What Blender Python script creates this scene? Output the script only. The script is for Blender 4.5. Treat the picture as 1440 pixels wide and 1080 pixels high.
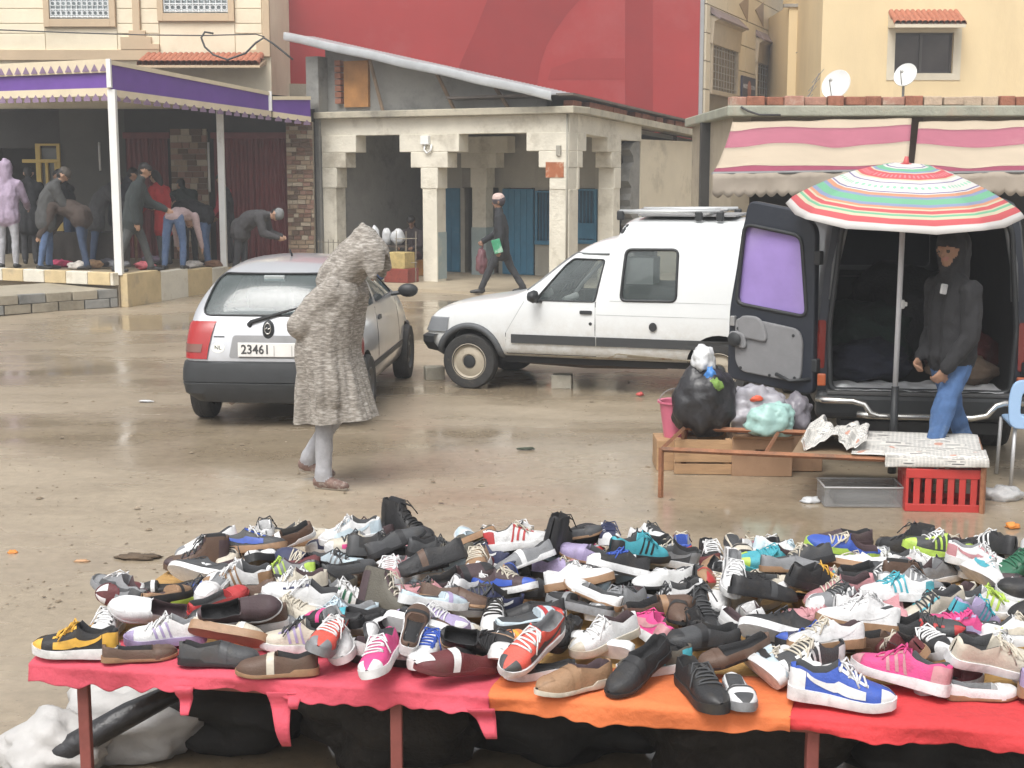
import bpy, bmesh, math, random
import numpy as np
from mathutils import Vector, Matrix, noise
from mathutils.bvhtree import BVHTree

random.seed(7)
SC = bpy.context.scene
for o in list(bpy.data.objects):
    bpy.data.objects.remove(o)
C = SC.collection
R = math.radians

# ------------------------------------------------------------------ camera
FPX = 2000.0; CAM_H = 2.12; TH = math.atan(300 / FPX)
cam_data = bpy.data.cameras.new('camera')
cam = bpy.data.objects.new('camera', cam_data); C.objects.link(cam)
cam.location = (0, 0, CAM_H)
cam.rotation_euler = (math.pi / 2 - TH, 0, 0)
cam_data.sensor_width = 36.0
cam_data.lens = 36.0 * FPX / 1440.0
cam_data.clip_end = 2000
SC.camera = cam

# ------------------------------------------------------------------ overcast rainy daylight
SUN_EL, SUN_AZ = R(58), R(205)
w = bpy.data.worlds.new('World'); SC.world = w; w.use_nodes = True
nt = w.node_tree; nt.nodes.clear()
sky = nt.nodes.new('ShaderNodeTexSky'); sky.sky_type = 'NISHITA'; sky.sun_disc = False
sky.sun_elevation = SUN_EL; sky.sun_rotation = SUN_AZ
sky.air_density = 1.0; sky.dust_density = 6.0; sky.ozone_density = 1.0
hs = nt.nodes.new('ShaderNodeHueSaturation'); hs.inputs['Saturation'].default_value = 0.12
bg = nt.nodes.new('ShaderNodeBackground'); bg.inputs['Strength'].default_value = 0.15
wo = nt.nodes.new('ShaderNodeOutputWorld')
nt.links.new(sky.outputs[0], hs.inputs['Color']); nt.links.new(hs.outputs[0], bg.inputs['Color'])
nt.links.new(bg.outputs[0], wo.inputs['Surface'])
sl = bpy.data.lights.new('sun', 'SUN'); sl.energy = 0.9; sl.angle = R(30); sl.color = (1.0, 0.97, 0.92)
so = bpy.data.objects.new('sun', sl); C.objects.link(so)
so.rotation_euler = (math.pi / 2 - SUN_EL, 0, math.pi - SUN_AZ)
so.location = (0, 0, 30)
SC.view_settings.view_transform = 'Standard'; SC.view_settings.look = 'None'
SC.view_settings.gamma = 1; SC.view_settings.use_curve_mapping = False
SC.view_settings.exposure = 0.62
SC.render.engine = 'CYCLES'

# ------------------------------------------------------------------ pixel helpers (image coordinates -> world metres)
_c, _s = math.cos(TH), math.sin(TH)
def _ray(px, py):
    a = (px - 720) / FPX; b = (540 - py) / FPX
    return Vector((a, _c + b * _s, -_s + b * _c))
def at_z(px, py, z=0.0):
    r = _ray(px, py); return Vector((0, 0, CAM_H)) + r * ((z - CAM_H) / r.z)
def at_y(px, py, Y):
    r = _ray(px, py); return Vector((0, 0, CAM_H)) + r * (Y / r.y)

# ------------------------------------------------------------------ materials
_M = {}
def lin(c):
    return tuple(c[:3])
def mat(name, col, rough=0.6, var=0.15, scale=6.0, bump=0.0, bscale=40.0, metal=0.0,
        stretch=(1, 1, 1), col2=None, spec=0.5, coat=0.0, detail=5, c2amt=0.5, c2scale=None, alpha=1.0, rvar=0.0, dirt=None):
    if name in _M: return _M[name]
    m = bpy.data.materials.new(name); m.use_nodes = True
    n = m.node_tree.nodes; l = m.node_tree.links
    b = n['Principled BSDF']
    tc = n.new('ShaderNodeTexCoord'); oi = n.new('ShaderNodeObjectInfo')
    ad = n.new('ShaderNodeVectorMath'); ad.operation = 'ADD'
    ml = n.new('ShaderNodeMath'); ml.operation = 'MULTIPLY'; ml.inputs[1].default_value = 37.0
    l.new(oi.outputs['Random'], ml.inputs[0]); l.new(tc.outputs['Object'], ad.inputs[0]); l.new(ml.outputs[0], ad.inputs[1])
    mp = n.new('ShaderNodeMapping'); mp.inputs['Scale'].default_value = stretch
    l.new(ad.outputs[0], mp.inputs['Vector'])
    nz = n.new('ShaderNodeTexNoise'); nz.inputs['Scale'].default_value = scale; nz.inputs['Detail'].default_value = detail
    nz.inputs['Roughness'].default_value = 0.62
    l.new(mp.outputs[0], nz.inputs['Vector'])
    cr = n.new('ShaderNodeValToRGB')
    cr.color_ramp.elements[0].position = 0.28; cr.color_ramp.elements[1].position = 0.72
    cr.color_ramp.elements[0].color = [max(0, x * (1 - var)) for x in col] + [1]
    cr.color_ramp.elements[1].color = [min(1, x * (1 + var)) for x in col] + [1]
    l.new(nz.outputs['Fac'], cr.inputs['Fac'])
    out = cr.outputs['Color']
    if col2 is not None:
        nz2 = n.new('ShaderNodeTexNoise'); nz2.inputs['Scale'].default_value = c2scale or scale * 0.5
        nz2.inputs['Detail'].default_value = 7; nz2.inputs['Roughness'].default_value = 0.7
        l.new(mp.outputs[0], nz2.inputs['Vector'])
        r2 = n.new('ShaderNodeValToRGB')
        r2.color_ramp.elements[0].position = 1 - c2amt - 0.06; r2.color_ramp.elements[1].position = 1 - c2amt + 0.1
        l.new(nz2.outputs['Fac'], r2.inputs['Fac'])
        mx = n.new('ShaderNodeMix'); mx.data_type = 'RGBA'
        l.new(r2.outputs['Color'], mx.inputs['Factor'])
        l.new(out, mx.inputs['A']); mx.inputs['B'].default_value = list(col2) + [1]
        out = mx.outputs['Result']
    if dirt is not None:                                   # dried mud splashed up from the road: (height it starts, height it ends, colour)
        sz = n.new('ShaderNodeSeparateXYZ'); l.new(tc.outputs['Object'], sz.inputs[0])
        m1 = n.new('ShaderNodeMapRange'); m1.inputs['From Min'].default_value = dirt[0]; m1.inputs['From Max'].default_value = dirt[1]; m1.inputs['To Min'].default_value = .75; m1.inputs['To Max'].default_value = 0
        l.new(sz.outputs['Z'], m1.inputs['Value'])
        n3 = n.new('ShaderNodeTexNoise'); n3.inputs['Scale'].default_value = 9; n3.inputs['Detail'].default_value = 8; n3.inputs['Roughness'].default_value = .75; l.new(tc.outputs['Object'], n3.inputs['Vector'])
        m2 = n.new('ShaderNodeMath'); m2.operation = 'MULTIPLY_ADD'; l.new(n3.outputs['Fac'], m2.inputs[0]); m2.inputs[1].default_value = 1.6; m2.inputs[2].default_value = -.45
        m3 = n.new('ShaderNodeMath'); m3.operation = 'MULTIPLY'; m3.use_clamp = True; l.new(m1.outputs[0], m3.inputs[0]); l.new(m2.outputs[0], m3.inputs[1])
        m4 = n.new('ShaderNodeMath'); m4.operation = 'MULTIPLY'; m4.use_clamp = True; m4.inputs[1].default_value = 1.7; l.new(m3.outputs[0], m4.inputs[0])
        xd = n.new('ShaderNodeMix'); xd.data_type = 'RGBA'; l.new(m4.outputs[0], xd.inputs['Factor']); l.new(out, xd.inputs['A']); xd.inputs['B'].default_value = list(dirt[2]) + [1]
        out = xd.outputs['Result']
    l.new(out, b.inputs['Base Color'])
    b.inputs['Roughness'].default_value = rough; b.inputs['Metallic'].default_value = metal
    b.inputs['Specular IOR Level'].default_value = spec
    if rvar:
        mr = n.new('ShaderNodeMapRange'); mr.inputs['To Min'].default_value = max(0.02, rough - rvar); mr.inputs['To Max'].default_value = min(1, rough + rvar)
        mr.inputs['From Min'].default_value = 0.3; mr.inputs['From Max'].default_value = 0.7
        l.new(nz.outputs['Fac'], mr.inputs['Value']); l.new(mr.outputs[0], b.inputs['Roughness'])
    if coat: b.inputs['Coat Weight'].default_value = coat; b.inputs['Coat Roughness'].default_value = 0.08
    if bump:
        nb = n.new('ShaderNodeTexNoise'); nb.inputs['Scale'].default_value = bscale; nb.inputs['Detail'].default_value = 6
        l.new(mp.outputs[0], nb.inputs['Vector'])
        bp = n.new('ShaderNodeBump'); bp.inputs['Strength'].default_value = min(1, bump); bp.inputs['Distance'].default_value = 0.02
        l.new(nb.outputs['Fac'], bp.inputs['Height']); l.new(bp.outputs[0], b.inputs['Normal'])
    if alpha < 1: b.inputs['Alpha'].default_value = alpha
    _M[name] = m
    return m

def glass_mat(name, tint, trans=0.55, rough=0.03):
    if name in _M: return _M[name]
    m = bpy.data.materials.new(name); m.use_nodes = True
    n = m.node_tree.nodes; l = m.node_tree.links; n.remove(n['Principled BSDF'])
    out = n['Material Output']
    tr = n.new('ShaderNodeBsdfTransparent'); tr.inputs['Color'].default_value = list(tint) + [1]
    gl = n.new('ShaderNodeBsdfGlossy'); gl.inputs['Roughness'].default_value = rough; gl.inputs['Color'].default_value = (1, 1, 1, 1)
    df = n.new('ShaderNodeBsdfDiffuse'); df.inputs['Color'].default_value = (0.26, 0.31, 0.31, 1)   # rain film and dust
    fr = n.new('ShaderNodeFresnel'); fr.inputs['IOR'].default_value = 1.5
    nz = n.new('ShaderNodeTexNoise'); nz.inputs['Scale'].default_value = 5; nz.inputs['Detail'].default_value = 6
    mr = n.new('ShaderNodeMapRange'); mr.inputs['To Min'].default_value = 1 - trans - 0.08; mr.inputs['To Max'].default_value = 1 - trans + 0.08
    l.new(nz.outputs['Fac'], mr.inputs['Value'])
    m1 = n.new('ShaderNodeMixShader'); l.new(mr.outputs[0], m1.inputs[0]); l.new(tr.outputs[0], m1.inputs[1]); l.new(df.outputs[0], m1.inputs[2])
    m2 = n.new('ShaderNodeMixShader'); l.new(fr.outputs[0], m2.inputs[0]); l.new(m1.outputs[0], m2.inputs[1]); l.new(gl.outputs[0], m2.inputs[2])
    l.new(m2.outputs[0], out.inputs['Surface'])
    _M[name] = m
    return m

# ------------------------------------------------------------------ mesh helpers
def set_mat(o, m):
    ms = m if isinstance(m, (list, tuple)) else [m]
    for x in ms: o.data.materials.append(x)

def link(name, me, m, parent=None, smooth=None, loc=None, rot=None, bevel=0, bseg=2):
    o = bpy.data.objects.new(name, me); C.objects.link(o)
    if m is not None and len(me.materials) == 0: set_mat(o, m)
    if smooth is True: me.polygons.foreach_set('use_smooth', [True] * len(me.polygons))
    elif isinstance(smooth, (int, float)) and smooth:
        me.polygons.foreach_set('use_smooth', [True] * len(me.polygons)); me.set_sharp_from_angle(angle=R(smooth))
    if parent is not None: o.parent = parent
    if loc is not None: o.location = loc
    if rot is not None: o.rotation_euler = rot
    if bevel:
        b = o.modifiers.new('bevel', 'BEVEL'); b.width = bevel; b.segments = bseg; b.limit_method = 'ANGLE'; b.angle_limit = R(40)
    return o

class MB:
    def __init__(s): s.v = []; s.f = []; s.mi = []; s.cur = 0
    def add(s, vs, fs):
        n = len(s.v); s.v += [tuple(p) for p in vs]
        for f in fs: s.f.append(tuple(i + n for i in f)); s.mi.append(s.cur)
        return s
    def box(s, c, d, rz=0.0, M=None):
        hx, hy, hz = d[0] / 2, d[1] / 2, d[2] / 2
        P = [Vector((x, y, z)) for x in (-hx, hx) for y in (-hy, hy) for z in (-hz, hz)]
        mt = Matrix.Translation(c) @ (M if M is not None else Matrix.Rotation(rz, 4, 'Z'))
        P = [mt @ p for p in P]
        return s.add(P, [(0, 1, 3, 2), (4, 6, 7, 5), (0, 4, 5, 1), (2, 3, 7, 6), (0, 2, 6, 4), (1, 5, 7, 3)])
    def bx(s, x0, x1, y0, y1, z0, z1):
        return s.box(((x0 + x1) / 2, (y0 + y1) / 2, (z0 + z1) / 2), (abs(x1 - x0), abs(y1 - y0), abs(z1 - z0)))
    def prism(s, poly, a, b, axis='y'):
        n = len(poly)
        def P(p, t):
            if axis == 'y': return (p[0], t, p[1])
            if axis == 'x': return (t, p[0], p[1])
            return (p[0], p[1], t)
        vs = [P(p, a) for p in poly] + [P(p, b) for p in poly]
        fs = [tuple(range(n)), tuple(range(2 * n - 1, n - 1, -1))]
        fs += [(i, i + n, (i + 1) % n + n, (i + 1) % n) for i in range(n)]
        return s.add(vs, fs)
    def tube(s, pts, r, seg=8, caps=True):
        pts = [Vector(p) for p in pts]; n = len(pts)
        rs = r if isinstance(r, (list, tuple)) else [r] * n
        vs = []; up = None
        for i, p in enumerate(pts):
            t = (pts[min(i + 1, n - 1)] - pts[max(i - 1, 0)])
            t = t.normalized() if t.length > 1e-9 else Vector((0, 0, 1))
            if up is None:
                up = Vector((0, 0, 1)) if abs(t.z) < 0.9 else Vector((1, 0, 0))
            x = t.cross(up); x = x.normalized() if x.length > 1e-6 else Vector((1, 0, 0))
            y = x.cross(t).normalized(); up = y
            for k in range(seg):
                a = 2 * math.pi * k / seg
                vs.append(p + (x * math.cos(a) + y * math.sin(a)) * rs[i])
        fs = []
        for i in range(n - 1):
            for k in range(seg):
                a = i * seg + k; b = i * seg + (k + 1) % seg
                fs.append((a, b, b + seg, a + seg))
        if caps:
            fs.append(tuple(range(seg - 1, -1, -1))); fs.append(tuple(range((n - 1) * seg, n * seg)))
        return s.add(vs, fs)
    def lathe(s, prof, seg=24, axis='z', o=(0, 0, 0)):
        vs = []; n = len(prof)
        for (r, h) in prof:
            for k in range(seg):
                a = 2 * math.pi * k / seg
                x, y = r * math.cos(a), r * math.sin(a)
                p = (x, y, h) if axis == 'z' else ((x, h, y) if axis == 'y' else (h, x, y))
                vs.append((p[0] + o[0], p[1] + o[1], p[2] + o[2]))
        fs = []
        for i in range(n - 1):
            for k in range(seg):
                a = i * seg + k; b = i * seg + (k + 1) % seg
                fs.append((a, b, b + seg, a + seg))
        return s.add(vs, fs)
    def grid(s, fn, nu, nv, closed=False):
        vs = [fn(i / (nu if closed else nu - 1), j / (nv - 1)) for j in range(nv) for i in range(nu)]
        fs = []
        for j in range(nv - 1):
            for i in range(nu if closed else nu - 1):
                a = j * nu + i; b = j * nu + (i + 1) % nu
                fs.append((a, b, b + nu, a + nu))
        return s.add(vs, fs)
    def mesh(s, name='m', fix=True):
        me = bpy.data.meshes.new(name); me.from_pydata(s.v, [], s.f)
        if any(s.mi): me.polygons.foreach_set('material_index', s.mi)
        if fix:
            bm = bmesh.new(); bm.from_mesh(me); bmesh.ops.recalc_face_normals(bm, faces=bm.faces); bm.to_mesh(me); bm.free()
        me.update(); return me
    def build(s, name, m, parent=None, **k):
        return link(name, s.mesh(name), m, parent, **k)

def tag(o, label=None, cat=None, group=None, kind=None):
    if label: o['label'] = label
    if cat: o['category'] = cat
    if group: o['group'] = group
    if kind: o['kind'] = kind
    return o
def thing(name, label, cat, loc=(0, 0, 0), rz=0.0, group=None):
    o = bpy.data.objects.new(name, None); C.objects.link(o); o.empty_display_size = 0.2
    o.location = loc; o.rotation_euler = (0, 0, rz)
    return tag(o, label, cat, group)

def eval_mesh(o):
    dg = bpy.context.evaluated_depsgraph_get(); dg.update()
    me = bpy.data.meshes.new_from_object(o.evaluated_get(dg)); return me
def bake(me, mods):
    """apply a list of (type, settings) modifiers to a mesh and return the result"""
    o = bpy.data.objects.new('tmp', me); C.objects.link(o)
    for t, st in mods:
        md = o.modifiers.new(t, t)
        for k, v in st.items(): setattr(md, k, v)
    bpy.context.view_layer.update()
    r = eval_mesh(o); bpy.data.objects.remove(o); return r
def cut(me, cutter, m_cut=None):
    if m_cut is not None and len(cutter.materials) == 0: cutter.materials.append(m_cut)
    c = bpy.data.objects.new('tmpc', cutter); C.objects.link(c)
    r = bake(me, [('BOOLEAN', dict(operation='DIFFERENCE', solver='EXACT', object=c, material_mode='TRANSFER'))])
    bpy.data.objects.remove(c); return r
def bvh_of(me):
    return BVHTree.FromPolygons([v.co.copy() for v in me.vertices], [tuple(p.vertices) for p in me.polygons])

def rounded(poly, r, seg=4):
    out = []; n = len(poly)
    for i in range(n):
        p = Vector(poly[i]); a = Vector(poly[i - 1]); b = Vector(poly[(i + 1) % n])
        ra = min(r, (a - p).length * .45); rb = min(r, (b - p).length * .45)
        A = p + (a - p).normalized() * ra; B = p + (b - p).normalized() * rb
        for k in range(seg + 1):
            t = k / seg
            out.append(tuple(A * (1 - t) ** 2 + p * 2 * t * (1 - t) + B * t ** 2))
    return out
def dense(poly, d=0.06):
    out = []; n = len(poly)
    for i in range(n):
        a = Vector(poly[i]); b = Vector(poly[(i + 1) % n]); k = max(1, int((b - a).length / d))
        for j in range(k): out.append(tuple(a.lerp(b, j / k)))
    return out
def patch(bvh, poly, o, u, v, n, off=0.004, rings=5, d=0.06, rim=0.012):
    """a sheet that follows the body surface: outline (a,b) on the plane o+u*a+v*b is dropped along n"""
    o, u, v, n = Vector(o), Vector(u), Vector(v), Vector(n)
    P = dense(poly, d); N = len(P); cx = sum(p[0] for p in P) / N; cy = sum(p[1] for p in P) / N
    mb = MB(); vs = []
    def cast(a, b, extra):
        q = o + u * a + v * b
        h = bvh.ray_cast(q, n)
        if h[0] is None: return None
        nn = h[1]
        if nn.dot(n) > 0: nn = -nn
        return h[0] + nn * extra
    last = None
    for k in range(rings + 2):
        sc = 1.0 if k == 0 else 1 - (k - 1) / rings
        ex = off - rim if k == 0 else off
        if k == rings + 1: sc = 0.0
        for (a, b) in P:
            q = cast(cx + (a - cx) * sc, cy + (b - cy) * sc, ex)
            if q is None: q = last if last is not None else o + n
            last = q; vs.append(q)
    fs = []
    for k in range(rings + 1):
        for i in range(N):
            a = k * N + i; b = k * N + (i + 1) % N
            fs.append((a, b, b + N, a + N))
    mb.add(vs, fs)
    me = mb.mesh('patch')
    bm = bmesh.new(); bm.from_mesh(me); bmesh.ops.remove_doubles(bm, verts=bm.verts, dist=1e-5)
    bmesh.ops.recalc_face_normals(bm, faces=bm.faces); bm.to_mesh(me); bm.free()
    return me
def band(bvh, cx, cy, a0, a1, prof, off=0.015, na=24):
    """a moulding wrapped round a body: prof = [(z, offset)...]; cast outwards from (cx, cy)"""
    mb = MB(); nz = len(prof); vs = []; last = Vector((cx, cy, 0))
    for (z, e) in prof:
        for i in range(na):
            a = R(a0 + (a1 - a0) * i / (na - 1)); dv = Vector((math.cos(a), math.sin(a), 0))
            h = bvh.ray_cast(Vector((cx, cy, z)), dv)
            p = (h[0] + dv * e) if h[0] is not None else Vector((last.x, last.y, z))
            last = p; vs.append(p)
    fs = [(j * na + i, j * na + i + 1, (j + 1) * na + i + 1, (j + 1) * na + i) for j in range(nz - 1) for i in range(na - 1)]
    mb.add(vs, fs); return mb.mesh('band')
def text_mesh(txt, size, extrude=0.0015, bold=0.0):
    cu = bpy.data.curves.new('t', 'FONT'); cu.body = txt; cu.size = size; cu.extrude = extrude; cu.offset = bold
    cu.align_x = 'CENTER'; cu.align_y = 'CENTER'; cu.resolution_u = 2
    o = bpy.data.objects.new('t', cu); C.objects.link(o); bpy.context.view_layer.update()
    me = eval_mesh(o); bpy.data.objects.remove(o); return me
# ================================================================== GROUND AND SETTING
def on_plane(px, py, p0, ang):
    d = Vector((math.cos(R(ang)), math.sin(R(ang)))); n = Vector((-d.y, d.x)); r = _ray(px, py)
    t = n.dot(Vector(p0[:2])) / n.dot(Vector((r.x, r.y)))
    P = Vector((0, 0, CAM_H)) + r * t
    return d.dot(Vector((P.x, P.y)) - Vector(p0[:2])), P.z

def ground_material():
    m = bpy.data.materials.new('wet_mud'); m.use_nodes = True
    n = m.node_tree.nodes; l = m.node_tree.links; b = n['Principled BSDF']
    tc = n.new('ShaderNodeTexCoord')
    def nz(scale, det, stretch=(1, 1, 1), rough=.6):
        mp = n.new('ShaderNodeMapping'); mp.inputs['Scale'].default_value = stretch; l.new(tc.outputs['Object'], mp.inputs['Vector'])
        t = n.new('ShaderNodeTexNoise'); t.inputs['Scale'].default_value = scale; t.inputs['Detail'].default_value = det
        t.inputs['Roughness'].default_value = rough
        l.new(mp.outputs[0], t.inputs['Vector']); return t.outputs['Fac']
    def ramp(f, p0, c0, p1, c1):
        r = n.new('ShaderNodeValToRGB'); e = r.color_ramp.elements
        e[0].position = p0; e[1].position = p1; e[0].color = c0; e[1].color = c1
        l.new(f, r.inputs['Fac']); return r.outputs['Color']
    def mixc(f, a, bb, t='MIX'):
        x = n.new('ShaderNodeMix'); x.data_type = 'RGBA'; x.blend_type = t
        if hasattr(f, 'links'): l.new(f, x.inputs['Factor'])
        else: x.inputs['Factor'].default_value = f
        l.new(a, x.inputs['A'])
        if hasattr(bb, 'links'): l.new(bb, x.inputs['B'])
        else: x.inputs['B'].default_value = bb
        return x.outputs['Result']
    big = nz(0.22, 6, (0.6, 1.3, 1)); mid = nz(1.3, 8, (0.8, 1.5, 1)); fine = nz(14, 8)
    spk = nz(60, 3)
    base = ramp(mid, .3, (0.295, 0.240, 0.170, 1), .72, (0.415, 0.348, 0.260, 1))
    base = mixc(ramp(big, .42, (0, 0, 0, 1), .62, (1, 1, 1, 1)), base, (0.28, 0.228, 0.163, 1))
    base = mixc(.22, base, ramp(fine, .35, (0.12, 0.09, 0.055, 1), .7, (0.42, 0.34, 0.24, 1)))
    base = mixc(ramp(spk, .66, (0, 0, 0, 1), .72, (.6, .6, .6, 1)), base, (0.11, 0.08, 0.05, 1))
    l.new(base, b.inputs['Base Color'])
    pool = nz(0.34, 5, (0.45, 1.0, 1), .5)
    wetm = ramp(pool, .45, (0, 0, 0, 1), .59, (1, 1, 1, 1))            # where water stands in the ruts
    base2 = mixc(wetm, base, (0.78, 0.76, 0.73, 1), 'MULTIPLY')
    l.new(base2, b.inputs['Base Color'])
    rr = ramp(mid, .3, (.24, .24, .24, 1), .7, (.48, .48, .48, 1))
    rough = mixc(wetm, rr, (.09, .09, .09, 1))
    l.new(rough, b.inputs['Roughness'])
    bp = n.new('ShaderNodeBump'); bp.inputs['Distance'].default_value = .03
    st = ramp(pool, .43, (.5, .5, .5, 1), .56, (.03, .03, .03, 1)); l.new(st, bp.inputs['Strength'])
    hm = n.new('ShaderNodeMath'); hm.operation = 'MULTIPLY_ADD'; l.new(fine, hm.inputs[0]); hm.inputs[1].default_value = .35; l.new(mid, hm.inputs[2])
    l.new(hm.outputs[0], bp.inputs['Height']); l.new(bp.outputs[0], b.inputs['Normal'])
    b.inputs['Specular IOR Level'].default_value = .5
    return m
def build_ground():
    xs = [-300, -120, -60, -30, -18] + list(np.arange(-10, 10.01, 0.16)) + [14, 20, 35, 60, 120, 300]
    ys = [-100, -40, -15, -5, 0] + list(np.arange(2, 16, 0.13)) + list(np.arange(16, 30, 0.4)) + [34, 40, 60, 120, 400]
    vs = []
    for y in ys:
        for x in xs:
            a = max(0, min(1, (14 - abs(x)) / 4)) * max(0, min(1, (28 - y) / 6)) * (1 if y > 1 else 0)
            z = noise.fractal(Vector((x * 0.5, y * .7, 3.1)), 1.0, 2.0, 5) * 0.014 * a - 0.006 * a
            vs.append((x, y, z))
    nx = len(xs); fs = [(j * nx + i, j * nx + i + 1, (j + 1) * nx + i + 1, (j + 1) * nx + i) for j in range(len(ys) - 1) for i in range(nx - 1)]
    o = MB().add(vs, fs).build('ground', ground_material(), smooth=True)
    o['kind'] = 'structure'
build_ground()

CREAM = mat('cream_render', (0.78, 0.69, 0.52), .8, .06, 1.5, bump=.15, bscale=30, col2=(0.70, 0.60, 0.44), c2amt=.42, c2scale=.7)
BROWN = mat('brown_trim_paint', (0.54, 0.41, 0.27), .75, .08, 2, bump=.1)
WHITE = mat('white_paint', (0.74, 0.74, 0.72), .45, .05, 4, col2=(0.5, 0.48, 0.44), c2amt=.33, c2scale=3)
KCREAM = mat('kerb_cream', (0.56, 0.44, 0.25), .8, .14, 4, bump=.3, bscale=25, col2=(0.36, 0.29, 0.19), c2amt=.4)
KWHITE = mat('kerb_white', (0.66, 0.62, 0.52), .8, .1, 4, bump=.3, bscale=25, col2=(0.42, 0.36, 0.26), c2amt=.4)
CONC = mat('stained_concrete', (0.33, 0.29, 0.22), .8, .2, 2.2, bump=.5, bscale=18, col2=(0.19, 0.165, 0.12), c2amt=.45)
GREYC = mat('grey_cement', (0.27, 0.265, 0.245), .85, .18, 2.0, bump=.5, bscale=16, col2=(0.15, 0.15, 0.14), c2amt=.45)
PURPLE = mat('purple_awning_cloth', (0.13, 0.055, 0.29), .6, .1, 3, bump=.08, bscale=80)
PURPLE2 = mat('faded_purple_cloth', (0.22, 0.15, 0.23), .8, .12, 6)
FRINGE = mat('cream_fringe_cloth', (0.64, 0.55, 0.40), .8, .08, 4, col2=(0.45, 0.38, 0.3), c2amt=.35)
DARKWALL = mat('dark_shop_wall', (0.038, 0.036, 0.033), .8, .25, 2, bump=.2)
REDSH = mat('oxblood_shutter', (0.155, 0.028, 0.028), .5, .2, 3, col2=(0.10, 0.03, 0.025), c2amt=.4)
STONES = [mat('cladding_stone_%s' % n, c_, .85, .2, 9, bump=.5, bscale=50) for n, c_ in
          (('tan', (0.34, 0.25, 0.17)), ('brown', (0.20, 0.115, 0.08)), ('rose', (0.30, 0.18, 0.135)), ('pale', (0.43, 0.36, 0.27)), ('umber', (0.15, 0.10, 0.07)))]
TILE = mat('terracotta_tile', (0.36, 0.125, 0.07), .75, .25, 9, bump=.3, col2=(0.2, 0.09, 0.06), c2amt=.35)
GLASSD = mat('dark_window_glass', (0.02, 0.022, 0.025), .08, .1, 3, spec=.6)
PLAT = mat('platform_floor', (0.27, 0.22, 0.15), .6, .2, 2, bump=.4, col2=(0.16, 0.13, 0.09), c2amt=.45)

# ---- raised platform on the left with painted kerb blocks
Pc = at_z(167, 385, .52); Pl = at_z(0, 378, .52); dl = (Pl - Pc); Pl2 = Pc + dl * 2.2
Pr = at_z(313, 377, .38); Pr2 = at_z(445, 371, .33)
def platform():
    BL = Vector((Pl2.x, 28.6, .52)); BR = Vector((Pr2.x + .1, 28.6, .33))
    top = [Pl2, Pc, Pr, Pr2, BR, BL]
    vs = [tuple(p) for p in top] + [(p.x, p.y, -.05) for p in top]; n = 6
    fs = [tuple(range(n)), tuple(range(2 * n - 1, n - 1, -1))] + [(i, (i + 1) % n, (i + 1) % n + n, i + n) for i in range(n)]
    o = MB().add(vs, fs).build('platform', PLAT); o['kind'] = 'structure'
    def blocks(A, B, spans, h):
        d = (B - A); L = math.hypot(d.x, d.y); ang = math.atan2(d.y, d.x)
        for (t0, t1, m) in spans:
            a = A + d * (t0 / L); b_ = A + d * (t1 / L); z = (a.z + b_.z) / 2
            mid = (a + b_) / 2; nrm = Vector((math.sin(ang), -math.cos(ang), 0))
            hh = h if h else z + .03
            mid += nrm * .045
            k = MB().box((0, 0, 0), (t1 - t0 - .012, .16, hh)).build('kerb_block', m, o, bevel=.01)
            k.location = (mid.x, mid.y, z - hh / 2 + .02); k.rotation_euler.z = ang
    L1 = (Pc - Pl2).length; sp = []; t = 0; i = 0
    while t < L1 - .05:
        sp.append((t, min(t + .46, L1 - .003), KCREAM if i % 2 else KWHITE)); t += .46; i += 1
    blocks(Pl2, Pc, sp, .20)
    L2 = math.hypot((Pr - Pc).x, (Pr - Pc).y)
    blocks(Pc, Pr, [(0.03, L2 * .31, KCREAM), (L2 * .31, L2 * .57, KWHITE), (L2 * .57, L2 * .82, KCREAM), (L2 * .82, L2, KWHITE)], 0)
    L3 = math.hypot((Pr2 - Pr).x, (Pr2 - Pr).y)
    blocks(Pr, Pr2, [(0.0, L3 * .5, KCREAM), (L3 * .5, L3, KWHITE)], 0)
    return o
platform()
# low retaining wall of cement blocks in front of the left half
def retaining():
    A = at_z(-160, 455); B = at_z(166, 431.5); d = B - A; ang = math.atan2(d.y, d.x); L = d.length
    t = thing('retaining_wall', 'low stained cement block wall below the painted kerb blocks', 'wall', (A.x, A.y, 0), ang)
    back = 1.25
    MB().prism([(0.1, -.05), (back, -.05), (back, .335), (0.1, .285)], .0, L - .02, 'x').build('sloped_top', CONC, t)
    rnd = random.Random(3); x = 0
    blk = {}
    for row in range(2):
        x = -(row * .2)
        while x < L:
            x0 = max(0, x); x1 = min(L, x + .42)
            if x1 - x0 > .08:
                b = MB().box((0, 0, 0), (x1 - x0 - .012, .18, .138)).build('cement_block', rnd.choice([CONC, CONC, GREYC]), t, bevel=.008)
                b.location = ((x0 + x1) / 2, .08 + rnd.uniform(-.006, .006), .07 + row * .145)
            x += .43
retaining()

# ---- pavement in front of the arcade
AANG = -30; AP = at_y(800, 300, 25.6 * _c); AP.z = 0
def arc_w(x, y, z=0):
    a = R(AANG); return Vector((AP.x + x * math.cos(a) - y * math.sin(a), AP.y + x * math.sin(a) + y * math.cos(a), z))
def pavement():
    P = [arc_w(-7.5, -1.5), arc_w(.9, -1.5), arc_w(.9, 7.2), arc_w(-7.5, 7.2)]
    vs = [(p.x, p.y, .055) for p in P] + [(p.x, p.y, -.1) for p in P]
    o = MB().add(vs, [(0, 1, 2, 3), (0, 4, 5, 1), (1, 5, 6, 2), (2, 6, 7, 3), (3, 7, 4, 0)]).build('pavement', mat('pavement_concrete', (0.40, 0.335, 0.24), .55, .16, 1.4, bump=.3, col2=(0.25, 0.2, 0.14), c2amt=.45)); o['kind'] = 'structure'
pavement()

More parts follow.
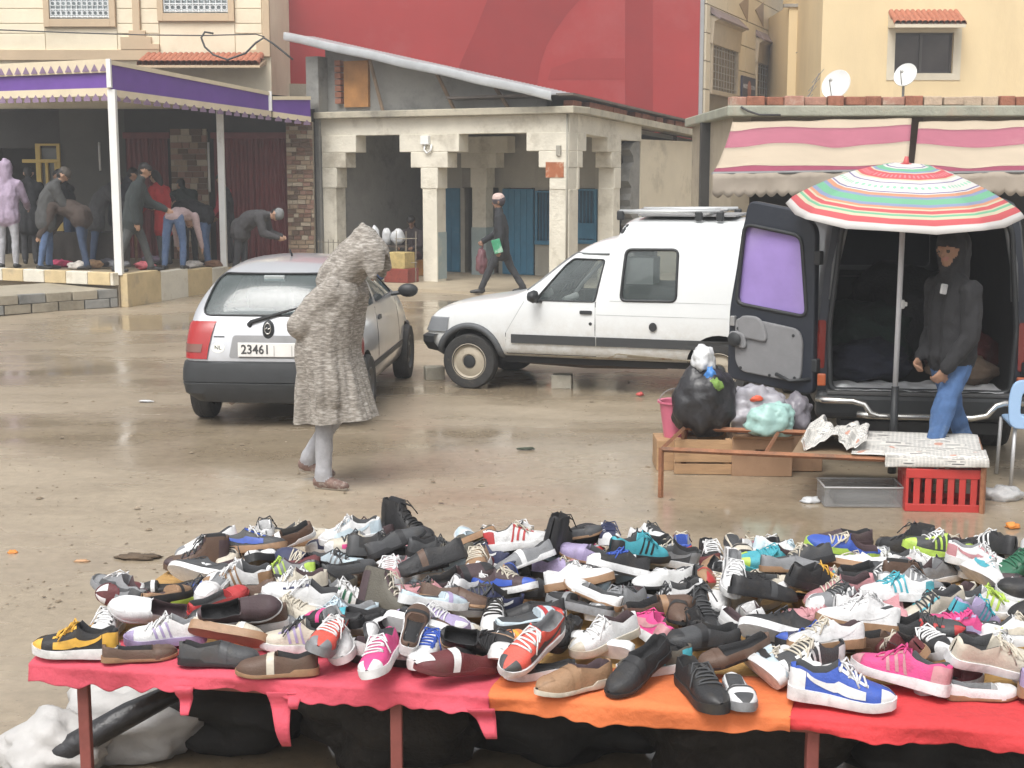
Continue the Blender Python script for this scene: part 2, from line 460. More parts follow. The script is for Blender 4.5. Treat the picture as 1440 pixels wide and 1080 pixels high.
# ================================================================== LEFT BUILDING
def grille(x0, x1, z0, z1, y, parent):
    mb = MB(); n = 11
    for i in range(n + 1):
        x = x0 + (x1 - x0) * i / n
        mb.tube([(x, y, z0), (x, y, z1)], .011, 6)
    for z in (z0 + .02, z0 + .16, z1 - .02): mb.tube([(x0, y, z), (x1, y, z)], .011, 6)
    for i in range(n):
        cx = x0 + (x1 - x0) * (i + .5) / n; r = (x1 - x0) / n * .42
        for zc in (z0 + .09, z0 + .27):
            mb.tube([(cx + r * math.cos(a), y, zc + r * math.sin(a)) for a in np.linspace(0, 2 * math.pi, 13)], .009, 5, caps=False)
        if i % 2 == 0:
            mb.tube([(cx + .05 * math.sin(a * 2), y, z0 + .36 + a * .12) for a in np.linspace(0, 5, 12)], .010, 5)
    return mb.build('window_grille', mat('white_iron', (0.7, 0.72, 0.72), .4, .05, 5), parent, smooth=40)

def left_building():
    Y = 28.0
    t = thing('cream_building', 'cream rendered building with brown stepped trim and white window grilles above purple awning', 'building', (0, 0, 0))
    X = lambda px: at_y(px, 100, Y).x
    Z = lambda py: at_y(300, py, Y).z
    x0, x1 = X(-140), X(381)
    ztop = Z(-60)
    zb = 3.2
    MB().bx(x0, x1, Y + .03, Y + 3.0, zb, ztop).build('upper_wall', CREAM, t)
    # rendered panels with joints
    rows = [Z(82), Z(47), Z(33), Z(12), Z(-12), Z(-40)]
    cols = [(-140, -40), (-40, 68), (165, 190), (200, 226), (330, 371)]
    full = [(-140, 66), (167, 190), (201, 226), (332, 370)]
    for (a, b) in full:
        for r in range(len(rows) - 1):
            MB().bx(X(a) + .006, X(b) - .006, Y, Y + .06, rows[r] + .006, rows[r + 1] - .006).build('wall_panel', CREAM, t, bevel=.006)
    for (a, b) in ((66, 167), (226, 332)):
        MB().bx(X(a) + .006, X(b) - .006, Y, Y + .06, rows[0] + .006, Z(41 if a == 66 else 33)).build('wall_panel', CREAM, t, bevel=.006)
    # brown trims
    MB().bx(x0, X(226), Y - .05, Y + .05, Z(85), Z(70)).build('base_band', BROWN, t, bevel=.01)
    MB().prism([(X(172), Z(70)), (X(226), Z(70)), (X(226), Z(62)), (X(215), Z(62)), (X(215), Z(52)), (X(207), Z(52)), (X(207), Z(43)), (X(200), Z(43)),
                (X(200), Z(-60)), (X(190), Z(-60)), (X(190), Z(43)), (X(184), Z(43)), (X(184), Z(52)), (X(172), Z(52))], Y - .06, Y + .05).build('stepped_trim', BROWN, t, bevel=.008)
    MB().prism([(X(352), Z(80)), (X(381), Z(80)), (X(381), Z(-60)), (X(372), Z(-60)), (X(372), Z(58)), (X(362), Z(58)), (X(362), Z(70)), (X(352), Z(70))], Y - .06, Y + .05).build('corner_trim', BROWN, t, bevel=.008)
    for (a, b, zbot) in ((74, 158, 27), (233, 324, 19)):
        f = MB()
        f.bx(X(a - 8), X(a), Y - .07, Y + .06, Z(zbot + 11), ztop).bx(X(b), X(b + 8), Y - .07, Y + .06, Z(zbot + 11), ztop).bx(X(a), X(b), Y - .07, Y + .06, Z(zbot + 11), Z(zbot))
        w_ = f.build('window', BROWN, t, bevel=.006)
        MB().bx(X(a), X(b), Y + .005, Y + .02, Z(zbot), ztop).build('pane', mat('curtained_glass', (0.30, 0.34, 0.35), .15, .35, 2, stretch=(6, 1, .6)), w_)
        grille(X(a) + .02, X(b) - .02, Z(zbot) + .02, ztop, Y - .03, w_)
    # tile ledge over the awning
    lg = MB().prism([(Y, Z(84)), (Y - .75, Z(96)), (Y - .75, Z(99)), (Y, Z(90))], X(205), X(375), 'x').build('tiled_ledge', BROWN, t)
    tm = MB().lathe([(.075, 0), (.062, .34)], 12, 'z').mesh(); tmm = bpy.data.meshes.new_from_object(bpy.data.objects.new('x', tm))
    n = 22
    for i in range(n):
        for r in range(2):
            o = link('roof_tile', tmm, TILE if i == 0 and r == 0 else None, lg)
            xx = X(208) + (X(372) - X(208)) * (i + .5) / n
            o.location = (xx, Y - .74 + r * .36, Z(95.5) + .02 + r * .10); o.rotation_euler = (R(-70), 0, 0)
    # ground-floor shop wall with real openings
    zf = .3
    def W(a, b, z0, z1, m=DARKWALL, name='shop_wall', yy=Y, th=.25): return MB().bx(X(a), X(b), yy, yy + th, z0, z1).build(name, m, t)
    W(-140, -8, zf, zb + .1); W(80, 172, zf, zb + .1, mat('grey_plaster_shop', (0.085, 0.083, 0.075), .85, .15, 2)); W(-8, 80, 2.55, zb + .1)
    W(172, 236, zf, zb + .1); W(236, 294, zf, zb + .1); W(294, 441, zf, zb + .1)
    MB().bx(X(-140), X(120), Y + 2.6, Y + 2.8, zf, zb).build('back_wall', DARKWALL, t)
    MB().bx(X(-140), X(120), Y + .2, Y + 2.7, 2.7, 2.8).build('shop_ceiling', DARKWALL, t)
    # yellow door frame and pane
    YEL = mat('yellow_door_paint', (0.50, 0.36, 0.10), .5, .1, 5)
    d = MB()
    d.bx(X(45), X(52), Y - .05, Y + .1, zf, Z(205)).bx(X(75), X(80), Y - .05, Y + .1, zf, Z(205)).bx(X(26), X(80), Y - .06, Y + .08, Z(229), Z(224)).bx(X(52), X(75), Y - .04, Y + .08, .95, 1.02)
    d.bx(X(58), X(62), Y - .05, Y + .06, zf, Z(229)).bx(X(71), X(75), Y - .05, Y + .06, zf, Z(229)).bx(X(45), X(80), Y - .05, Y + .08, Z(205), Z(202))
    dd = d.build('yellow_door_frame', YEL, t, bevel=.006)
    MB().bx(X(52), X(75), Y + .03, Y + .04, .4, Z(206)).build('pane', mat('grey_pane', (0.16, 0.17, 0.17), .1, .2, 2), dd)
    # shutters of ribbed sheet
    def shutter(a, b, py0, name='ribbed_shutter'):
        xa, xb = X(a), X(b); z1 = Z(py0)
        mb = MB(); nr = int((xb - xa) / .045)
        mb.grid(lambda u, v: (xa + (xb - xa) * u, Y - .06 + .022 * math.sin(u * nr * math.pi), zf + .05 + (z1 - zf) * v), nr * 3 + 1, 2)
        s_ = mb.build(name, REDSH, t, smooth=True)
        MB().bx(xa - .05, xb + .05, Y - .1, Y + .02, z1, z1 + .12).build('shutter_box', REDSH, t, bevel=.01)
        MB().bx((xa + xb) / 2 - .03, (xa + xb) / 2 + .03, Y - .1, Y - .05, zf, z1).build('shutter_post', REDSH, t, bevel=.005)
    shutter(298, 402, 195); shutter(174, 233, 195)
    for px in (137, 291): MB().tube([(X(px), Y - .09, Z(270 if px > 200 else 240)), (X(px), Y - .09, Z(200))], .022, 8).build('drain_pipe', WHITE, t, smooth=True)
    # stone cladding, stone by stone
    sm = MB().box((0, 0, 0), (1, 1, 1)).mesh('stone')
    vs = [bpy.data.meshes.new_from_object(bpy.data.objects.new('q', sm)) for _ in STONES]
    for me_, m_ in zip(vs, STONES): me_.materials.clear(); me_.materials.append(m_)
    rnd = random.Random(11)
    def clad(a, b, z0, z1, yy, hh, ww):
        MB().bx(X(a), X(b), yy, yy + .12, z0, z1).build('mortar_backing', mat('mortar', (0.3, 0.26, 0.2), .9, .2, 8), t)
        z = z0; row = 0
        while z < z1 - .02:
            h = hh * rnd.uniform(.85, 1.15); x = X(a) - (ww * .5 if row % 2 else 0)
            while x < X(b) - .01:
                wd = ww * rnd.uniform(.6, 1.35); xa = max(X(a), x); xb = min(X(b), x + wd)
                if xb - xa > .03:
                    o = bpy.data.objects.new('stone', rnd.choice(vs)); C.objects.link(o); o.parent = t
                    o.location = ((xa + xb) / 2, yy - .008 + rnd.uniform(-.012, .008), z + h / 2); o.scale = (xb - xa - .012, .05, h - .012)
                x += wd
            z += h; row += 1
    clad(403.5, 441, .3, Z(172), Y - .3, .085, .15)
    clad(237, 289, .3, Z(185), Y - .06, .12, .2)
    return t
left_building()

# ---- purple awning on white posts
def awning():
    t = thing('shop_awning', 'purple awning with cream pointed fringe on white posts over shop front', 'awning')
    Yc = Pc.y + .02
    A = at_y(155, 142, Yc); ztA = at_y(155, 86, Yc).z
    Lb = at_y(0, 146, Yc + 1.1); ztL = at_y(0, 93, Yc + 1.1).z
    Lb2 = A + (Lb - A) * 2.0; ztL2 = ztA + (ztL - ztA) * 2
    YB = 25.6; B = at_y(308, 164, YB); 
    YE = 27.35; E = at_y(381, 170, 26.6); ztE = at_y(381, 131, 26.6).z
    G = at_y(437, 177, YE); ztG = at_y(437, 137, YE).z; ztG0 = at_y(383, 137, 26.65).z
    def seg(P, zP, Q, zQ, n, name, fr=.24, skip_top=False):
        # P,Q: lower edge ends; fascia from lower edge+fr to top
        d = Q - P; L = math.hypot(d.x, d.y); nrm = Vector((d.y, -d.x, 0)).normalized()
        if nrm.y > 0: nrm = -nrm
        def quad(a0, a1, b0, b1, off, m, nm, th=.03, par=t):
            vs = []
            for o_ in (off, off - th):
                for (p, z) in ((P, a0), (Q, b0), (Q, b1), (P, a1)):
                    vs.append((p.x + nrm.x * o_, p.y + nrm.y * o_, z))
            return MB().add(vs, [(0, 1, 2, 3), (7, 6, 5, 4), (0, 4, 5, 1), (1, 5, 6, 2), (2, 6, 7, 3), (3, 7, 4, 0)]).build(nm, m, par)
        quad(P.z + fr, zP - .04, Q.z + fr, zQ - .04, 0, PURPLE, 'fascia_cloth')
        quad(zP - .045, zP + .02, zQ - .045, zQ + .02, .02, FRINGE, 'top_rail', .06)
        quad(P.z + fr * .42, P.z + fr + .01, Q.z + fr * .42, Q.z + fr + .01, .014, FRINGE, 'fringe_band', .03)
        sc = (Q.z - P.z)
        for i in range(n):
            c0 = P + d * (i / n); c1 = P + d * ((i + 1) / n); mid = (c0 + c1) / 2
            ang = math.atan2(d.y, d.x); w_ = L / n
            # cream pointed tooth hanging, purple arch between
            poly = [(-w_ / 2, fr * .45), (w_ / 2, fr * .45), (w_ * .5, fr * .3), (w_ * .2, fr * .12), (0, 0), (-w_ * .2, fr * .12), (-w_ * .5, fr * .3)]
            arch = [(-w_ * .36, 0.005), (w_ * .36, 0.005), (w_ * .36, fr * .26), (w_ * .16, fr * .42), (0, fr * .62), (-w_ * .16, fr * .42), (-w_ * .36, fr * .26)]
            o = MB().prism(arch, -.008, 0, 'y').build('fringe_tooth', PURPLE2, t)
            o.location = (mid.x + nrm.x * .02, mid.y + nrm.y * .02, mid.z); o.rotation_euler.z = ang if d.x > 0 else ang + math.pi
        return nrm
    nL = seg(Lb2, ztL2, A, ztA, 26, 'left', .19)
    seg(A, ztA, E, ztE, 18, 'right', .17); seg(E + Vector((.03, .03, 0)), ztG0, G, ztG, 4, 'end', .16)
    # row of small teeth on the upper left rail
    d = A - Lb2; ang = math.atan2(d.y, d.x); n = 26
    for i in range(n):
        mid = Lb2 + d * ((i + .5) / n); zt = ztL2 + (ztA - ztL2) * (i + .5) / n; w_ = d.length / n
        o = MB().prism([(-w_ * .4, 0), (w_ * .4, 0), (0, .11)], -.006, 0).build('rail_tooth', PURPLE2, t)
        o.location = (mid.x, mid.y - .055, zt - .15); o.rotation_euler.z = ang
        if i % 1 == 0:
            o.location.y -= .002
    for (P, Q, zp, zq) in ((Lb2, A, ztL2, ztA),):
        dd = Q - P
        vs = [(P.x, P.y - .045, zp - .17), (Q.x, Q.y - .045, zq - .17), (Q.x, Q.y - .045, zq + .03), (P.x, P.y - .045, zp + .03)]
        MB().add(vs + [(x, y + .02, z) for x, y, z in vs], [(0, 1, 2, 3), (7, 6, 5, 4), (0, 4, 5, 1), (3, 2, 6, 7)]).build('upper_fringe', FRINGE, t)
    # roof sheet back to the wall, posts and corner battens
    yb = 27.95
    vs = [(Lb2.x, Lb2.y + .05, ztL2 - .02), (A.x, A.y + .05, ztA - .02), (E.x, E.y + .05, ztE - .02), (G.x, G.y + .05, ztG - .02), (G.x + .05, yb, ztG), (E.x, yb, ztE), (Lb2.x, yb, ztL2)]
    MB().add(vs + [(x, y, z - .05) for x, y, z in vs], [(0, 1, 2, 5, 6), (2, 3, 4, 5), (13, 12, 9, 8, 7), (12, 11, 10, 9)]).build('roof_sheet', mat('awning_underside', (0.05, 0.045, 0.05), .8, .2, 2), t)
    for (P, base, r) in ((A, Pc, .075), (B, Pr, .07)):
        q = Vector((P.x, P.y, P.z + .15)); bpt = Vector((base.x + .0, base.y + .06, base.z))
        q.x = bpt.x - .01 if P is A else q.x
        MB().box((0, 0, 0), (r * 1.6, r * 1.6, q.z - base.z + .05)).build('post', WHITE, t, bevel=.008, loc=((q.x + bpt.x) / 2, bpt.y, (q.z + base.z) / 2))
    MB().bx(A.x - .03, A.x + .04, A.y - .06, A.y + .02, A.z + .2, ztA + .03).build('corner_batten', WHITE, t, bevel=.005)
    MB().bx(E.x - .03, E.x + .03, E.y - .06, E.y + .02, E.z + .18, ztE + .03).build('corner_batten', WHITE, t, bevel=.005)
awning()

# ================================================================== RED WALL BUILDING
RP0 = at_y(381, 100, 30.3); RP1 = at_y(985, 100, 33.5)
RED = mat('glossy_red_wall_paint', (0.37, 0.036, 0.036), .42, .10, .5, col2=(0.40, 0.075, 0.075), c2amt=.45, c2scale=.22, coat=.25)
RED_D = mat('deep_red', (0.29, 0.024, 0.025), .4, .1, .6, coat=.25)
def red_building():
    d = RP1 - RP0; ang = math.degrees(math.atan2(d.y, d.x)); L = math.hypot(d.x, d.y)
    t = thing('red_building', 'tall glossy red painted wall with giant dark red shapes above the arcade', 'building', (RP0.x, RP0.y, 0), R(ang))
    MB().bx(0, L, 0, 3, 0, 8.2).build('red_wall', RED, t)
    P = lambda px, py: on_plane(px, py, RP0, ang)
    MB().prism(dense([P(685, -60), P(835, -60), P(815, 0), P(797, 20), P(779, 46), P(768, 66), P(760, 90), P(754, 125), P(700, 125), P(640, 105), P(652, 78), P(669, 41), P(685, 0)], .5), -.006, .01).build('dark_red_curve', RED_D, t)  # flat shapes in darker reds, slightly proud of the wall
    MB().prism([P(879, -60), P(918, -60), P(918, 175), P(879, 175)], -.006, .01).build('dark_red_band', RED_D, t)
    MB().prism([P(815, 82), P(878, 82), P(878, 112), P(770, 112), P(775, 96)], -.005, .01).build('mid_red_block', mat('mid_red', (0.325, 0.032, 0.032), .4, .1, .6, coat=.25), t)
    # metal corner strip and rough plaster foot beside the shop awning
    MB().bx(L - .04, L + .05, -.03, .1, 0, 8.2).build('corner_strip', mat('aluminium_strip', (0.5, 0.5, 0.5), .4, .05, 4, metal=.6), t)
    a, z = P(383, 128); b, _ = P(452, 128)
    MB().bx(a, b, -.14, .05, 0, P(400, 118)[1]).build('plaster_foot', mat('raw_plaster', (0.42, 0.37, 0.29), .9, .2, 2, bump=.4, col2=(0.3, 0.24, 0.2), c2amt=.4), t)
    return t
red_building()

# ---- beige clad side of the block behind
BANG = math.degrees(math.atan2(1, .40))
def beige_building():
    p0 = Vector((RP1.x + .12, RP1.y + .05, 0))
    t = thing('beige_clad_building', 'beige panel clad building with barred windows and blue poster beside red wall', 'building', p0, R(BANG))
    P = lambda px, py: on_plane(px, py, p0, BANG)
    BE = mat('beige_stone_panel', (0.66, 0.58, 0.44), .7, .07, 1.2, col2=(0.58, 0.50, 0.37), c2amt=.4)
    BT = mat('taupe_trim', (0.42, 0.35, 0.26), .7, .1, 3)
    L = P(1115, 50)[0]
    MB().bx(0, L, .05, 6, 0, 8.6).build('wall', mat('panel_joint', (0.2, 0.16, 0.11), .9, .1, 3), t)
    wins = []
    for (xa, xb, y0l, y1l, ) in ((1001, 1036, 62, 126), (1064, 1094, 88, 146)):
        u0, z1 = P(xa, y0l); u1 = P(xb, y0l)[0]; z0 = P(xa, y1l)[1]
        wins.append((u0, u1, z0, z1))
    dz = .64; du = L / 5; z = .15; 
    while z < 8.4:
        for i in range(5):
            a, b = i * du, (i + 1) * du
            segs = [(a, b, z, z + dz)]
            for (u0, u1, z0, z1) in wins:
                ns = []
                for (p, q, r_, s_) in segs:
                    if q <= u0 - .1 or p >= u1 + .1 or s_ <= z0 - .1 or r_ >= z1 + .1: ns.append((p, q, r_, s_)); continue
                    if p < u0 - .1: ns.append((p, u0 - .1, r_, s_))
                    if q > u1 + .1: ns.append((u1 + .1, q, r_, s_))
                segs = ns
            for (p, q, r_, s_) in segs:
                if q - p > .05: MB().bx(p + .012, q - .012, 0, .07, r_ + .012, s_ - .012).build('cladding_panel', BE, t)
        z += dz
    for k, (u0, u1, z0, z1) in enumerate(wins):
        f = MB().bx(u0 - .1, u0, -.05, .1, z0 - .1, z1).bx(u1, u1 + .1, -.05, .1, z0 - .1, z1).bx(u0, u1, -.05, .1, z0 - .1, z0)
        w_ = f.build('window', BT, t, bevel=.006)
        MB().bx(u0, u1, .06, .08, z0, z1).build('pane', mat('pale_blind', (0.36, 0.36, 0.33), .3, .2, 2), w_)
        g = MB()
        for i in range(9): x = u0 + (u1 - u0) * (i + .5) / 9; g.tube([(x, 0, z0), (x, 0, z1)], .014, 5)
        for i in range(6): zz = z0 + (z1 - z0) * (i + .5) / 6; g.tube([(u0, 0, zz), (u1, 0, zz)], .014, 5)
        g.build('window_bars', mat('rusty_white_bars', (0.3, 0.27, 0.23), .6, .2, 9), w_)
        hb = MB().prism([(-.2, z1 + .60), (.05, z1 + .66), (.05, z1), (-.06, z1), (-.1, z1 + .50), (-.2, z1 + .54)], u0 - .16, u1 + .16, 'x').build('window_hood', BT, t, bevel=.008)
        MB().prism([(-.26, z1 + .58), (.0, z1 + .84), (.0, z1 + .70), (-.24, z1 + .54)], u0 - .2, u1 + .2, 'x').build('hood_slab', mat('dark_slate', (0.20, 0.15, 0.145), .7, .2, 5), hb)
    for (px, py) in ((1046, 10), (1068, 18)):
        u, z = P(px, py); s_ = 1 if px == 1046 else -1
        MB().prism([(u - .55, z + .02), (u + .5, z + .32 * s_), (u + .45, z - .32 * s_)] , -.012, .03).build('diamond_inlay', mat('bronze_inlay', (0.30, 0.22, 0.15), .6, .1, 4), t)
    u0, z1 = P(1041, 106); u1, z0 = P(1059, 139)
    ps = MB().bx(u0, u1, -.06, -.02, z0 - .15, z1).build('poster', mat('navy_poster', (0.035, 0.04, 0.085), .4, .3, 2), t)
    MB().lathe([(.0, -.006), (.22, -.006)], 20, 'y', ((u0 + u1) / 2, -.062, z0 + .2)).build('poster_disc', mat('poster_print', (0.38, 0.16, 0.12), .5, .4, 4), ps)
    MB().bx(u0 + .1, u1 - .1, -.066, -.061, z1 - .3, z1 - .2).build('poster_title', mat('poster_letters', (0.4, 0.42, 0.5), .5, .8, 14), ps)
    return t
beige_building()

# ================================================================== ARCADE BUILDING
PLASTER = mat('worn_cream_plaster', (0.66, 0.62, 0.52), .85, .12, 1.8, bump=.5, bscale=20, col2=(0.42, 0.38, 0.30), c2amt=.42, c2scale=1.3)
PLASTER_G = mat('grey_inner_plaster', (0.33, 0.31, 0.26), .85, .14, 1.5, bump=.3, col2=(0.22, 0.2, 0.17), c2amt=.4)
BLUE = mat('old_blue_paint', (0.032, 0.155, 0.26), .55, .18, 3, bump=.1, col2=(0.10, 0.20, 0.27), c2amt=.36)
PBLUE = mat('faded_blue_dado', (0.30, 0.36, 0.36), .85, .15, 2.5, col2=(0.48, 0.45, 0.36), c2amt=.42)
ROOFSH = mat('weathered_sheet', (0.12, 0.10, 0.085), .7, .3, 3)
BRICKM = mat('old_red_brick', (0.28, 0.115, 0.07), .9, .3, 8, bump=.5)
def arcade():
    t = thing('arcade_building', 'cream plaster arcade with stepped corbels, square columns and blue doors under tin roof', 'building', (AP.x, AP.y, 0), R(AANG))
    steps = [(.66, 2.465, 2.79), (.41, 2.175, 2.466), (.19, 1.79, 2.176)]
    def column(cx, y0, dep, left=True, right=True, w_=.16, name='column'):
        c_ = MB().bx(cx - w_, cx + w_, y0, y0 + dep, 0, 1.80).build(name, PLASTER, t, bevel=.015)
        for (e, z0, z1) in steps:
            a = cx - (e if left else min(e, w_ + .0)); b = cx + (e if right else min(e, w_ + .0))
            MB().bx(a, b, y0 - .012, y0 + dep + .012, z0, z1).build('corbel', PLASTER, c_, bevel=.012)
        return c_
    c1 = column(-5.27, 0, .32, left=False)
    c2 = column(-2.94, 0, .32)
    c3 = column(-.2, 0, .36, right=False, w_=.2)
    # side-facing corbels of the corner column and the side column
    for (e, z0, z1) in steps: MB().bx(-.38, .012, .3, .28 + e * .55, z0, z1 - .002).build('side_corbel', PLASTER, c3, bevel=.012)
    sc = MB().bx(-.32, 0, 1.78, 2.08, 0, 1.8).build('side_column', PLASTER, t, bevel=.015)
    for (e, z0, z1) in steps: MB().bx(-.33, .01, 1.93 - e * .62, 2.09, z0, z1 - .002).build('corbel', PLASTER, sc, bevel=.012)
    cb = column(-3.05, 1.95, .3)
    MB().bx(-3.05 - .17, -3.05 + .17, 1.94, 2.26, .05, 1.0).build('painted_dado', PBLUE, cb)
    MB().bx(c2.location.x - 2.775, -2.94 + .166, .03, .326, .1, .98).build('painted_dado', PBLUE, c2)
    # beams, slab cornice
    MB().bx(-5.45, -.0, .004, .34, 2.785, 3.11).build('beam', PLASTER, t, bevel=.01)
    MB().prism([(.33, 2.785), (.33, 3.11), (3.0, 2.97), (3.0, 2.68), (2.1, 2.70)], -.33, -.003, 'x').build('side_beam', PLASTER, t)
    MB().bx(-5.5, .16, -.16, .5, 3.11, 3.235).build('cornice', mat('mossy_cornice', (0.44, 0.40, 0.31), .85, .2, 2, bump=.4, col2=(0.2, 0.185, 0.15), c2amt=.45), t, bevel=.015)
    MB().prism([(.5, 3.11), (.5, 3.225), (7.1, 2.86), (7.1, 2.74)], -.3, .16, 'x').build('side_cornice', mat('mossy_cornice', None), t)
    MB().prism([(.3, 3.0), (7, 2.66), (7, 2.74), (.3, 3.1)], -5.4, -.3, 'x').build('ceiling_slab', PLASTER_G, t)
    # side wall: solid plaster with ragged edge
    MB().bx(-.3, -.004, 3.0, 6.0, 0, 2.72).build('side_wall', mat('patched_plaster', (0.62, 0.55, 0.42), .85, .08, 1.2, bump=.3, col2=(0.40, 0.35, 0.26), c2amt=.38, c2scale=.9), t)
    rnd = random.Random(5)
    poly = [(3.0, 0)] ; z = 0
    while z < 2.72: poly.append((3.0 - .35 + rnd.uniform(-.16, .1), z)); z += .12
    poly += [(3.0, 2.71)]
    MB().prism(poly, -.26, -.03, 'x').build('broken_plaster_edge', GREYC, t)
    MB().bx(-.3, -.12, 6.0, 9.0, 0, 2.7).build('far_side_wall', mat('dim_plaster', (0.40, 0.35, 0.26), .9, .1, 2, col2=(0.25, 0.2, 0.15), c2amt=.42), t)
    # rooms: back wall with openings, left deep bay
    yb = 2.4
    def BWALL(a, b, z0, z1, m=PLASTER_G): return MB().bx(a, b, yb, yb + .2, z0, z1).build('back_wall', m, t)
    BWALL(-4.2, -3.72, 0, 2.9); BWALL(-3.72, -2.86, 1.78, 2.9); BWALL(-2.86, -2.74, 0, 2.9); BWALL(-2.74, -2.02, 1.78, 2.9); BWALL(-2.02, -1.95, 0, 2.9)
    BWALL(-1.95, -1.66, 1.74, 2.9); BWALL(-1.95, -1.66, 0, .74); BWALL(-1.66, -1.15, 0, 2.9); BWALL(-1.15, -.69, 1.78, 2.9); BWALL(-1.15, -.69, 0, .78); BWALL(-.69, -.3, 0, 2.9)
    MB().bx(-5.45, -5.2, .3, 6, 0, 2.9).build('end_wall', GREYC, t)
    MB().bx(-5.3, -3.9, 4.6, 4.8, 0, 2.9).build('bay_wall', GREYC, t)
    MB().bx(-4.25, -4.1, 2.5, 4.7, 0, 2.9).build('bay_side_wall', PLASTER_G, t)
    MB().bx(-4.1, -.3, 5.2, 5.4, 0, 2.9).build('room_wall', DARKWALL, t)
    # doors
    def door(a, b, z1, name, y=yb - .05, rz=0):
        d_ = MB().bx(a, b, y, y + .04, .06, z1).build(name, BLUE, t, bevel=.004)
        n = max(2, int((b - a) / .14))
        for i in range(n): MB().bx(a + (b - a) * i / n + .006, a + (b - a) * (i + 1) / n - .006, y - .014, y, .08, z1 - .02).build('plank', BLUE, d_, bevel=.003)
        return d_
    door(-4.15, -3.75, 1.765, 'blue_door'); door(-2.74, -2.03, 1.765, 'blue_door')
    MB().bx(-3.74, -3.64, yb - .04, yb + .1, .05, 1.77).build('door_frame', mat('bare_door_frame', (0.34, 0.32, 0.27), .8, .15, 4), t)
    # windows with bars
    for (a, b, z0, z1) in ((-1.95, -1.66, .75, 1.73), (-1.15, -.69, .79, 1.77)):
        f = MB().bx(a - .05, a, yb - .05, yb + .1, z0, z1).bx(b, b + .05, yb - .05, yb + .1, z0, z1).bx(a - .05, b + .05, yb - .06, yb + .1, z0 - .08, z0).bx(a, b, yb - .05, yb + .1, z1 - .04, z1)
        w_ = f.build('window', BLUE, t, bevel=.005)
        MB().bx(a, b, yb + .06, yb + .08, z0 + .0, z1).build('shutter_board', mat('dim_blue_board', (0.025, 0.09, 0.15), .6, .2, 3), w_)
        n = 6 if b - a > .35 else 4
        for i in range(n): MB().tube([(a + (b - a) * (i + .5) / n, yb - .0, z0), (a + (b - a) * (i + .5) / n, yb - .0, z1)], .011, 6).build('bar', BLUE, w_)
        if b - a > .35: MB().bx(a, b, yb - .01, yb + .02, z0 + .02, z0 + .32).build('lower_panel', BLUE, w_)
    # electric meter with pipe, stain where a sign was
    mbx = MB().bx(-3.08, -2.90, -.09, -.01, 2.60, 2.76).build('meter_box', WHITE, t, bevel=.008)
    MB().tube([(-3.0, -.04, 2.6), (-3.02, -.05, 2.5), (-2.95, -.05, 2.44), (-2.86, -.05, 2.5), (-2.86, -.04, 2.6)], .02, 8).build('cable_loop', WHITE, mbx, smooth=True)
    MB().tube([(-.03, -.03, .2), (-.03, -.03, 3.1)], .018, 8).build('cable_pipe', PLASTER_G, t, smooth=True)
    MB().prism([(-.46, 2.0), (-.1, 2.0), (-.1, 2.27), (-.46, 2.27)], -.022, -.008).build('painted_sign_patch', mat('flaking_orange_paint', (0.36, 0.12, 0.05), .8, .2, 6, col2=(0.56, 0.5, 0.38), c2amt=.42, c2scale=6), t)
    MB().bx(-.24, -.15, -.05, -.01, 2.38, 2.56).build('light_switch', PLASTER_G, t, bevel=.005)
    # cement block wall above the slab, orange board, props
    zs = lambda x: 3.40 + (-.18 - x) * (4.62 - 3.40) / 5.85
    MB().prism([(-5.5, 3.235), (-.6, 3.235), (-.6, zs(-.6) - .05), (-5.5, zs(-5.5) - .05)], .25, .45).build('cement_wall', GREYC, t)
    MB().bx(-5.01, -4.44, .18, .26, 3.33, 4.2).build('orange_board', mat('orange_board_paint', (0.40, 0.19, 0.06), .7, .3, 2.5, col2=(0.25, 0.17, 0.11), c2amt=.35), t)
    for k in range(7):
        for j in range(2):
            MB().bx(-5.2 + j * .1, -5.06 + j * .06, .14, .25, 3.4 + k * .12 , 3.5 + k * .12).build('brick', BRICKM, t, bevel=.006) if j == 0 else None
    for (x0, z0, x1, z1) in ((-4.05, 3.24, -4.25, 4.2), (-2.45, 3.24, -2.75, 3.9), (-1.3, 3.24, -1.5, 3.6)):
        MB().tube([(x0, .1, z0), (x1, -.02, z1)], .035, 7).build('timber_prop', mat('old_timber', (0.20, 0.14, 0.09), .8, .3, 8), t)
    # grey pier between shop and arcade
    MB().bx(-5.75, -5.45, -.05, .3, 0, 4.3).build('grey_pier', GREYC, t, bevel=.01)
    # corrugated tin roof with folded bright edge
    xa, xb = -6.02, -.17
    def roof(u, v):
        x = xa + (xb - xa) * u; return (x, -.3 + v * .9, 4.70 + (3.43 - 4.70) * u + .03 * v + .018 * math.sin(u * 2 * math.pi * 70))
    TIN = mat('galvanised_tin', (0.55, 0.57, 0.58), .38, .12, 3, metal=.55, bump=.1, col2=(0.35, 0.34, 0.32), c2amt=.3)
    MB().grid(roof, 421, 2).build('corrugated_sheet', TIN, t, smooth=True)
    zt = lambda u: 4.70 + (3.43 - 4.70) * u
    vs = []
    for (dy, dz) in ((-.30, .06), (-.36, .05), (-.375, -.06), (-.36, -.10), (-.30, -.11)):
        for u in np.linspace(0, 1, 30): vs.append((xa + (xb - xa) * u, dy + .006 * math.sin(u * 40), zt(u) + dz + .008 * math.sin(u * 23)))
    MB().add(vs, [(j * 30 + i, j * 30 + i + 1, (j + 1) * 30 + i + 1, (j + 1) * 30 + i) for j in range(4) for i in range(29)]).build('folded_edge', TIN, t, smooth=35)
    # brick course and dark sheet along the side
    sh = lambda y: 3.225 - (y - .5) * .0553
    bm_ = MB().box((0, 0, 0), (.2, .30, .11)).mesh()
    y = .15; rr = random.Random(9)
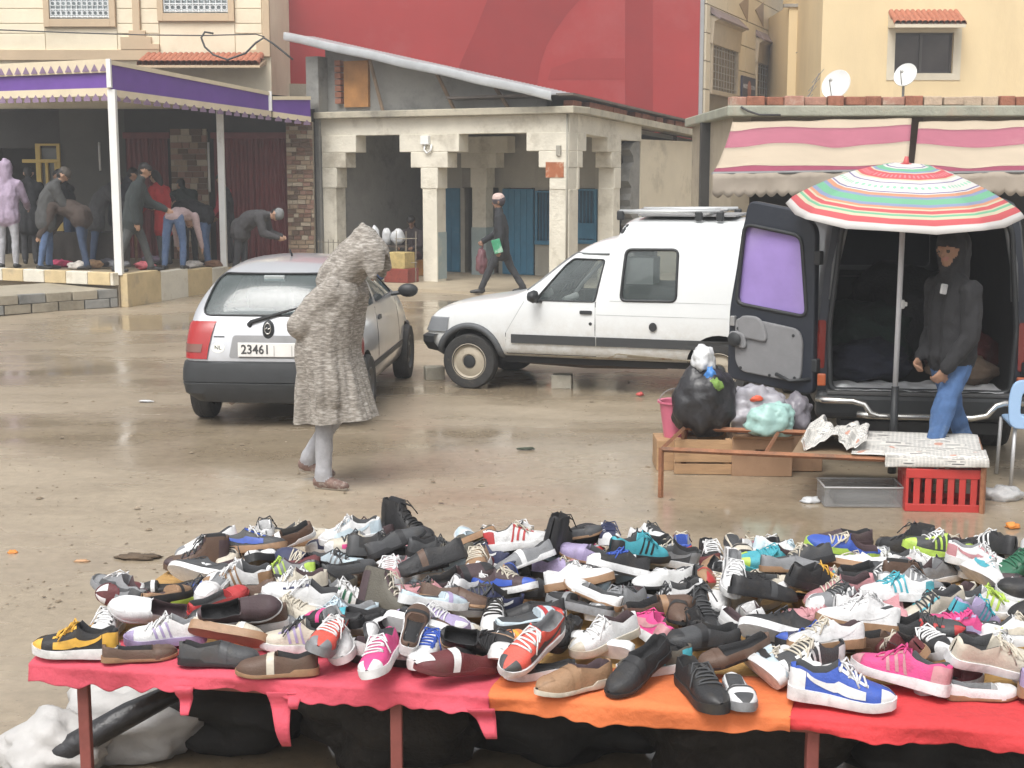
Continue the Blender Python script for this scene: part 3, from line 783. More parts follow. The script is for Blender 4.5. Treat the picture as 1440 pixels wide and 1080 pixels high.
    while y < 6.9:
        b = link('brick', bm_, BRICKM, t); b.location = (-.1 + rr.uniform(-.03, .03), y + .16, sh(max(.5, y)) + .06 + (.0 if y > .5 else 0)); b.rotation_euler = (R(-3), 0, R(rr.uniform(-4, 4)))
        y += .33 if rr.random() > .15 else .6
    MB().prism([(-.1, 3.42), (-.1, 3.46), (7.3, 3.02), (7.3, 2.98)], -2.5, .12, 'x').build('side_roof_sheet', ROOFSH, t)
    return t
ARC = arcade()

# ================================================================== RIGHT: YELLOW HOUSE, LOW SHOP, AWNINGS
YELL = mat('yellow_render', (0.72, 0.57, 0.34), .85, .07, .8, bump=.15, col2=(0.62, 0.48, 0.28), c2amt=.40, c2scale=.5, stretch=(1, 1, .35))
def yellow_house():
    Y = 34.0; t = thing('yellow_house', 'yellow rendered house with tiled hood over a dark two-pane window', 'house')
    X = lambda px: at_y(px, 80, Y).x
    Z = lambda py: at_y(1300, py, Y).z
    # wall with window opening
    a, b, z0, z1 = X(1258), X(1340), Z(103), Z(46)
    for (p, q, r_, s_) in ((X(1155), a, 0, 9.5), (b, X(1600), 0, 9.5), (a, b, 0, z0), (a, b, z1, 9.5)):
        MB().bx(p, q, Y, Y + .35, r_, s_).build('wall', YELL, t)
    MB().bx(X(1155), X(1600), Y + .36, Y + 5, 0, 9.4).build('house_body', YELL, t)
    Y2 = 37.0; X2 = lambda px: at_y(px, 80, Y2).x; Z2 = lambda py: at_y(1135, py, Y2).z
    MB().bx(X2(1108), X2(1175), Y2, Y2 + 3, 0, Z2(8)).build('set_back_wing', YELL, t)
    MB().bx(X2(1100), X2(1175), Y2 - .05, Y2 + .1, Z2(10), Z2(5.5)).build('wing_coping', mat('grey_coping', (0.3, 0.28, 0.25), .8, .2, 3), t)
    u, v, zz0, zz1 = X2(1125), X2(1144), Z2(112), Z2(82)
    w2 = MB().bx(u - .06, v + .06, Y2 - .05, Y2 + .02, zz0 - .07, zz1 + .05).build('small_window', mat('pale_surround', (0.55, 0.48, 0.36), .8, .1, 4), t)
    MB().bx(u, v, Y2 - .07, Y2 - .052, zz0, zz1).build('pane', mat('dim_pane', (0.06, 0.045, 0.04), .3, .3, 3), w2)
    g = MB()
    for i in range(5): g.tube([(u + (v - u) * (i + .5) / 5, Y2 - .085, zz0), (u + (v - u) * (i + .5) / 5, Y2 - .085, zz1)], .008, 5)
    g.build('window_bars', mat('rusty_white_bars', None), w2)
    # window
    SUR = mat('white_reveal', (0.62, 0.56, 0.44), .8, .08, 3)
    f = MB().bx(a - .18, a, Y - .02, Y + .1, z0 - .16, z1 + .1).bx(b, b + .18, Y - .02, Y + .1, z0 - .16, z1 + .1).bx(a, b, Y - .02, Y + .1, z0 - .16, z0).bx(a, b, Y - .02, Y + .1, z1, z1 + .1)
    w_ = f.build('window', SUR, t)
    MB().bx(a, b, Y + .15, Y + .17, z0, z1).build('pane', mat('brown_pane', (0.055, 0.045, 0.042), .12, .4, 1.5), w_)
    m_ = (a + b) / 2 - .05
    fr = MB().bx(a, a + .04, Y + .1, Y + .15, z0, z1).bx(b - .04, b, Y + .1, Y + .15, z0, z1).bx(m_ - .03, m_ + .03, Y + .09, Y + .15, z0, z1).bx(a, b, Y + .1, Y + .15, z0, z0 + .04).bx(a, b, Y + .1, Y + .15, z1 - .04, z1)
    fr.build('sliding_frame', mat('bronze_frame', (0.07, 0.06, 0.055), .4, .1, 4), w_)
    # tiled hood
    xa, xb = X(1247), X(1345); zt, zb_ = Z(20), Z(38)
    h = MB().prism([(Y, zt), (Y - .62, zb_), (Y - .62, zb_ - .07), (Y, zb_ - .02)], xa, xb, 'x').build('tiled_hood', SUR, t)
    tm = MB().lathe([(.078, 0), (.064, .42)], 12, 'z').mesh('roof_tile'); tm.materials.append(TILE)
    n = 13; sl_ = math.atan2(.62, zt - zb_)
    for i in range(n):
        for r in range(2):
            o = link('roof_tile', tm, None, h); o.location = (xa + (xb - xa) * (i + .5) / n, Y - .62 + r * .30, zb_ + .02 + r * (zt - zb_) * .49); o.rotation_euler = (-sl_ * .95, 0, 0)
    # wires
    MB().tube([(X2(1118), Y2 - .1, Z2(75)), (X2(1140), Y2 - .1, Z2(62)), (X2(1153), Y2 - .1, Z2(45))], .012, 5).build('wall_cable', mat('black_cable', (0.05, 0.05, 0.05), .6, .1, 4), t)
    return t
yellow_house()

def dish(px, py, Y, r, label):
    p = at_y(px, py, Y)
    t = thing('satellite_dish', label, 'satellite dish', (p.x, p.y, p.z - .6), 0, 'satellite dishes on the roofs')
    WD = mat('dish_white', (0.66, 0.67, 0.66), .45, .05, 5)
    nrm = Vector((-.62, -.70, .35)).normalized()
    M_ = Matrix.Translation((0, -.05, .6)) @ nrm.to_track_quat('Z', 'Y').to_matrix().to_4x4()
    mb = MB(); prof = [(max(.002, r * k / 8), .16 * r * (k / 8) ** 2) for k in range(0, 9)] + [(r * 1.03, .16 * r - .015)] + [(max(.002, r * k / 8), .16 * r * (k / 8) ** 2 - .02) for k in range(8, -1, -1)]
    mb.lathe(prof, 28, 'z'); me = mb.mesh(); me.transform(M_)
    d = link('reflector', me, WD, t, smooth=50)
    tip = M_ @ Vector((0, 0, r * 1.1)); low = M_ @ Vector((0, -r, .1))
    GM = mat('galvanised_pipe', (0.28, 0.28, 0.27), .5, .2, 6, metal=.5)
    MB().tube([low, tip], .012, 6).build('feed_arm', GM, t)
    MB().tube([tip, tip + (Vector((0, 0, .6)) - tip).normalized() * .12], .035, 8).build('feed_head', WD, t, smooth=40)
    MB().tube([(0, .05, .6), (0, .12, .55), (0, .12, 0.0), (0, .12, -.4)], .03, 8).build('mast', GM, t, smooth=40)
    return t

SHY = 18.0
def low_shop():
    t = thing('low_shop', 'low shop with crumbling green stained slab and loose bricks along its roof', 'shop')
    X = lambda px: at_y(px, 160, SHY).x
    Z = lambda py: at_y(1200, py, SHY).z
    x0 = X(1017); x1 = X(1700)
    SL = mat('mossy_green_slab', (0.30, 0.31, 0.25), .85, .2, 3, bump=.5, col2=(0.33, 0.26, 0.19), c2amt=.42)
    MB().bx(x0, x1, SHY - .35, SHY + 4, Z(165), Z(150)).build('roof_slab', SL, t, bevel=.02)
    MB().bx(x0 + .12, x0 + .35, SHY, SHY + 4, 0, Z(165)).build('side_wall', mat('shop_side_plaster', (0.36, 0.31, 0.23), .9, .15, 2, col2=(0.2, 0.17, 0.13), c2amt=.4), t)
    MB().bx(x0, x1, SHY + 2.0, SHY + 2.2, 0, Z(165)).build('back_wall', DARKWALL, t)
    MB().bx(x0 + .35, x1, SHY, SHY + .2, 2.25, Z(165)).build('lintel_wall', mat('lintel_plaster', (0.22, 0.19, 0.15), .9, .15, 2), t)
    for px in (1285, 1545): MB().bx(X(px) - .12, X(px) + .12, SHY - .02, SHY + .25, 0, Z(164)).build('pillar', mat('brown_pillar', (0.13, 0.10, 0.085), .8, .2, 3), t, bevel=.01)
    # bricks lying along the roof edge, each different
    rnd = random.Random(21); bm_ = MB().box((0, 0, 0), (.26, .2, .115)).mesh('brick'); x = x0 + .05
    mats = [BRICKM, mat('pale_brick', (0.42, 0.33, 0.24), .9, .2, 9, bump=.4), mat('rose_brick', (0.36, 0.19, 0.14), .9, .2, 9, bump=.4, col2=(0.42, 0.36, 0.28), c2amt=.42)]
    ms = []
    for m_ in mats:
        q = bm_.copy(); q.materials.append(m_); ms.append(q)
    while x < x1 - .2:
        wd = rnd.uniform(.17, .27)
        if rnd.random() > .06:
            o = link('brick', rnd.choice(ms), None, t, bevel=.012); o.scale = (wd / .26, 1, rnd.uniform(.85, 1.15))
            o.location = (x + wd / 2, SHY - .2 + rnd.uniform(-.04, .04), Z(150) + .055); o.rotation_euler = (0, 0, R(rnd.uniform(-7, 7)))
        x += wd + .015
    MB().tube([(X(1035), SHY - .37, Z(152)), (X(1045), SHY - .39, Z(158)), (X(1060), SHY - .38, Z(163)), (X(1090), SHY - .36, Z(163.5))], .015, 6).build('sagging_cable', mat('black_cable', None), t, smooth=True)
    return t
low_shop()

PINK = mat('faded_pink_awning_cloth', (0.33, 0.105, 0.145), .8, .08, 3, bump=.1, bscale=30, col2=(0.35, 0.15, 0.17), c2amt=.35)
ACREAM = mat('stained_cream_awning_cloth', (0.43, 0.355, 0.265), .8, .06, 2, bump=.1, bscale=30, col2=(0.34, 0.24, 0.15), c2amt=.3, c2scale=1.4)
MAROON = mat('maroon_awning_cloth', (0.25, 0.045, 0.085), .8, .1, 3)
VAL = mat('dusty_valance_cloth', (0.34, 0.29, 0.235), .85, .08, 3, col2=(0.3, 0.25, 0.2), c2amt=.33)
def shop_awning(pl_t, pr_t, pl_b, pr_b, label, sd):
    """fabric awning: four stripes from wall down to front edge, then scalloped valance"""
    Yt, Yb = SHY - .36, SHY - 2.1
    ta, tb = at_y(pl_t, 172, Yt), at_y(pr_t, 167, Yt); ba, bb = at_y(pl_b, 244, Yb), at_y(pr_b, 240, Yb)
    t = thing('striped_awning', label, 'awning', (0, 0, 0), 0, 'striped cloth awnings of the low shop')
    stripes = [(0, .13, ACREAM), (.13, .42, PINK), (.42, .86, ACREAM), (.86, 1.0, MAROON)]
    rnd = random.Random(sd)
    def S(u, v):
        p = ta.lerp(tb, u).lerp(ba.lerp(bb, u), v)
        sag = -.05 * math.sin(math.pi * v) - .03 * math.sin(u * 9 + sd) * math.sin(math.pi * v) + .02 * noise.noise(Vector((u * 6, v * 3, sd)))
        return (p.x, p.y, p.z + sag)
    for (a, b, m) in stripes:
        mb = MB(); mb.grid(lambda u, v: S(u, a + (b - a) * v), 40, 6)
        me = mb.mesh(); o = link('cloth_stripe', me, m, t, smooth=True)
        sd_ = o.modifiers.new('s', 'SOLIDIFY'); sd_.thickness = .006
    # valance with scallops
    n = 18; mb = MB()
    def V(u, v):
        p = Vector(S(u, 1.0)); k = (u * n) % 1
        low = .22 + .045 * math.sin(math.pi * k)
        return (p.x, p.y - .012 + .03 * noise.noise(Vector((u * 9, v, sd))), p.z - v * low)
    mb.grid(V, n * 8 + 1, 5); o = mb.build('valance', VAL, t, smooth=True)
    s2 = o.modifiers.new('s', 'SOLIDIFY'); s2.thickness = .006
    # front bar and side arms
    GM = mat('awning_bar_steel', (0.2, 0.2, 0.2), .5, .1, 5, metal=.5)
    MB().tube([S(0, 1), S(1, 1)], .02, 8).build('front_bar', GM, t)
    for u in (0, 1): MB().tube([S(u, 1), (S(u, 0)[0], SHY, S(u, 1)[2] - .05)], .016, 6).build('arm', GM, t)
shop_awning(1030, 1282, 1002, 1276, 'pink and cream striped awning with rust stains over the open minibus door', 2)
shop_awning(1292, 1560, 1284, 1575, 'pink and cream striped awning with loose folds beyond the dark gap', 5)

dish(1176, 120, 33.2, .35, 'larger white satellite dish above the shop roof bricks')
dish(1273, 106, 32.9, .27, 'smaller white satellite dish below the two-pane window')
# thin antenna
def antenna():
    p = at_y(1118, 140, 30)
    t = thing('roof_antenna', 'thin bare metal antenna leaning beside the small barred window', 'antenna', (p.x, p.y, p.z - .6))
    GM = mat('antenna_rod', (0.22, 0.2, 0.18), .6, .1, 5, metal=.4)
    a = Vector((0, 0, 0)); b = at_y(1152, 103, 30) - t.location
    MB().tube([(0, 0, -.3), a, b], .012, 6).build('boom', GM, t)
    for k in range(5):
        q = a.lerp(b, .35 + k * .15); MB().tube([q + Vector((-.12, 0, -.14)), q + Vector((.12, 0, .14))], .007, 5).build('element', GM, t)
antenna()
# overhead cables on the left facade
def cables():
    CB = mat('black_cable', None); Y = 27.7
    pts = [at_y(px, py, Y) for px, py in ((-60, 38), (0, 42), (100, 46), (200, 49), (285, 50), (360, 48), (372, 52))]
    o = MB().tube(pts, .013, 6).build('overhead_cable', CB, smooth=True); tag(o, 'thin dark cable strung straight across cream facade below window grilles', 'cable')
    pts = [at_y(px, py, Y - .85) for px, py in ((300, 47), (288, 45), (283, 53), (288, 66), (300, 77), (320, 84), (345, 75), (360, 60), (371, 53), (385, 62), (400, 74), (412, 84))]
    o = MB().tube(pts, .02, 6).build('slack_cable', CB, smooth=True); tag(o, 'thick black cable hanging in a loop near the red wall', 'cable')
cables()
# ================================================================== VEHICLES
TYRE = mat('tyre_rubber', (0.030, 0.029, 0.028), .8, .25, 12, bump=.3, bscale=60, col2=(0.10, 0.085, 0.06), c2amt=.36, c2scale=7)
BLACKP = mat('black_plastic', (0.022, 0.024, 0.026), .5, .15, 8, col2=(0.055, 0.05, 0.042), c2amt=.3, c2scale=4)
CABIN = mat('cabin_grey', (0.10, 0.105, 0.11), .8, .15, 5)
UNDER = mat('underbody_dark', (0.02, 0.02, 0.02), .9, .2, 5)
SILVER = mat('silver_paint', (0.48, 0.49, 0.51), .32, .04, 3, metal=.4, coat=.8, dirt=(.18, .75, (0.25, 0.2, 0.14)), col2=(0.38, 0.37, 0.35), c2amt=.33, c2scale=1.5)
VWHITE = mat('white_van_paint', (0.70, 0.72, 0.72), .28, .03, 2, coat=.6, dirt=(.28, .80, (0.33, 0.27, 0.19)), col2=(0.58, 0.57, 0.53), c2amt=.33, c2scale=1.3)
NAVY = mat('dark_navy_paint', (0.014, 0.018, 0.028), .5, .15, 3, coat=.12, col2=(0.05, 0.05, 0.05), c2amt=.3)
SEAM = mat('panel_seam', (0.03, 0.03, 0.03), .8, .1, 5)
CHROME = mat('dull_chrome', (0.62, 0.61, 0.58), .22, .1, 6, metal=.9)
GLASS = glass_mat('car_glass', (0.78, 0.86, 0.86), .74)

def loft(stations, sub=2):
    vs = []; n = None
    for (x, half) in stations:
        ring = [(x, y, z) for (y, z) in half] + [(x, -y, z) for (y, z) in reversed(half[1:-1])]
        n = len(ring); vs += ring
    fs = [tuple(range(n - 1, -1, -1)), tuple(range((len(stations) - 1) * n, len(stations) * n))]
    for j in range(len(stations) - 1):
        for i in range(n):
            a = j * n + i; b = j * n + (i + 1) % n
            fs.append((a, b, b + n, a + n))
    me = MB().add(vs, fs).mesh('loft')
    return bake(me, [('SUBSURF', dict(levels=sub, render_levels=sub))]) if sub else me
def sec(zs, zm, zb, zr, wm, wb, wr, crown=.01):
    return [(0, zs), (wm * .8, zs), (wm * .97, zs + .05), (wm, zm), (wb, zb), ((wb + wr) / 2 + .02, zb + (zr - zb) * .5), (wr, zr - min(.07, (zr - zb) * .3)), (wr * .78, zr - .012), (0, zr + crown)]

def wheel(t, x, y, r, wd, side, rim_m, hub_m, rim_r=.62, steer=0, name='wheel', holes=True):
    prof = [(r * .6, -wd * .42), (r * .80, -wd * .5), (r * .95, -wd * .47), (r, -wd * .33), (r * 1.0, -wd * .1), (r * .985, -wd * .08), (r * 1.0, -wd * .05), (r * 1.0, wd * .05), (r * .985, wd * .08), (r * 1.0, wd * .1), (r, wd * .33), (r * .95, wd * .47), (r * .80, wd * .5), (r * .6, wd * .42)]
    o = MB().lathe(prof, 40, 'y').build(name, TYRE, t, smooth=40)
    o.location = (x, y, r - .012); o.rotation_euler.z = steer
    s = side; R1 = r * rim_r
    rim = [(R1 * 1.0, s * wd * .44), (R1 * .97, s * wd * .46), (R1 * .90, s * wd * .30), (R1 * .82, s * wd * .26), (R1 * .60, s * wd * .36), (R1 * .42, s * wd * .38), (R1 * .40, s * wd * .32), (R1 * .05, s * wd * .30)]
    rm = MB().lathe(rim, 40, 'y').build('rim', rim_m, o, smooth=40)
    hc = MB().lathe([(R1 * .36, s * wd * .33), (R1 * .34, s * wd * .42), (R1 * .2, s * wd * .46), (.001, s * wd * .47)], 20, 'y').build('hub_cap', hub_m, o, smooth=40)
    hm = MB().box((0, 0, 0), (.03, .006, .018)).mesh('rim_hole')
    for k in range(8 if holes else 0):
        a = 2 * math.pi * k / 8; link('rim_hole', hm, UNDER, rm, loc=(R1 * .72 * math.cos(a), s * wd * .315, R1 * .72 * math.sin(a)))
    return o

def put_patch(t, bvh, poly, face, m, name, off=.004, rad=0, rings=4, d=.06, parent=None, rim=.012, rear_x=-1):
    P = rounded(poly, rad) if rad else poly
    if face == 'rear': me = patch(bvh, P, (rear_x, 0, 0), (0, 1, 0), (0, 0, 1), (1, 0, 0), off, rings, d, rim)
    elif face == 'front': me = patch(bvh, P, (6, 0, 0), (0, 1, 0), (0, 0, 1), (-1, 0, 0), off, rings, d, rim)
    elif face == 'right': me = patch(bvh, P, (0, -2, 0), (1, 0, 0), (0, 0, 1), (0, 1, 0), off, rings, d, rim)
    elif face == 'left': me = patch(bvh, P, (0, 2, 0), (1, 0, 0), (0, 0, 1), (0, -1, 0), off, rings, d, rim)
    return link(name, me, m, parent or t, smooth=40)

# ---------------- silver hatchback (local +x forward, +y left)
def hatchback():
    p = at_z(293, 584); hd = math.pi / 2 - R(4)
    # origin: middle of the rear bumper line on the ground
    fwd = Vector((math.cos(hd), math.sin(hd), 0)); lf = Vector((-fwd.y, fwd.x, 0))
    org = p - fwd * .60 - lf * .76 * .90
    t = thing('silver_hatchback', 'silver three-door hatchback with white number plate seen from behind', 'car', (org.x, org.y, 0), hd); t.scale = (1, .90, .975)
    st = [(0.0, sec(.26, .40, .50, .58, .66, .64, .50, .0)), (.03, sec(.22, .42, .58, .70, .755, .72, .56, .0)), (.09, sec(.20, .46, .76, .92, .80, .76, .62, .0)),
          (.20, sec(.19, .5, .90, 1.14, .81, .78, .60)), (.35, sec(.19, .5, .92, 1.335, .815, .785, .555)), (.75, sec(.19, .5, .92, 1.395, .82, .79, .55, .015)),
          (1.35, sec(.19, .5, .92, 1.415, .82, .795, .555, .02)), (1.92, sec(.19, .5, .92, 1.375, .82, .79, .55, .015)), (2.28, sec(.19, .5, .91, 1.22, .82, .78, .58)), (2.72, sec(.19, .5, .88, .985, .82, .76, .66)),
          (2.95, sec(.20, .5, .84, .92, .81, .75, .64)), (3.40, sec(.22, .48, .70, .80, .78, .73, .60)), (3.62, sec(.24, .46, .58, .68, .70, .66, .52)), (3.73, sec(.28, .42, .48, .55, .56, .54, .40))]
    body = loft(st)
    bv = bvh_of(body)
    inner = loft([(.30, sec(.45, .6, .90, 1.16, .70, .69, .50)), (.45, sec(.45, .6, .90, 1.28, .73, .70, .50)), (1.3, sec(.45, .6, .90, 1.36, .74, .72, .50)), (1.9, sec(.45, .6, .90, 1.32, .74, .71, .50)), (2.3, sec(.45, .6, .88, 1.14, .74, .70, .5)), (2.6, sec(.45, .6, .84, .95, .74, .68, .5))], 1)
    body.materials.append(SILVER)
    body = cut(body, inner, CABIN)
    rw = rounded([(-.645, .955), (.645, .955), (.535, 1.295), (-.535, 1.295)], .09)
    body = cut(body, MB().prism(rw, -.3, .55, 'x').mesh(), BLACKP)
    swin = [rounded([(.50, .96), (.68, 1.27), (1.22, 1.31), (1.22, .96)], .05), rounded([(1.30, .96), (1.30, 1.315), (1.88, 1.285), (2.42, .97)], .05)]
    for s_ in swin: body = cut(body, MB().prism(s_, -1.2, 1.2, 'y').mesh(), BLACKP)
    body = cut(body, MB().prism(rounded([(-.62, .99), (.62, .99), (.52, 1.30), (-.52, 1.30)], .08), 1.9, 3.0, 'x').mesh(), BLACKP)
    for wx in (.60, 3.04):
        for s_ in (-1, 1):
            body = cut(body, MB().lathe([(.001, s_ * .5), (.325, s_ * .5), (.325, s_ * .95), (.001, s_ * .95)], 32, 'y', (wx, 0, .28)).mesh(), UNDER)
    link('body', body, None, t, smooth=35)
    put_patch(t, bv, rw, 'rear', GLASS, 'rear_window', -.010, rings=5, rim=0)
    for side in ('right', 'left'):
        for s_ in swin: put_patch(t, bv, s_, side, GLASS, 'side_window', -.010, rings=4, rim=0)
    put_patch(t, bv, rounded([(-.62, .99), (.62, .99), (.52, 1.30), (-.52, 1.30)], .08), 'front', GLASS, 'windscreen', -.01, rim=0)
    # rubber surround of the rear window
    fr = MB(); pts = []
    for (a, b) in dense(rw, .05):
        h = bv.ray_cast(Vector((-1, a, b)), Vector((1, 0, 0))); pts.append(h[0] + Vector((-.003, 0, 0)))
    fr.tube(pts + pts[:1], .009, 6, caps=False); fr.build('window_seal', BLACKP, t, smooth=True)
    # rear bumper, wrapped round the corners
    prof = [(.205, -.01), (.22, .03), (.30, .045), (.385, .047), (.392, .038), (.40, .047), (.50, .042), (.56, .028), (.58, -.01)]
    bm_ = band(bv, .75, 0, 112, 248, prof, na=48); rb = link('rear_bumper', bm_, BLACKP, t, smooth=35)
    fb = band(bv, 2.9, 0, -70, 70, prof, na=40); link('front_bumper', fb, BLACKP, t, smooth=35)
    # wrap-around tail lights
    RL = mat('red_lens', (0.32, 0.012, 0.012), .25, .08, 8, coat=.2); AL = mat('smoke_lens', (0.16, 0.06, 0.04), .15, .1, 8, coat=.8)
    for s_ in (1, -1):
        a0, a1 = (143, 112.5) if s_ > 0 else (217, 247.5)
        prof = [(.585, -.006), (.592, .018), (.69, .022), (.70, .022), (.80, .020), (.88, .016), (.915, -.006)]
        l_ = link('tail_light', band(bv, .75, 0, a0, a1, prof, na=12), RL, t, smooth=40)
        l_['label'] = 'red tail light with darker reversing lens'
        link('reversing_lens', band(bv, .75, 0, a0 + (a1 - a0) * .1, a0 + (a1 - a0) * .72, [(.645, .0), (.648, .026), (.715, .027), (.72, .0)], na=10), AL, l_, smooth=40)
    # plate recess, plate, digits
    def hx(y, z): h = bv.ray_cast(Vector((-1, y, z)), Vector((1, 0, 0))); return h[0].x
    pr = put_patch(t, bv, rounded([(-.36, .60), (.36, .60), (.33, .79), (-.33, .79)], .03), 'rear', mat('plate_recess_grey', (0.22, 0.22, 0.22), .5, .1, 5), 'plate_recess', .003, d=.04)
    x_ = hx(0, .66) - .03
    pl = MB().bx(x_, x_ + .012, -.27, .27, .615, .735).build('number_plate', mat('plate_white', (0.72, 0.71, 0.68), .4, .08, 6, col2=(0.55, 0.52, 0.46), c2amt=.35), t, bevel=.004)
    tm = text_mesh('23461', .108, .001, .002); tm.transform(Matrix(((0, 0, -1, 0), (-1, 0, 0, 0), (0, 1, 0, 0), (0, 0, 0, 1))))
    o = link('plate_number', tm, mat('plate_black', (0.05, 0.05, 0.05), .6, .1, 5), pl); o.location = (x_ - .0015, .105, .675)
    tm = text_mesh('|     |', .10, .001); tm.transform(Matrix(((0, 0, -1, 0), (-1, 0, 0, 0), (0, 1, 0, 0), (0, 0, 0, 1))))
    o = link('plate_divider', tm, mat('plate_grey', (0.45, 0.44, 0.42), .6, .1, 5), pl); o.location = (x_ - .0015, -.15, .675)
    # lock badge: dark oval with a ring and bar emblem
    xb = hx(0, .83)
    bd = MB().lathe([(.001, -.022), (.05, -.02), (.062, -.01), (.064, .02)], 24, 'x', (0, 0, 0)).build('hatch_badge', BLACKP, t, smooth=40); bd.location = (xb - .004, .0, .835); bd.scale = (1, .85, 1.35)
    em = MB().tube([(-.0, .034 * math.cos(a), .034 * math.sin(a)) for a in np.linspace(0, 2 * math.pi, 25)], .005, 6, caps=False).tube([(-.002, .03, -.004), (-.002, .0, .006), (-.002, .0, -.006), (-.002, -.03, .004)], .005, 6)
    e = em.build('badge_emblem', CHROME, bd, smooth=True); e.location = (-.024, 0, .012)
    # country oval, model badge, wiper, brake lamp, aerial
    def ell(y, z, a, b, n=20): return [(y + a * math.cos(k * 2 * math.pi / n), z + b * math.sin(k * 2 * math.pi / n)) for k in range(n)]
    ov = put_patch(t, bv, ell(.465, .685, .062, .042), 'rear', mat('sticker_white', (0.68, 0.68, 0.62), .5, .05, 5), 'country_sticker', .003, rings=2, d=.5)
    tm = text_mesh('NL', .055, .0005); tm.transform(Matrix(((0, 0, -1, 0), (-1, 0, 0, 0), (0, 1, 0, 0), (0, 0, 0, 1))))
    o = link('sticker_letters', tm, mat('plate_black', None), ov); o.location = (hx(.465, .685) - .006, .465, .685); o.rotation_euler.z = R(-4)
    put_patch(t, bv, [(.41, .772), (.51, .772), (.51, .782), (.41, .782)], 'rear', BLACKP, 'model_badge', .003, rings=1, d=.05)
    a = Vector((hx(.14, .93) - .03, .16, .905)); b = Vector((hx(-.25, 1.0) - .02, -.30, 1.03))
    MB().tube([a + Vector((.02, .02, -.03)), a, b], [.03, .018, .008], 8).build('rear_wiper', BLACKP, t, smooth=40)
    xl = hx(0, 1.26); MB().box((xl + .025, 0, 1.255), (.03, .20, .055)).build('brake_lamp', mat('grey_lamp', (0.30, 0.33, 0.33), .3, .1, 4), t, bevel=.01)
    MB().tube([(1.0, .0, 1.415), (.93, 0, 1.47)], [.012, .006], 6).build('aerial_stub', BLACKP, t)
    # door seam, handle, side moulding on both sides
    for side in ('right', 'left'):
        put_patch(t, bv, [(1.22, .3), (1.232, .3), (1.232, .93), (1.22, .93)], side, SEAM, 'door_seam', .002, rings=1, d=.1, rim=.004)
        put_patch(t, bv, [(2.52, .3), (2.532, .3), (2.50, .90), (2.488, .90)], side, SEAM, 'door_seam', .002, rings=1, d=.1, rim=.004)
        put_patch(t, bv, rounded([(1.30, .80), (1.45, .80), (1.45, .84), (1.30, .84)], .015), side, BLACKP, 'door_handle', .012, rings=1)
        put_patch(t, bv, [(.95, .40), (2.68, .40), (2.68, .45), (.95, .45)], side, BLACKP, 'side_moulding', .010, rings=1, d=.2)
    for s_ in (1, -1):
        m_ = MB().lathe([(.001, -.05), (.075, -.05), (.095, -.02), (.09, .03), (.05, .07), (.001, .08)], 18, 'x').build('door_mirror', BLACKP, t, smooth=True); m_.location = (2.32, s_ * .94, .99); m_.scale = (1, 1.15, .72)
        MB().tube([(2.34, s_ * .74, .95), (2.33, s_ * .88, .97)], .025, 6).build('mirror_arm', BLACKP, t)
    # seats seen through the glass
    SEAT = mat('grey_seat_cloth', (0.09, 0.11, 0.13), .9, .2, 10)
    for (sx, sy, sw, hz) in ((.62, .33, .58, .98), (.62, -.33, .58, .98), (1.55, .36, .48, 1.08), (1.55, -.36, .48, 1.08)):
        s1 = MB().box((0, 0, 0), (.14, sw, .62)).build('seat_back', SEAT, t, bevel=.06, bseg=3); s1.location = (sx, sy, hz - .31); s1.rotation_euler.y = R(-14)
        if sx > 1: 
            h1 = MB().box((0, 0, 0), (.09, .25, .17)).build('headrest', SEAT, s1, bevel=.035, bseg=3); h1.location = (0, 0, .40)
    MB().bx(.25, .6, -.6, .6, .86, .875).build('parcel_shelf', SEAT, t)
    dk = mat('dull_steel_wheel', (0.12, 0.12, 0.12), .5, .2, 6, metal=.4)
    for wx in (.60, 3.04):
        for s_ in (-1, 1): wheel(t, wx, s_ * .76, .288, .18, s_, dk, BLACKP)
    MB().bx(.3, 3.4, -.6, .6, .17, .30).build('floor_pan', UNDER, t)
    MB().tube([(.02, .35, .22), (.6, .35, .24)], .025, 8).build('exhaust', mat('rusty_exhaust', (0.1, 0.07, 0.05), .7, .2, 8), t)
    return t
hatchback()

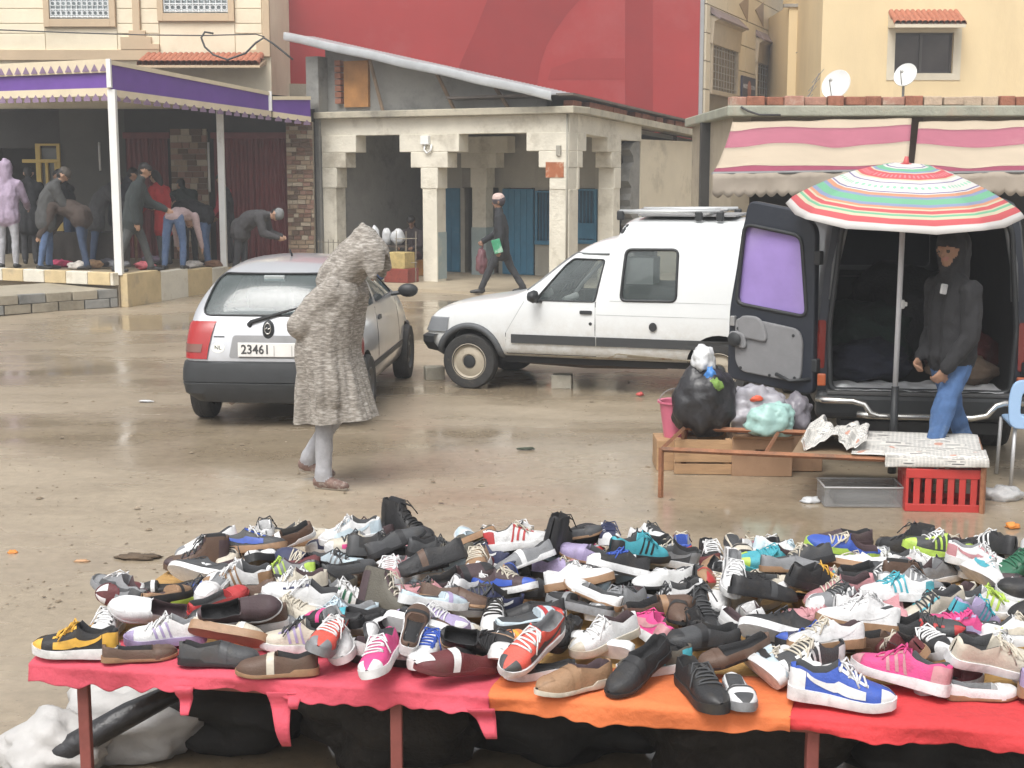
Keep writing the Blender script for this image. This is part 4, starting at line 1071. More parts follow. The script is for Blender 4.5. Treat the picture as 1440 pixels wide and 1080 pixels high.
# ---------------- white van (local +x forward; we see its left side), 0 = front wheel centre
def white_van():
    fw = at_z(660, 545); ang = R(180 - 18)
    wd = .73
    # origin on the centre line at the front axle
    fwd = Vector((math.cos(ang), math.sin(ang), 0)); lf = Vector((-fwd.y, fwd.x, 0))
    org = fw - lf * (wd - .02) 
    t = thing('white_van', 'white high-roofed delivery van with black side strip and roof rack', 'van', (org.x, org.y, 0), ang)
    # stations in u (rearwards from front axle) -> x = -u
    S = []
    def add(u, zs, zm, zb, zr, wm, wb, wr, cr=.01): S.append((-u, sec(zs, zm, zb, zr, wm, wb, wr, cr)))
    add(2.93, .34, .6, .92, 1.60, .66, .66, .56); add(2.90, .31, .58, .92, 1.655, .71, .70, .60); add(2.6, .30, .58, .92, 1.672, .73, .72, .62, .015); add(1.9, .30, .58, .92, 1.675, .735, .725, .62, .02)
    add(1.58, .30, .58, .92, 1.67, .735, .725, .62, .02); add(1.50, .30, .58, .92, 1.655, .735, .725, .62, .02); add(1.455, .30, .58, .92, 1.515, .735, .725, .63, .01); add(1.35, .30, .58, .92, 1.492, .735, .725, .63, .01)
    add(1.20, .30, .58, .92, 1.455, .735, .725, .62, .01); add(.98, .30, .58, .92, 1.34, .735, .72, .62); add(.66, .30, .56, .90, 1.06, .735, .715, .64); add(.50, .30, .56, .86, .965, .73, .71, .63); add(.30, .30, .55, .82, .905, .73, .70, .60)
    add(-.10, .30, .52, .78, .855, .72, .69, .58); add(-.36, .31, .50, .70, .795, .70, .67, .55); add(-.45, .32, .48, .62, .735, .66, .63, .50); add(-.50, .34, .46, .54, .60, .60, .57, .42)
    body = loft(list(reversed(S)))
    bv = bvh_of(body); body.materials.append(VWHITE)
    inner = loft([(-2.8, sec(.5, .6, .9, 1.58, .62, .62, .5)), (-1.5, sec(.5, .6, .9, 1.58, .66, .65, .54)), (-1.3, sec(.5, .6, .9, 1.42, .66, .65, .54)), (-1.0, sec(.5, .6, .88, 1.28, .66, .65, .54)), (-.62, sec(.5, .6, .84, .98, .66, .62, .5))], 1)
    body = cut(body, inner, CABIN)
    cabw = rounded([(-.68, .885), (-.96, 1.225), (-1.04, 1.287), (-1.36, 1.285), (-1.275, .885)], .03)
    carw = rounded([(-1.525, .905), (-1.565, 1.385), (-2.06, 1.39), (-2.055, .91)], .055)
    for s_ in (cabw, carw): body = cut(body, MB().prism(s_, -1.2, 1.2, 'y').mesh(), BLACKP)
    wsc = rounded([(-.58, .99), (.58, .99), (.52, 1.36), (-.52, 1.36)], .06)
    body = cut(body, MB().prism(wsc, -1.1, .2, 'x').mesh(), BLACKP)
    for wx in (0, -2.47):
        for s_ in (-1, 1): body = cut(body, MB().lathe([(.001, s_ * .42), (.315, s_ * .42), (.315, s_ * .95), (.001, s_ * .95)], 32, 'y', (wx, 0, .29)).mesh(), UNDER)
    link('body', body, None, t, smooth=35)
    VG = glass_mat('van_glass', (0.74, 0.78, 0.78), .78)
    for side in ('left', 'right'):
        put_patch(t, bv, cabw, side, VG, 'door_window', -.008, rim=0); 
        cw = put_patch(t, bv, carw, side, VG, 'cargo_window', -.006, rim=0)
        sgn = 1 if side == 'left' else -1
        for wpoly, nm, rr in ((carw, 'window_seal', .014), (cabw, 'window_seal', .008)):
            pts = []
            for (a, b) in dense(wpoly, .05):
                h = bv.ray_cast(Vector((a, 2 * sgn, b)), Vector((0, -sgn, 0))); pts.append(h[0])
            MB().tube(pts + pts[:1], rr, 6, caps=False).build(nm, BLACKP, t, smooth=True)
        STR = mat('black_side_strip', (0.045, 0.048, 0.05), .5, .1, 6, col2=(0.1, 0.09, 0.075), c2amt=.33, c2scale=3)
        put_patch(t, bv, [(-.44, .465), (-.44, .55), (-1.285, .55), (-1.285, .465)], side, STR, 'side_strip', .014, rings=1, d=.15)
        put_patch(t, bv, [(-1.295, .465), (-1.295, .55), (-2.85, .55), (-2.85, .465)], side, STR, 'side_strip', .014, rings=1, d=.15)
        # seams: door outline, panel pressings
        for poly in ([(-1.285, .36), (-1.277, .36), (-1.277, .885), (-1.285, .885)], [(-.385, .36), (-.377, .36), (-.377, .56), (-.385, .56)], [(-.385, .56), (-.377, .56), (-.56, .87), (-.568, .87)],
                     [(-.38, .352), (-1.28, .352), (-1.28, .360), (-.38, .360)], [(-1.29, .76), (-2.7, .76), (-2.7, .765), (-1.29, .765)], [(-1.42, .895), (-2.8, .895), (-2.8, .900), (-1.42, .900)], [(-1.48, 1.505), (-2.85, 1.505), (-2.85, 1.512), (-1.48, 1.512)]):
            put_patch(t, bv, poly, side, SEAM if poly[0][1] < .56 and poly[0][0] > -1.29 else mat('soft_seam', (0.40, 0.41, 0.41), .5, .05, 5), 'panel_seam', .0015, rings=1, d=.12, rim=.004)
        # gutter line over the door, vent at the roof step, filler cap, handle
        pts = []
        for (a, b) in dense([(-.58, .97), (-.96, 1.30), (-1.05, 1.335), (-1.40, 1.335), (-1.40, 1.330), (-1.05, 1.328), (-.97, 1.29)], .08)[:12]:
            h = bv.ray_cast(Vector((a, 2 * sgn, b)), Vector((0, -sgn, 0)))
            if h[0] is not None: pts.append(h[0])
        MB().tube(pts, .012, 6).build('rain_gutter', mat('grey_gutter', (0.14, 0.15, 0.15), .5, .1, 5), t, smooth=True)
        put_patch(t, bv, rounded([(-1.13, .765), (-1.25, .765), (-1.25, .80), (-1.13, .80)], .012), side, BLACKP, 'door_handle', .014, rings=1)
        put_patch(t, bv, [(-1.235 + .016 * math.cos(k), .675 + .016 * math.sin(k)) for k in np.linspace(0, 6, 12)], side, BLACKP, 'door_lock', .004, rings=1)
        if side == 'left':
            cap = put_patch(t, bv, [(-1.845 + .037 * math.cos(k), .665 + .042 * math.sin(k)) for k in np.linspace(0, 2 * math.pi, 21)[:-1]], side, BLACKP, 'fuel_cap', .02, rings=2, d=.5)
            put_patch(t, bv, rounded([(-1.49, 1.53), (-1.495, 1.60), (-1.565, 1.62), (-1.52, 1.53)], .02), side, BLACKP, 'roof_vent', .004, rings=1)
        RS = mat('rusty_sill', (0.42, 0.38, 0.30), .7, .2, 4, col2=(0.22, 0.13, 0.07), c2amt=.43, c2scale=6)
        put_patch(t, bv, [(-.36, .315), (-2.16, .315), (-2.2, .355), (-1.5, .40), (-1.45, .355), (-.36, .352)], side, RS, 'sill_panel', .004, rings=1, d=.12)
        # wheel-arch moulding
        mb = MB(); pts = []
        for k in np.linspace(-18, 178, 26):
            a, b = .325 * math.cos(R(k)), .29 + .325 * math.sin(R(k)); h = bv.ray_cast(Vector((a, 2 * sgn, max(b, .31))), Vector((0, -sgn, 0)))
            if h[0] is not None: pts.append(h[0] + Vector((0, sgn * .004, 0)))
        mb.tube(pts, .032, 8).build('arch_moulding', mat('grey_arch_plastic', (0.085, 0.09, 0.095), .6, .1, 6), t, smooth=True)
        m_ = MB().lathe([(.001, -.03), (.065, -.03), (.075, 0), (.05, .05), (.001, .06)], 14, 'x').build('door_mirror', BLACKP, t, smooth=True); m_.location = (-.70, sgn * .84, .93); m_.scale = (1, 1.1, .85)
        MB().tube([(-.74, sgn * .69, .87), (-.72, sgn * .80, .88)], .018, 6).build('mirror_arm', BLACKP, t)
    put_patch(t, bv, wsc, 'front', VG, 'windscreen', -.008, rim=0)
    prof = [(.335, -.02), (.345, .03), (.44, .05), (.52, .045), (.535, .02), (.54, -.02)]
    link('front_bumper', band(bv, -.15, 0, -55, 55, [(.34, .0), (.36, .03), (.44, .055), (.50, .055), (.515, .03), (.52, .0)], na=36), BLACKP, t, smooth=30)
    for s_ in (1, -1): link('head_light', band(bv, -.15, 0, s_ * 36, s_ * 62, [(.545, 0), (.55, .02), (.68, .012), (.69, 0)], na=12), mat('grey_lamp_glass', (0.2, 0.21, 0.22), .15, .1, 5, coat=.5), t, smooth=40)
    # roof rack
    AL_ = mat('rack_aluminium', (0.6, 0.61, 0.61), .4, .06, 6, metal=.5)
    for s_ in (1, -1):
        MB().tube([(-1.46, s_ * .52, 1.735), (-2.42, s_ * .52, 1.745)], .02, 8).build('rack_rail', AL_, t, smooth=True)
        for u in (1.47, 2.22, 2.42):
            MB().box((-u, s_ * .52, 1.70), (.07, .05, .09)).build('rack_foot', BLACKP, t, bevel=.012)
    for u in (1.5, 2.3): MB().box((-u, 0, 1.73), (.05, 1.06, .025)).build('rack_crossbar', AL_, t, bevel=.006)
    MB().bx(-2.55, -1.62, -.45, .45, 1.692, 1.71).build('rack_load', mat('grey_load', (0.25, 0.25, 0.25), .7, .2, 4), t)
    # seats, wheel, dashboard clutter, window contents
    SEAT = mat('van_seat', (0.12, 0.12, 0.13), .9, .2, 10)
    for sy in (.36, -.36):
        s1 = MB().box((0, 0, 0), (.14, .46, .6)).build('seat_back', SEAT, t, bevel=.05, bseg=3); s1.location = (-1.25, sy, .78); s1.rotation_euler.y = R(-16)
        h1 = MB().box((0, 0, 0), (.08, .24, .15)).build('headrest', SEAT, s1, bevel=.03); h1.location = (0, 0, .37)
    sw = MB().tube([(0, .17 * math.cos(a), .17 * math.sin(a)) for a in np.linspace(0, 2 * math.pi, 25)], .014, 6, caps=False).build('steering_wheel', BLACKP, t, smooth=True); sw.location = (-.86, .36, .92); sw.rotation_euler.y = R(-35)
    MB().bx(-.80, -.52, -.6, .6, .80, .90).build('dashboard', BLACKP, t, bevel=.03)
    PAPER = mat('white_paper', (0.68, 0.68, 0.66), .8, .08, 8)
    for (x, y, z, a, b) in ((-.72, .45, .93, .12, .08), (-.98, .52, .90, .16, .06), (-.62, .2, .94, .1, .1)):
        q = MB().box((0, 0, 0), (a, .12, b)).build('dashboard_paper', PAPER, t, bevel=.02); q.location = (x, y, z); q.rotation_euler = (R(12), R(20), R(25))
    MB().tube([(-1.33, .60, 1.27), (-1.1, .52, 1.05), (-.98, .45, .9)], .018, 6).build('seat_belt', mat('grey_belt', (0.28, 0.28, 0.28), .8, .1, 8), t)
    bx_ = MB().box((0, 0, 0), (.26, .3, .25)).build('window_sheet', mat('pale_sheet', (0.45, 0.46, 0.45), .8, .1, 5), t); bx_.location = (-1.68, .45, 1.18)
    MB().bx(-2.6, -1.45, -.5, .4, .55, 1.02).build('cargo', mat('dark_load', (0.06, 0.06, 0.06), .9, .4, 4), t, bevel=.08)
    BEIGE = mat('beige_steel_rim', (0.40, 0.35, 0.27), .6, .15, 5, col2=(0.22, 0.17, 0.12), c2amt=.38, c2scale=6)
    for wx in (0, -2.47):
        for s_ in (-1, 1): wheel(t, wx, s_ * .655, .272, .15, s_, BEIGE, BLACKP, .66, holes=False)
    MB().bx(-2.8, -.3, -.6, .6, .26, .34).build('floor_pan', UNDER, t)
    MB().tube([(-.4, .35, .25), (-1.1, .33, .22), (-1.9, .3, .24)], .03, 8).build('exhaust', mat('rusty_exhaust', None), t)
    return t
white_van()

# ---------------- dark minibus with rear doors open (local +x forward)
VAN_O = None
def minibus():
    global VAN_O
    Yr = 10.25; hd = math.pi / 2 - R(8)
    xl = (1146 - 720) / 194.0
    W2 = .75
    fwd = Vector((math.cos(hd), math.sin(hd), 0)); lf = Vector((-fwd.y, fwd.x, 0))
    org = Vector((xl, Yr, 0)) - lf * W2
    VAN_O = (org.copy(), hd)
    t = thing('dark_minibus', 'dark navy minibus with both rear doors open and goods inside', 'minibus', (org.x, org.y, 0), hd)
    def s2(zs, zr, wm, wr): 
        return [(0, zs), (wm * .85, zs), (wm * .98, zs + .04), (wm, zs + .30), (wm, .95), (wm - .02, 1.25), (wr, zr - .14), (wr * .93, zr - .04), (wr * .75, zr), (0, zr + .015)]
    st = [(0, s2(.36, 1.93, W2, .66)), (.02, s2(.35, 1.945, W2, .67)), (.5, s2(.32, 1.95, W2 + .01, .67)), (2.8, s2(.30, 1.95, W2 + .01, .67)), (3.3, s2(.30, 1.80, W2, .66)), (3.75, s2(.30, 1.35, W2 - .03, .62)), (4.0, s2(.32, 1.18, W2 - .06, .6)), (4.35, s2(.36, .95, .60, .45))]
    # keep the belt points below the roof where the bonnet drops
    st = [(x, [(y, min(z, h[-1][1])) for (y, z) in h]) for (x, h) in st]
    body = loft(st, 1); bv = bvh_of(body); body.materials.append(NAVY)
    # load space: open at the rear
    op = rounded([(-.63, .545), (.63, .545), (.65, 1.0), (.585, 1.72), (.47, 1.82), (-.47, 1.82), (-.585, 1.72), (-.65, 1.0)], .06)
    LINER = mat('black_van_liner', (0.013, 0.013, 0.015), .8, .3, 4)
    body = cut(body, MB().prism(op, -.4, 3.1, 'x').mesh(), LINER)
    ws = rounded([(-.6, 1.2), (.6, 1.2), (.52, 1.66), (-.52, 1.66)], .06)
    body = cut(body, MB().prism(ws, 2.9, 4.4, 'x').mesh(), LINER)
    sw1 = rounded([(2.35, 1.12), (2.35, 1.62), (2.95, 1.62), (3.25, 1.15)], .05); sw2 = rounded([(1.2, 1.12), (1.2, 1.64), (2.15, 1.64), (2.15, 1.12)], .05)
    for s_ in (sw1,): body = cut(body, MB().prism(s_, -1.2, 1.2, 'y').mesh(), LINER)
    for wx in (.95, 3.45):
        for s_ in (-1, 1): body = cut(body, MB().lathe([(.001, s_ * .5), (.36, s_ * .5), (.36, s_ * .95), (.001, s_ * .95)], 28, 'y', (wx, 0, .31)).mesh(), UNDER)
    link('body', body, None, t, smooth=35)
    TG = glass_mat('tinted_glass', (0.35, 0.38, 0.40), .7)
    put_patch(t, bv, ws, 'front', TG, 'windscreen', -.01, rim=0)
    for side in ('left', 'right'):
        put_patch(t, bv, sw1, side, TG, 'door_window', -.008, rim=0); put_patch(t, bv, sw2, side, mat('black_glass', (0.012, 0.012, 0.014), .06, .1, 3), 'side_window', .003)
    for wx in (.95, 3.45):
        for s_ in (-1, 1): wheel(t, wx, s_ * .70, .31, .2, s_, mat('dull_steel_wheel', None), BLACKP)
    # aperture seal, grey curved trims inside the pillars
    mb = MB(); mb.tube([(-.012, a, b) for a, b in op] + [(-.012,) + op[0]], .02, 6, caps=False); mb.build('door_seal', BLACKP, t, smooth=True)
    GT = mat('grey_pillar_trim', (0.16, 0.165, 0.17), .6, .1, 6)
    for s_ in (1, -1):
        MB().tube([(.02, s_ * .635, 1.2), (.02, s_ * .618, 1.45), (.02, s_ * .565, 1.72), (.05, s_ * .50, 1.80)], .028, 8).build('pillar_trim', GT, t, smooth=True)
        put_patch(t, bv, rounded([(s_ * .675, .70), (s_ * .74, .70), (s_ * .73, 1.05), (s_ * .67, 1.05)], .02), 'rear', mat('dark_red_lens', (0.16, 0.02, 0.015), .15, .1, 6, coat=.6), 'tail_light', .012, rings=2)
        MB().box((-.03, s_ * .695, .62), (.03, .06, .09)).build('orange_reflector', mat('orange_reflector', (0.38, 0.09, 0.03), .3, .1, 6), t, bevel=.01)
    # bumper and chrome step bar
    MB().box((-.02, 0, .44), (.16, 1.47, .20)).build('rear_bumper', BLACKP, t, bevel=.05, bseg=3)
    MB().bx(-.10, .02, -.66, .66, .52, .548).build('door_sill', mat('sill_plate', (0.06, 0.06, 0.06), .5, .2, 6), t, bevel=.006)
    MB().tube([(-.10, .72, .49), (-.16, .68, .49), (-.17, .48, .49), (-.19, .40, .47), (-.20, .36, .41), (-.20, .30, .39), (-.20, -.34, .39), (-.20, -.44, .41), (-.19, -.50, .48), (-.17, -.56, .495), (-.12, -.70, .49)], .024, 10).build('chrome_step_bar', CHROME, t, smooth=True)
    MB().tube([(-.175, .45, .395), (-.20, .3, .39)], .026, 8).build('bar_bracket', CHROME, t, smooth=True)
    MB().bx(-.06, .3, -.55, .55, .25, .33).build('underrun', UNDER, t)
    # doors: swung fully out
    def rear_door(side):
        s_ = 1 if side == 'left' else -1
        d = MB(); Wd = .735
        outer = rounded([(0, .50), (Wd, .56), (Wd - .01, 1.1), (Wd - .15, 1.905), (.16, 1.84), (.02, 1.72)], .07)
        me = MB().prism(outer, 0, .075, 'y').mesh(); me.materials.append(NAVY)
        win = rounded([(.065, 1.07), (.665, 1.135), (.61, 1.73), (.13, 1.655)], .07)
        me = cut(me, MB().prism(win, -.2, .3, 'y').mesh(), BLACKP)
        dr = link('rear_door', me, None, t, bevel=.014)
        dr['label'] = 'open dark rear door with lilac tinted window' + ('' if s_ > 0 else ' beside blue chair')
        LIL = mat('lilac_tinted_glass', (0.33, 0.24, 0.55), .06, .12, 3, spec=.8, coat=.6)
        MB().prism(win, .035, .042, 'y').build('window_pane', LIL, dr)
        mb = MB(); mb.tube([(a, -.0, b) for a, b in win] + [(win[0][0], 0, win[0][1])], .015, 6, caps=False); mb.build('window_seal', BLACKP, dr, smooth=True)
        CARD = mat('grey_door_card', (0.20, 0.20, 0.205), .7, .08, 8, bump=.1)
        MB().prism(rounded([(.11, .585), (.60, .625), (.655, .70), (.66, 1.03), (.45, 1.02), (.13, .98), (.085, .90), (.09, .65)], .05), -.022, .01, 'y').build('door_card', CARD, dr, bevel=.010)
        MB().prism(rounded([(.36, .86), (.62, .89), (.62, 1.05), (.46, 1.055), (.40, 1.0)], .06), -.045, -.015, 'y').build('latch_cover', CARD, dr, bevel=.012)
        MB().prism(rounded([(.54, .80), (.70, .815), (.70, .93), (.56, .925)], .04), -.05, -.015, 'y').build('latch_base', CARD, dr, bevel=.012)
        hd_ = MB().lathe([(.001, -.0), (.05, 0), (.055, -.015), (.03, -.03), (.001, -.03)], 18, 'y', (.635, -.055, .87)).build('pull_handle', BLACKP, dr, smooth=40)
        MB().bx(.66, .70, -.03, .01, .965, 1.04).build('striker_plate', mat('steel_plate', (0.4, 0.4, 0.4), .4, .1, 6, metal=.6), dr, bevel=.006)
        for (x, z) in ((.14, .62), (.6, .655), (.63, .95), (.16, .93), (.35, .62)): MB().lathe([(.001, -.004), (.011, -.004), (.012, 0)], 10, 'y', (x, -.023, z)).build('trim_screw', BLACKP, dr)
        MB().tube([(0.02, .0, .62), (.16, -.06, .60), (.28, -.05, .64)], .014, 6).build('door_check', BLACKP, dr, smooth=True)
        for z in (.72, 1.5): MB().box((-.0, .03, z), (.05, .06, .1)).build('hinge', BLACKP, dr, bevel=.01)
        # local door x axis must point away from the hinge
        if s_ > 0:
            dr.scale.y = -1; dr.location = (-.03, .755, .0); dr.rotation_euler.z = R(90 - 33)
        else:
            dr.scale = (-1, -1, 1)
            dr.location = (-.03, -.755, .0); dr.rotation_euler.z = R(90 + 40)
        return dr
    rear_door('left'); rear_door('right')
    return t
minibus()

# goods in the minibus: heaped garments and boxes (local to the load floor)
def van_pt(x, y, z):
    o, h = VAN_O; return Vector((o.x + x * math.cos(h) - y * math.sin(h), o.y + x * math.sin(h) + y * math.cos(h), z))
def blob(name, m, loc, size, label, cat, seed, rz=0, rough=.25, group=None, sub=4, sq=1.0, flat=0.0):
    bm = bmesh.new(); bmesh.ops.create_icosphere(bm, subdivisions=sub, radius=1)
    for v in bm.verts:
        d = v.co.normalized(); k = 1 + rough * noise.fractal(d * 1.6 + Vector((seed, 0, 0)), 1, 2, 4) + rough * .35 * abs(noise.noise(d * 5 + Vector((0, seed, 0))))
        v.co = Vector((d.x * size[0], d.y * size[1], d.z * size[2])) * k
        v.co.z = max(v.co.z, -size[2] * (1 - flat))
    zmin = min(v.co.z for v in bm.verts)
    for v in bm.verts: v.co.z -= zmin
    me = bpy.data.meshes.new(name); bm.to_mesh(me); bm.free()
    o = link(name, me, m, None, smooth=True, loc=loc, rot=(0, 0, rz)); tag(o, label, cat, group); return o
DKC = mat('dark_garment', (0.014, 0.014, 0.017), .9, .4, 6, bump=.4); PLW = mat('white_plastic_sheet', (0.55, 0.56, 0.57), .4, .2, 5, bump=.5, bscale=14)
NVC = mat('navy_garment', (0.012, 0.014, 0.026), .9, .4, 6, bump=.4); MRC = mat('maroon_garment', (0.07, 0.012, 0.012), .9, .3, 6, bump=.4); TNC = mat('tan_garment', (0.12, 0.085, 0.06), .9, .3, 6, bump=.4); GNC = mat('bottle_green_garment', (0.010, 0.022, 0.018), .9, .4, 6, bump=.4)
blob('garment_heap', NVC, van_pt(.55, .35, .54), (.35, .28, .15), 'dark blue garments heaped inside minibus on white sheet', 'clothes', 3, rough=.35)
blob('garment_heap', GNC, van_pt(.9, .3, .54), (.35, .3, .28), 'bottle green garments piled deep inside the minibus', 'clothes', 5, rough=.35)
blob('garment_heap', TNC, van_pt(.4, -.36, .54), (.22, .2, .12), 'tan garments folded at the right of minibus floor', 'clothes', 7, rough=.3)
blob('garment_heap', MRC, van_pt(.6, -.40, .54), (.25, .22, .2), 'maroon garments behind the tan pile in minibus', 'clothes', 8, rough=.3)
blob('garment_heap', DKC, van_pt(1.4, -.1, .54), (.5, .5, .42), 'black garments filling the middle of the minibus', 'clothes', 9, rough=.3)
def sheet_van():
    mb = MB(); mb.grid(lambda u, v: tuple(van_pt(-.06 + .45 * v, .60 - 1.18 * u, .553 + .012 * noise.noise(Vector((u * 14, v * 5, 1))) + (.035 * max(0, noise.noise(Vector((u * 9, v * 3, 4)))) if v > .1 else 0))), 60, 12)
    o = mb.build('plastic_sheet', PLW, smooth=True); tag(o, 'crumpled white plastic sheet spread along the minibus floor edge', 'sheet')
sheet_van()
# ================================================================== PEOPLE
def capsule(mb, p0, p1, r0, r1, seg=10, rings=3):
    p0, p1 = Vector(p0), Vector(p1); d = p1 - p0; L = d.length
    z = d.normalized() if L > 1e-5 else Vector((0, 0, 1))
    q = z.to_track_quat('Z', 'Y').to_matrix()
    prof = []
    for k in range(rings + 1):
        a = math.pi / 2 * k / rings; prof.append((max(.0005, r0 * math.sin(a)), -r0 * math.cos(a)))
    for k in range(rings + 1):
        a = math.pi / 2 * k / rings; prof.append((max(.0005, r1 * math.cos(a)), L + r1 * math.sin(a)))
    vs = []
    for (r, h) in prof:
        for k in range(seg):
            a = 2 * math.pi * k / seg; vs.append(p0 + q @ Vector((r * math.cos(a), r * math.sin(a), h)))
    n = len(prof)
    fs = [(i * seg + k, i * seg + (k + 1) % seg, (i + 1) * seg + (k + 1) % seg, (i + 1) * seg + k) for i in range(n - 1) for k in range(seg)]
    fs += [tuple(range(seg - 1, -1, -1)), tuple(range((n - 1) * seg, n * seg))]
    mb.add(vs, fs)

def sculpt(prims, mats, voxel, smooth=6, fold=.007, cloth=(), seed=0, ffreq=(9, 9, 4)):
    """prims: (tag, p0, p1, r0, r1) -> one continuous remeshed skin, faces coloured by nearest primitive"""
    mb = MB()
    for (tg, a, b, r0, r1) in prims: capsule(mb, a, b, r0, r1)
    me = mb.mesh('sculpt', fix=False)
    me = bake(me, [('REMESH', dict(mode='VOXEL', voxel_size=voxel, use_smooth_shade=True)), ('SMOOTH', dict(factor=.5, iterations=smooth))])
    nv = len(me.vertices); V = np.empty(nv * 3, np.float32); me.vertices.foreach_get('co', V); V = V.reshape(-1, 3)
    names = list(mats.keys()); A = np.array([p[1] for p in prims], np.float32).reshape(-1, 3); B = np.array([p[2] for p in prims], np.float32).reshape(-1, 3)
    r0 = np.array([p[3] for p in prims]); r1 = np.array([p[4] for p in prims]); ti = np.array([names.index(p[0]) for p in prims])
    def nearest(X):
        best = np.full(len(X), 1e9); bi = np.zeros(len(X), int)
        for k in range(len(prims)):
            d = B[k] - A[k]; L2 = max(1e-9, float(d @ d)); t = np.clip(((X - A[k]) @ d) / L2, 0, 1)
            ds = np.linalg.norm(X - (A[k] + t[:, None] * d), axis=1) - (r0[k] + (r1[k] - r0[k]) * t)
            m_ = ds < best; best[m_] = ds[m_]; bi[m_] = k
        return ti[bi]
    vt = nearest(V)
    N = np.empty(nv * 3, np.float32); me.vertices.foreach_get('normal', N); N = N.reshape(-1, 3)
    if fold:
        cl = set(names.index(c_) for c_ in cloth if c_ in names)
        for i in range(nv):
            if vt[i] in cl:
                p = V[i]; k = noise.noise(Vector((p[0] * ffreq[0] + seed, p[1] * ffreq[1], p[2] * ffreq[2]))) + .6 * noise.noise(Vector((p[0] * 22, p[1] * 22 + seed, p[2] * 15)))
                V[i] += N[i] * (fold * k)
        me.vertices.foreach_set('co', V.ravel())
    np_ = len(me.polygons); cen = np.empty(np_ * 3, np.float32); me.polygons.foreach_get('center', cen)
    ft = nearest(cen.reshape(-1, 3))
    me.materials.clear()
    for n_ in names: me.materials.append(mats[n_])
    me.polygons.foreach_set('material_index', ft.astype(np.int32)); me.polygons.foreach_set('use_smooth', [True] * np_)
    me.update(); return me

SKIN = mat('skin_tan', (0.40, 0.235, 0.155), .55, .08, 12)
SKIND = mat('skin_brown', (0.27, 0.15, 0.095), .55, .08, 12)
HAIR = mat('black_hair', (0.012, 0.010, 0.009), .6, .3, 30)
EYE = mat('dark_eye', (0.02, 0.015, 0.012), .3, .1, 5)
LIP = mat('lip', (0.30, 0.13, 0.10), .5, .1, 5)
def cl(name, c_, rough=.85, var=.2, sc=14, **k): return mat(name, c_, rough, var, sc, bump=.25, bscale=90, **k)

def hand_prims(wr, dirv, up, tg, s=1.0, curl=.5, side=1):
    d = Vector(dirv).normalized(); u = Vector(up); u = (u - d * u.dot(d)).normalized(); l = d.cross(u) * side
    P = []; w = Vector(wr)
    P.append((tg, w, w + d * .035 * s, .021 * s, .024 * s))
    for k, (o_, L) in enumerate(((-.028, .066), (-.010, .076), (.010, .072), (.027, .056))):
        b = w + d * .075 * s + l * o_ * s
        P.append((tg, w + d * .03 * s + l * o_ * .7 * s, b, .014 * s, .0115 * s))
        m_ = b + (d * (1 - curl * .45) - u * curl * .75).normalized() * L * .5 * s
        e = m_ + (d * (1 - curl * 1.25) - u * curl * 1.1).normalized() * L * .5 * s
        P.append((tg, b, m_, .0105 * s, .0095 * s)); P.append((tg, m_, e, .0095 * s, .0075 * s))
    t0 = w + d * .025 * s - l * .022 * s; t1 = t0 + (d * .6 - l * .7 - u * .25).normalized() * .036 * s; t2 = t1 + (d * .95 - l * .15 - u * .3).normalized() * .03 * s
    P += [(tg, t0, t1, .013 * s, .0115 * s), (tg, t1, t2, .0115 * s, .009 * s)]
    return P

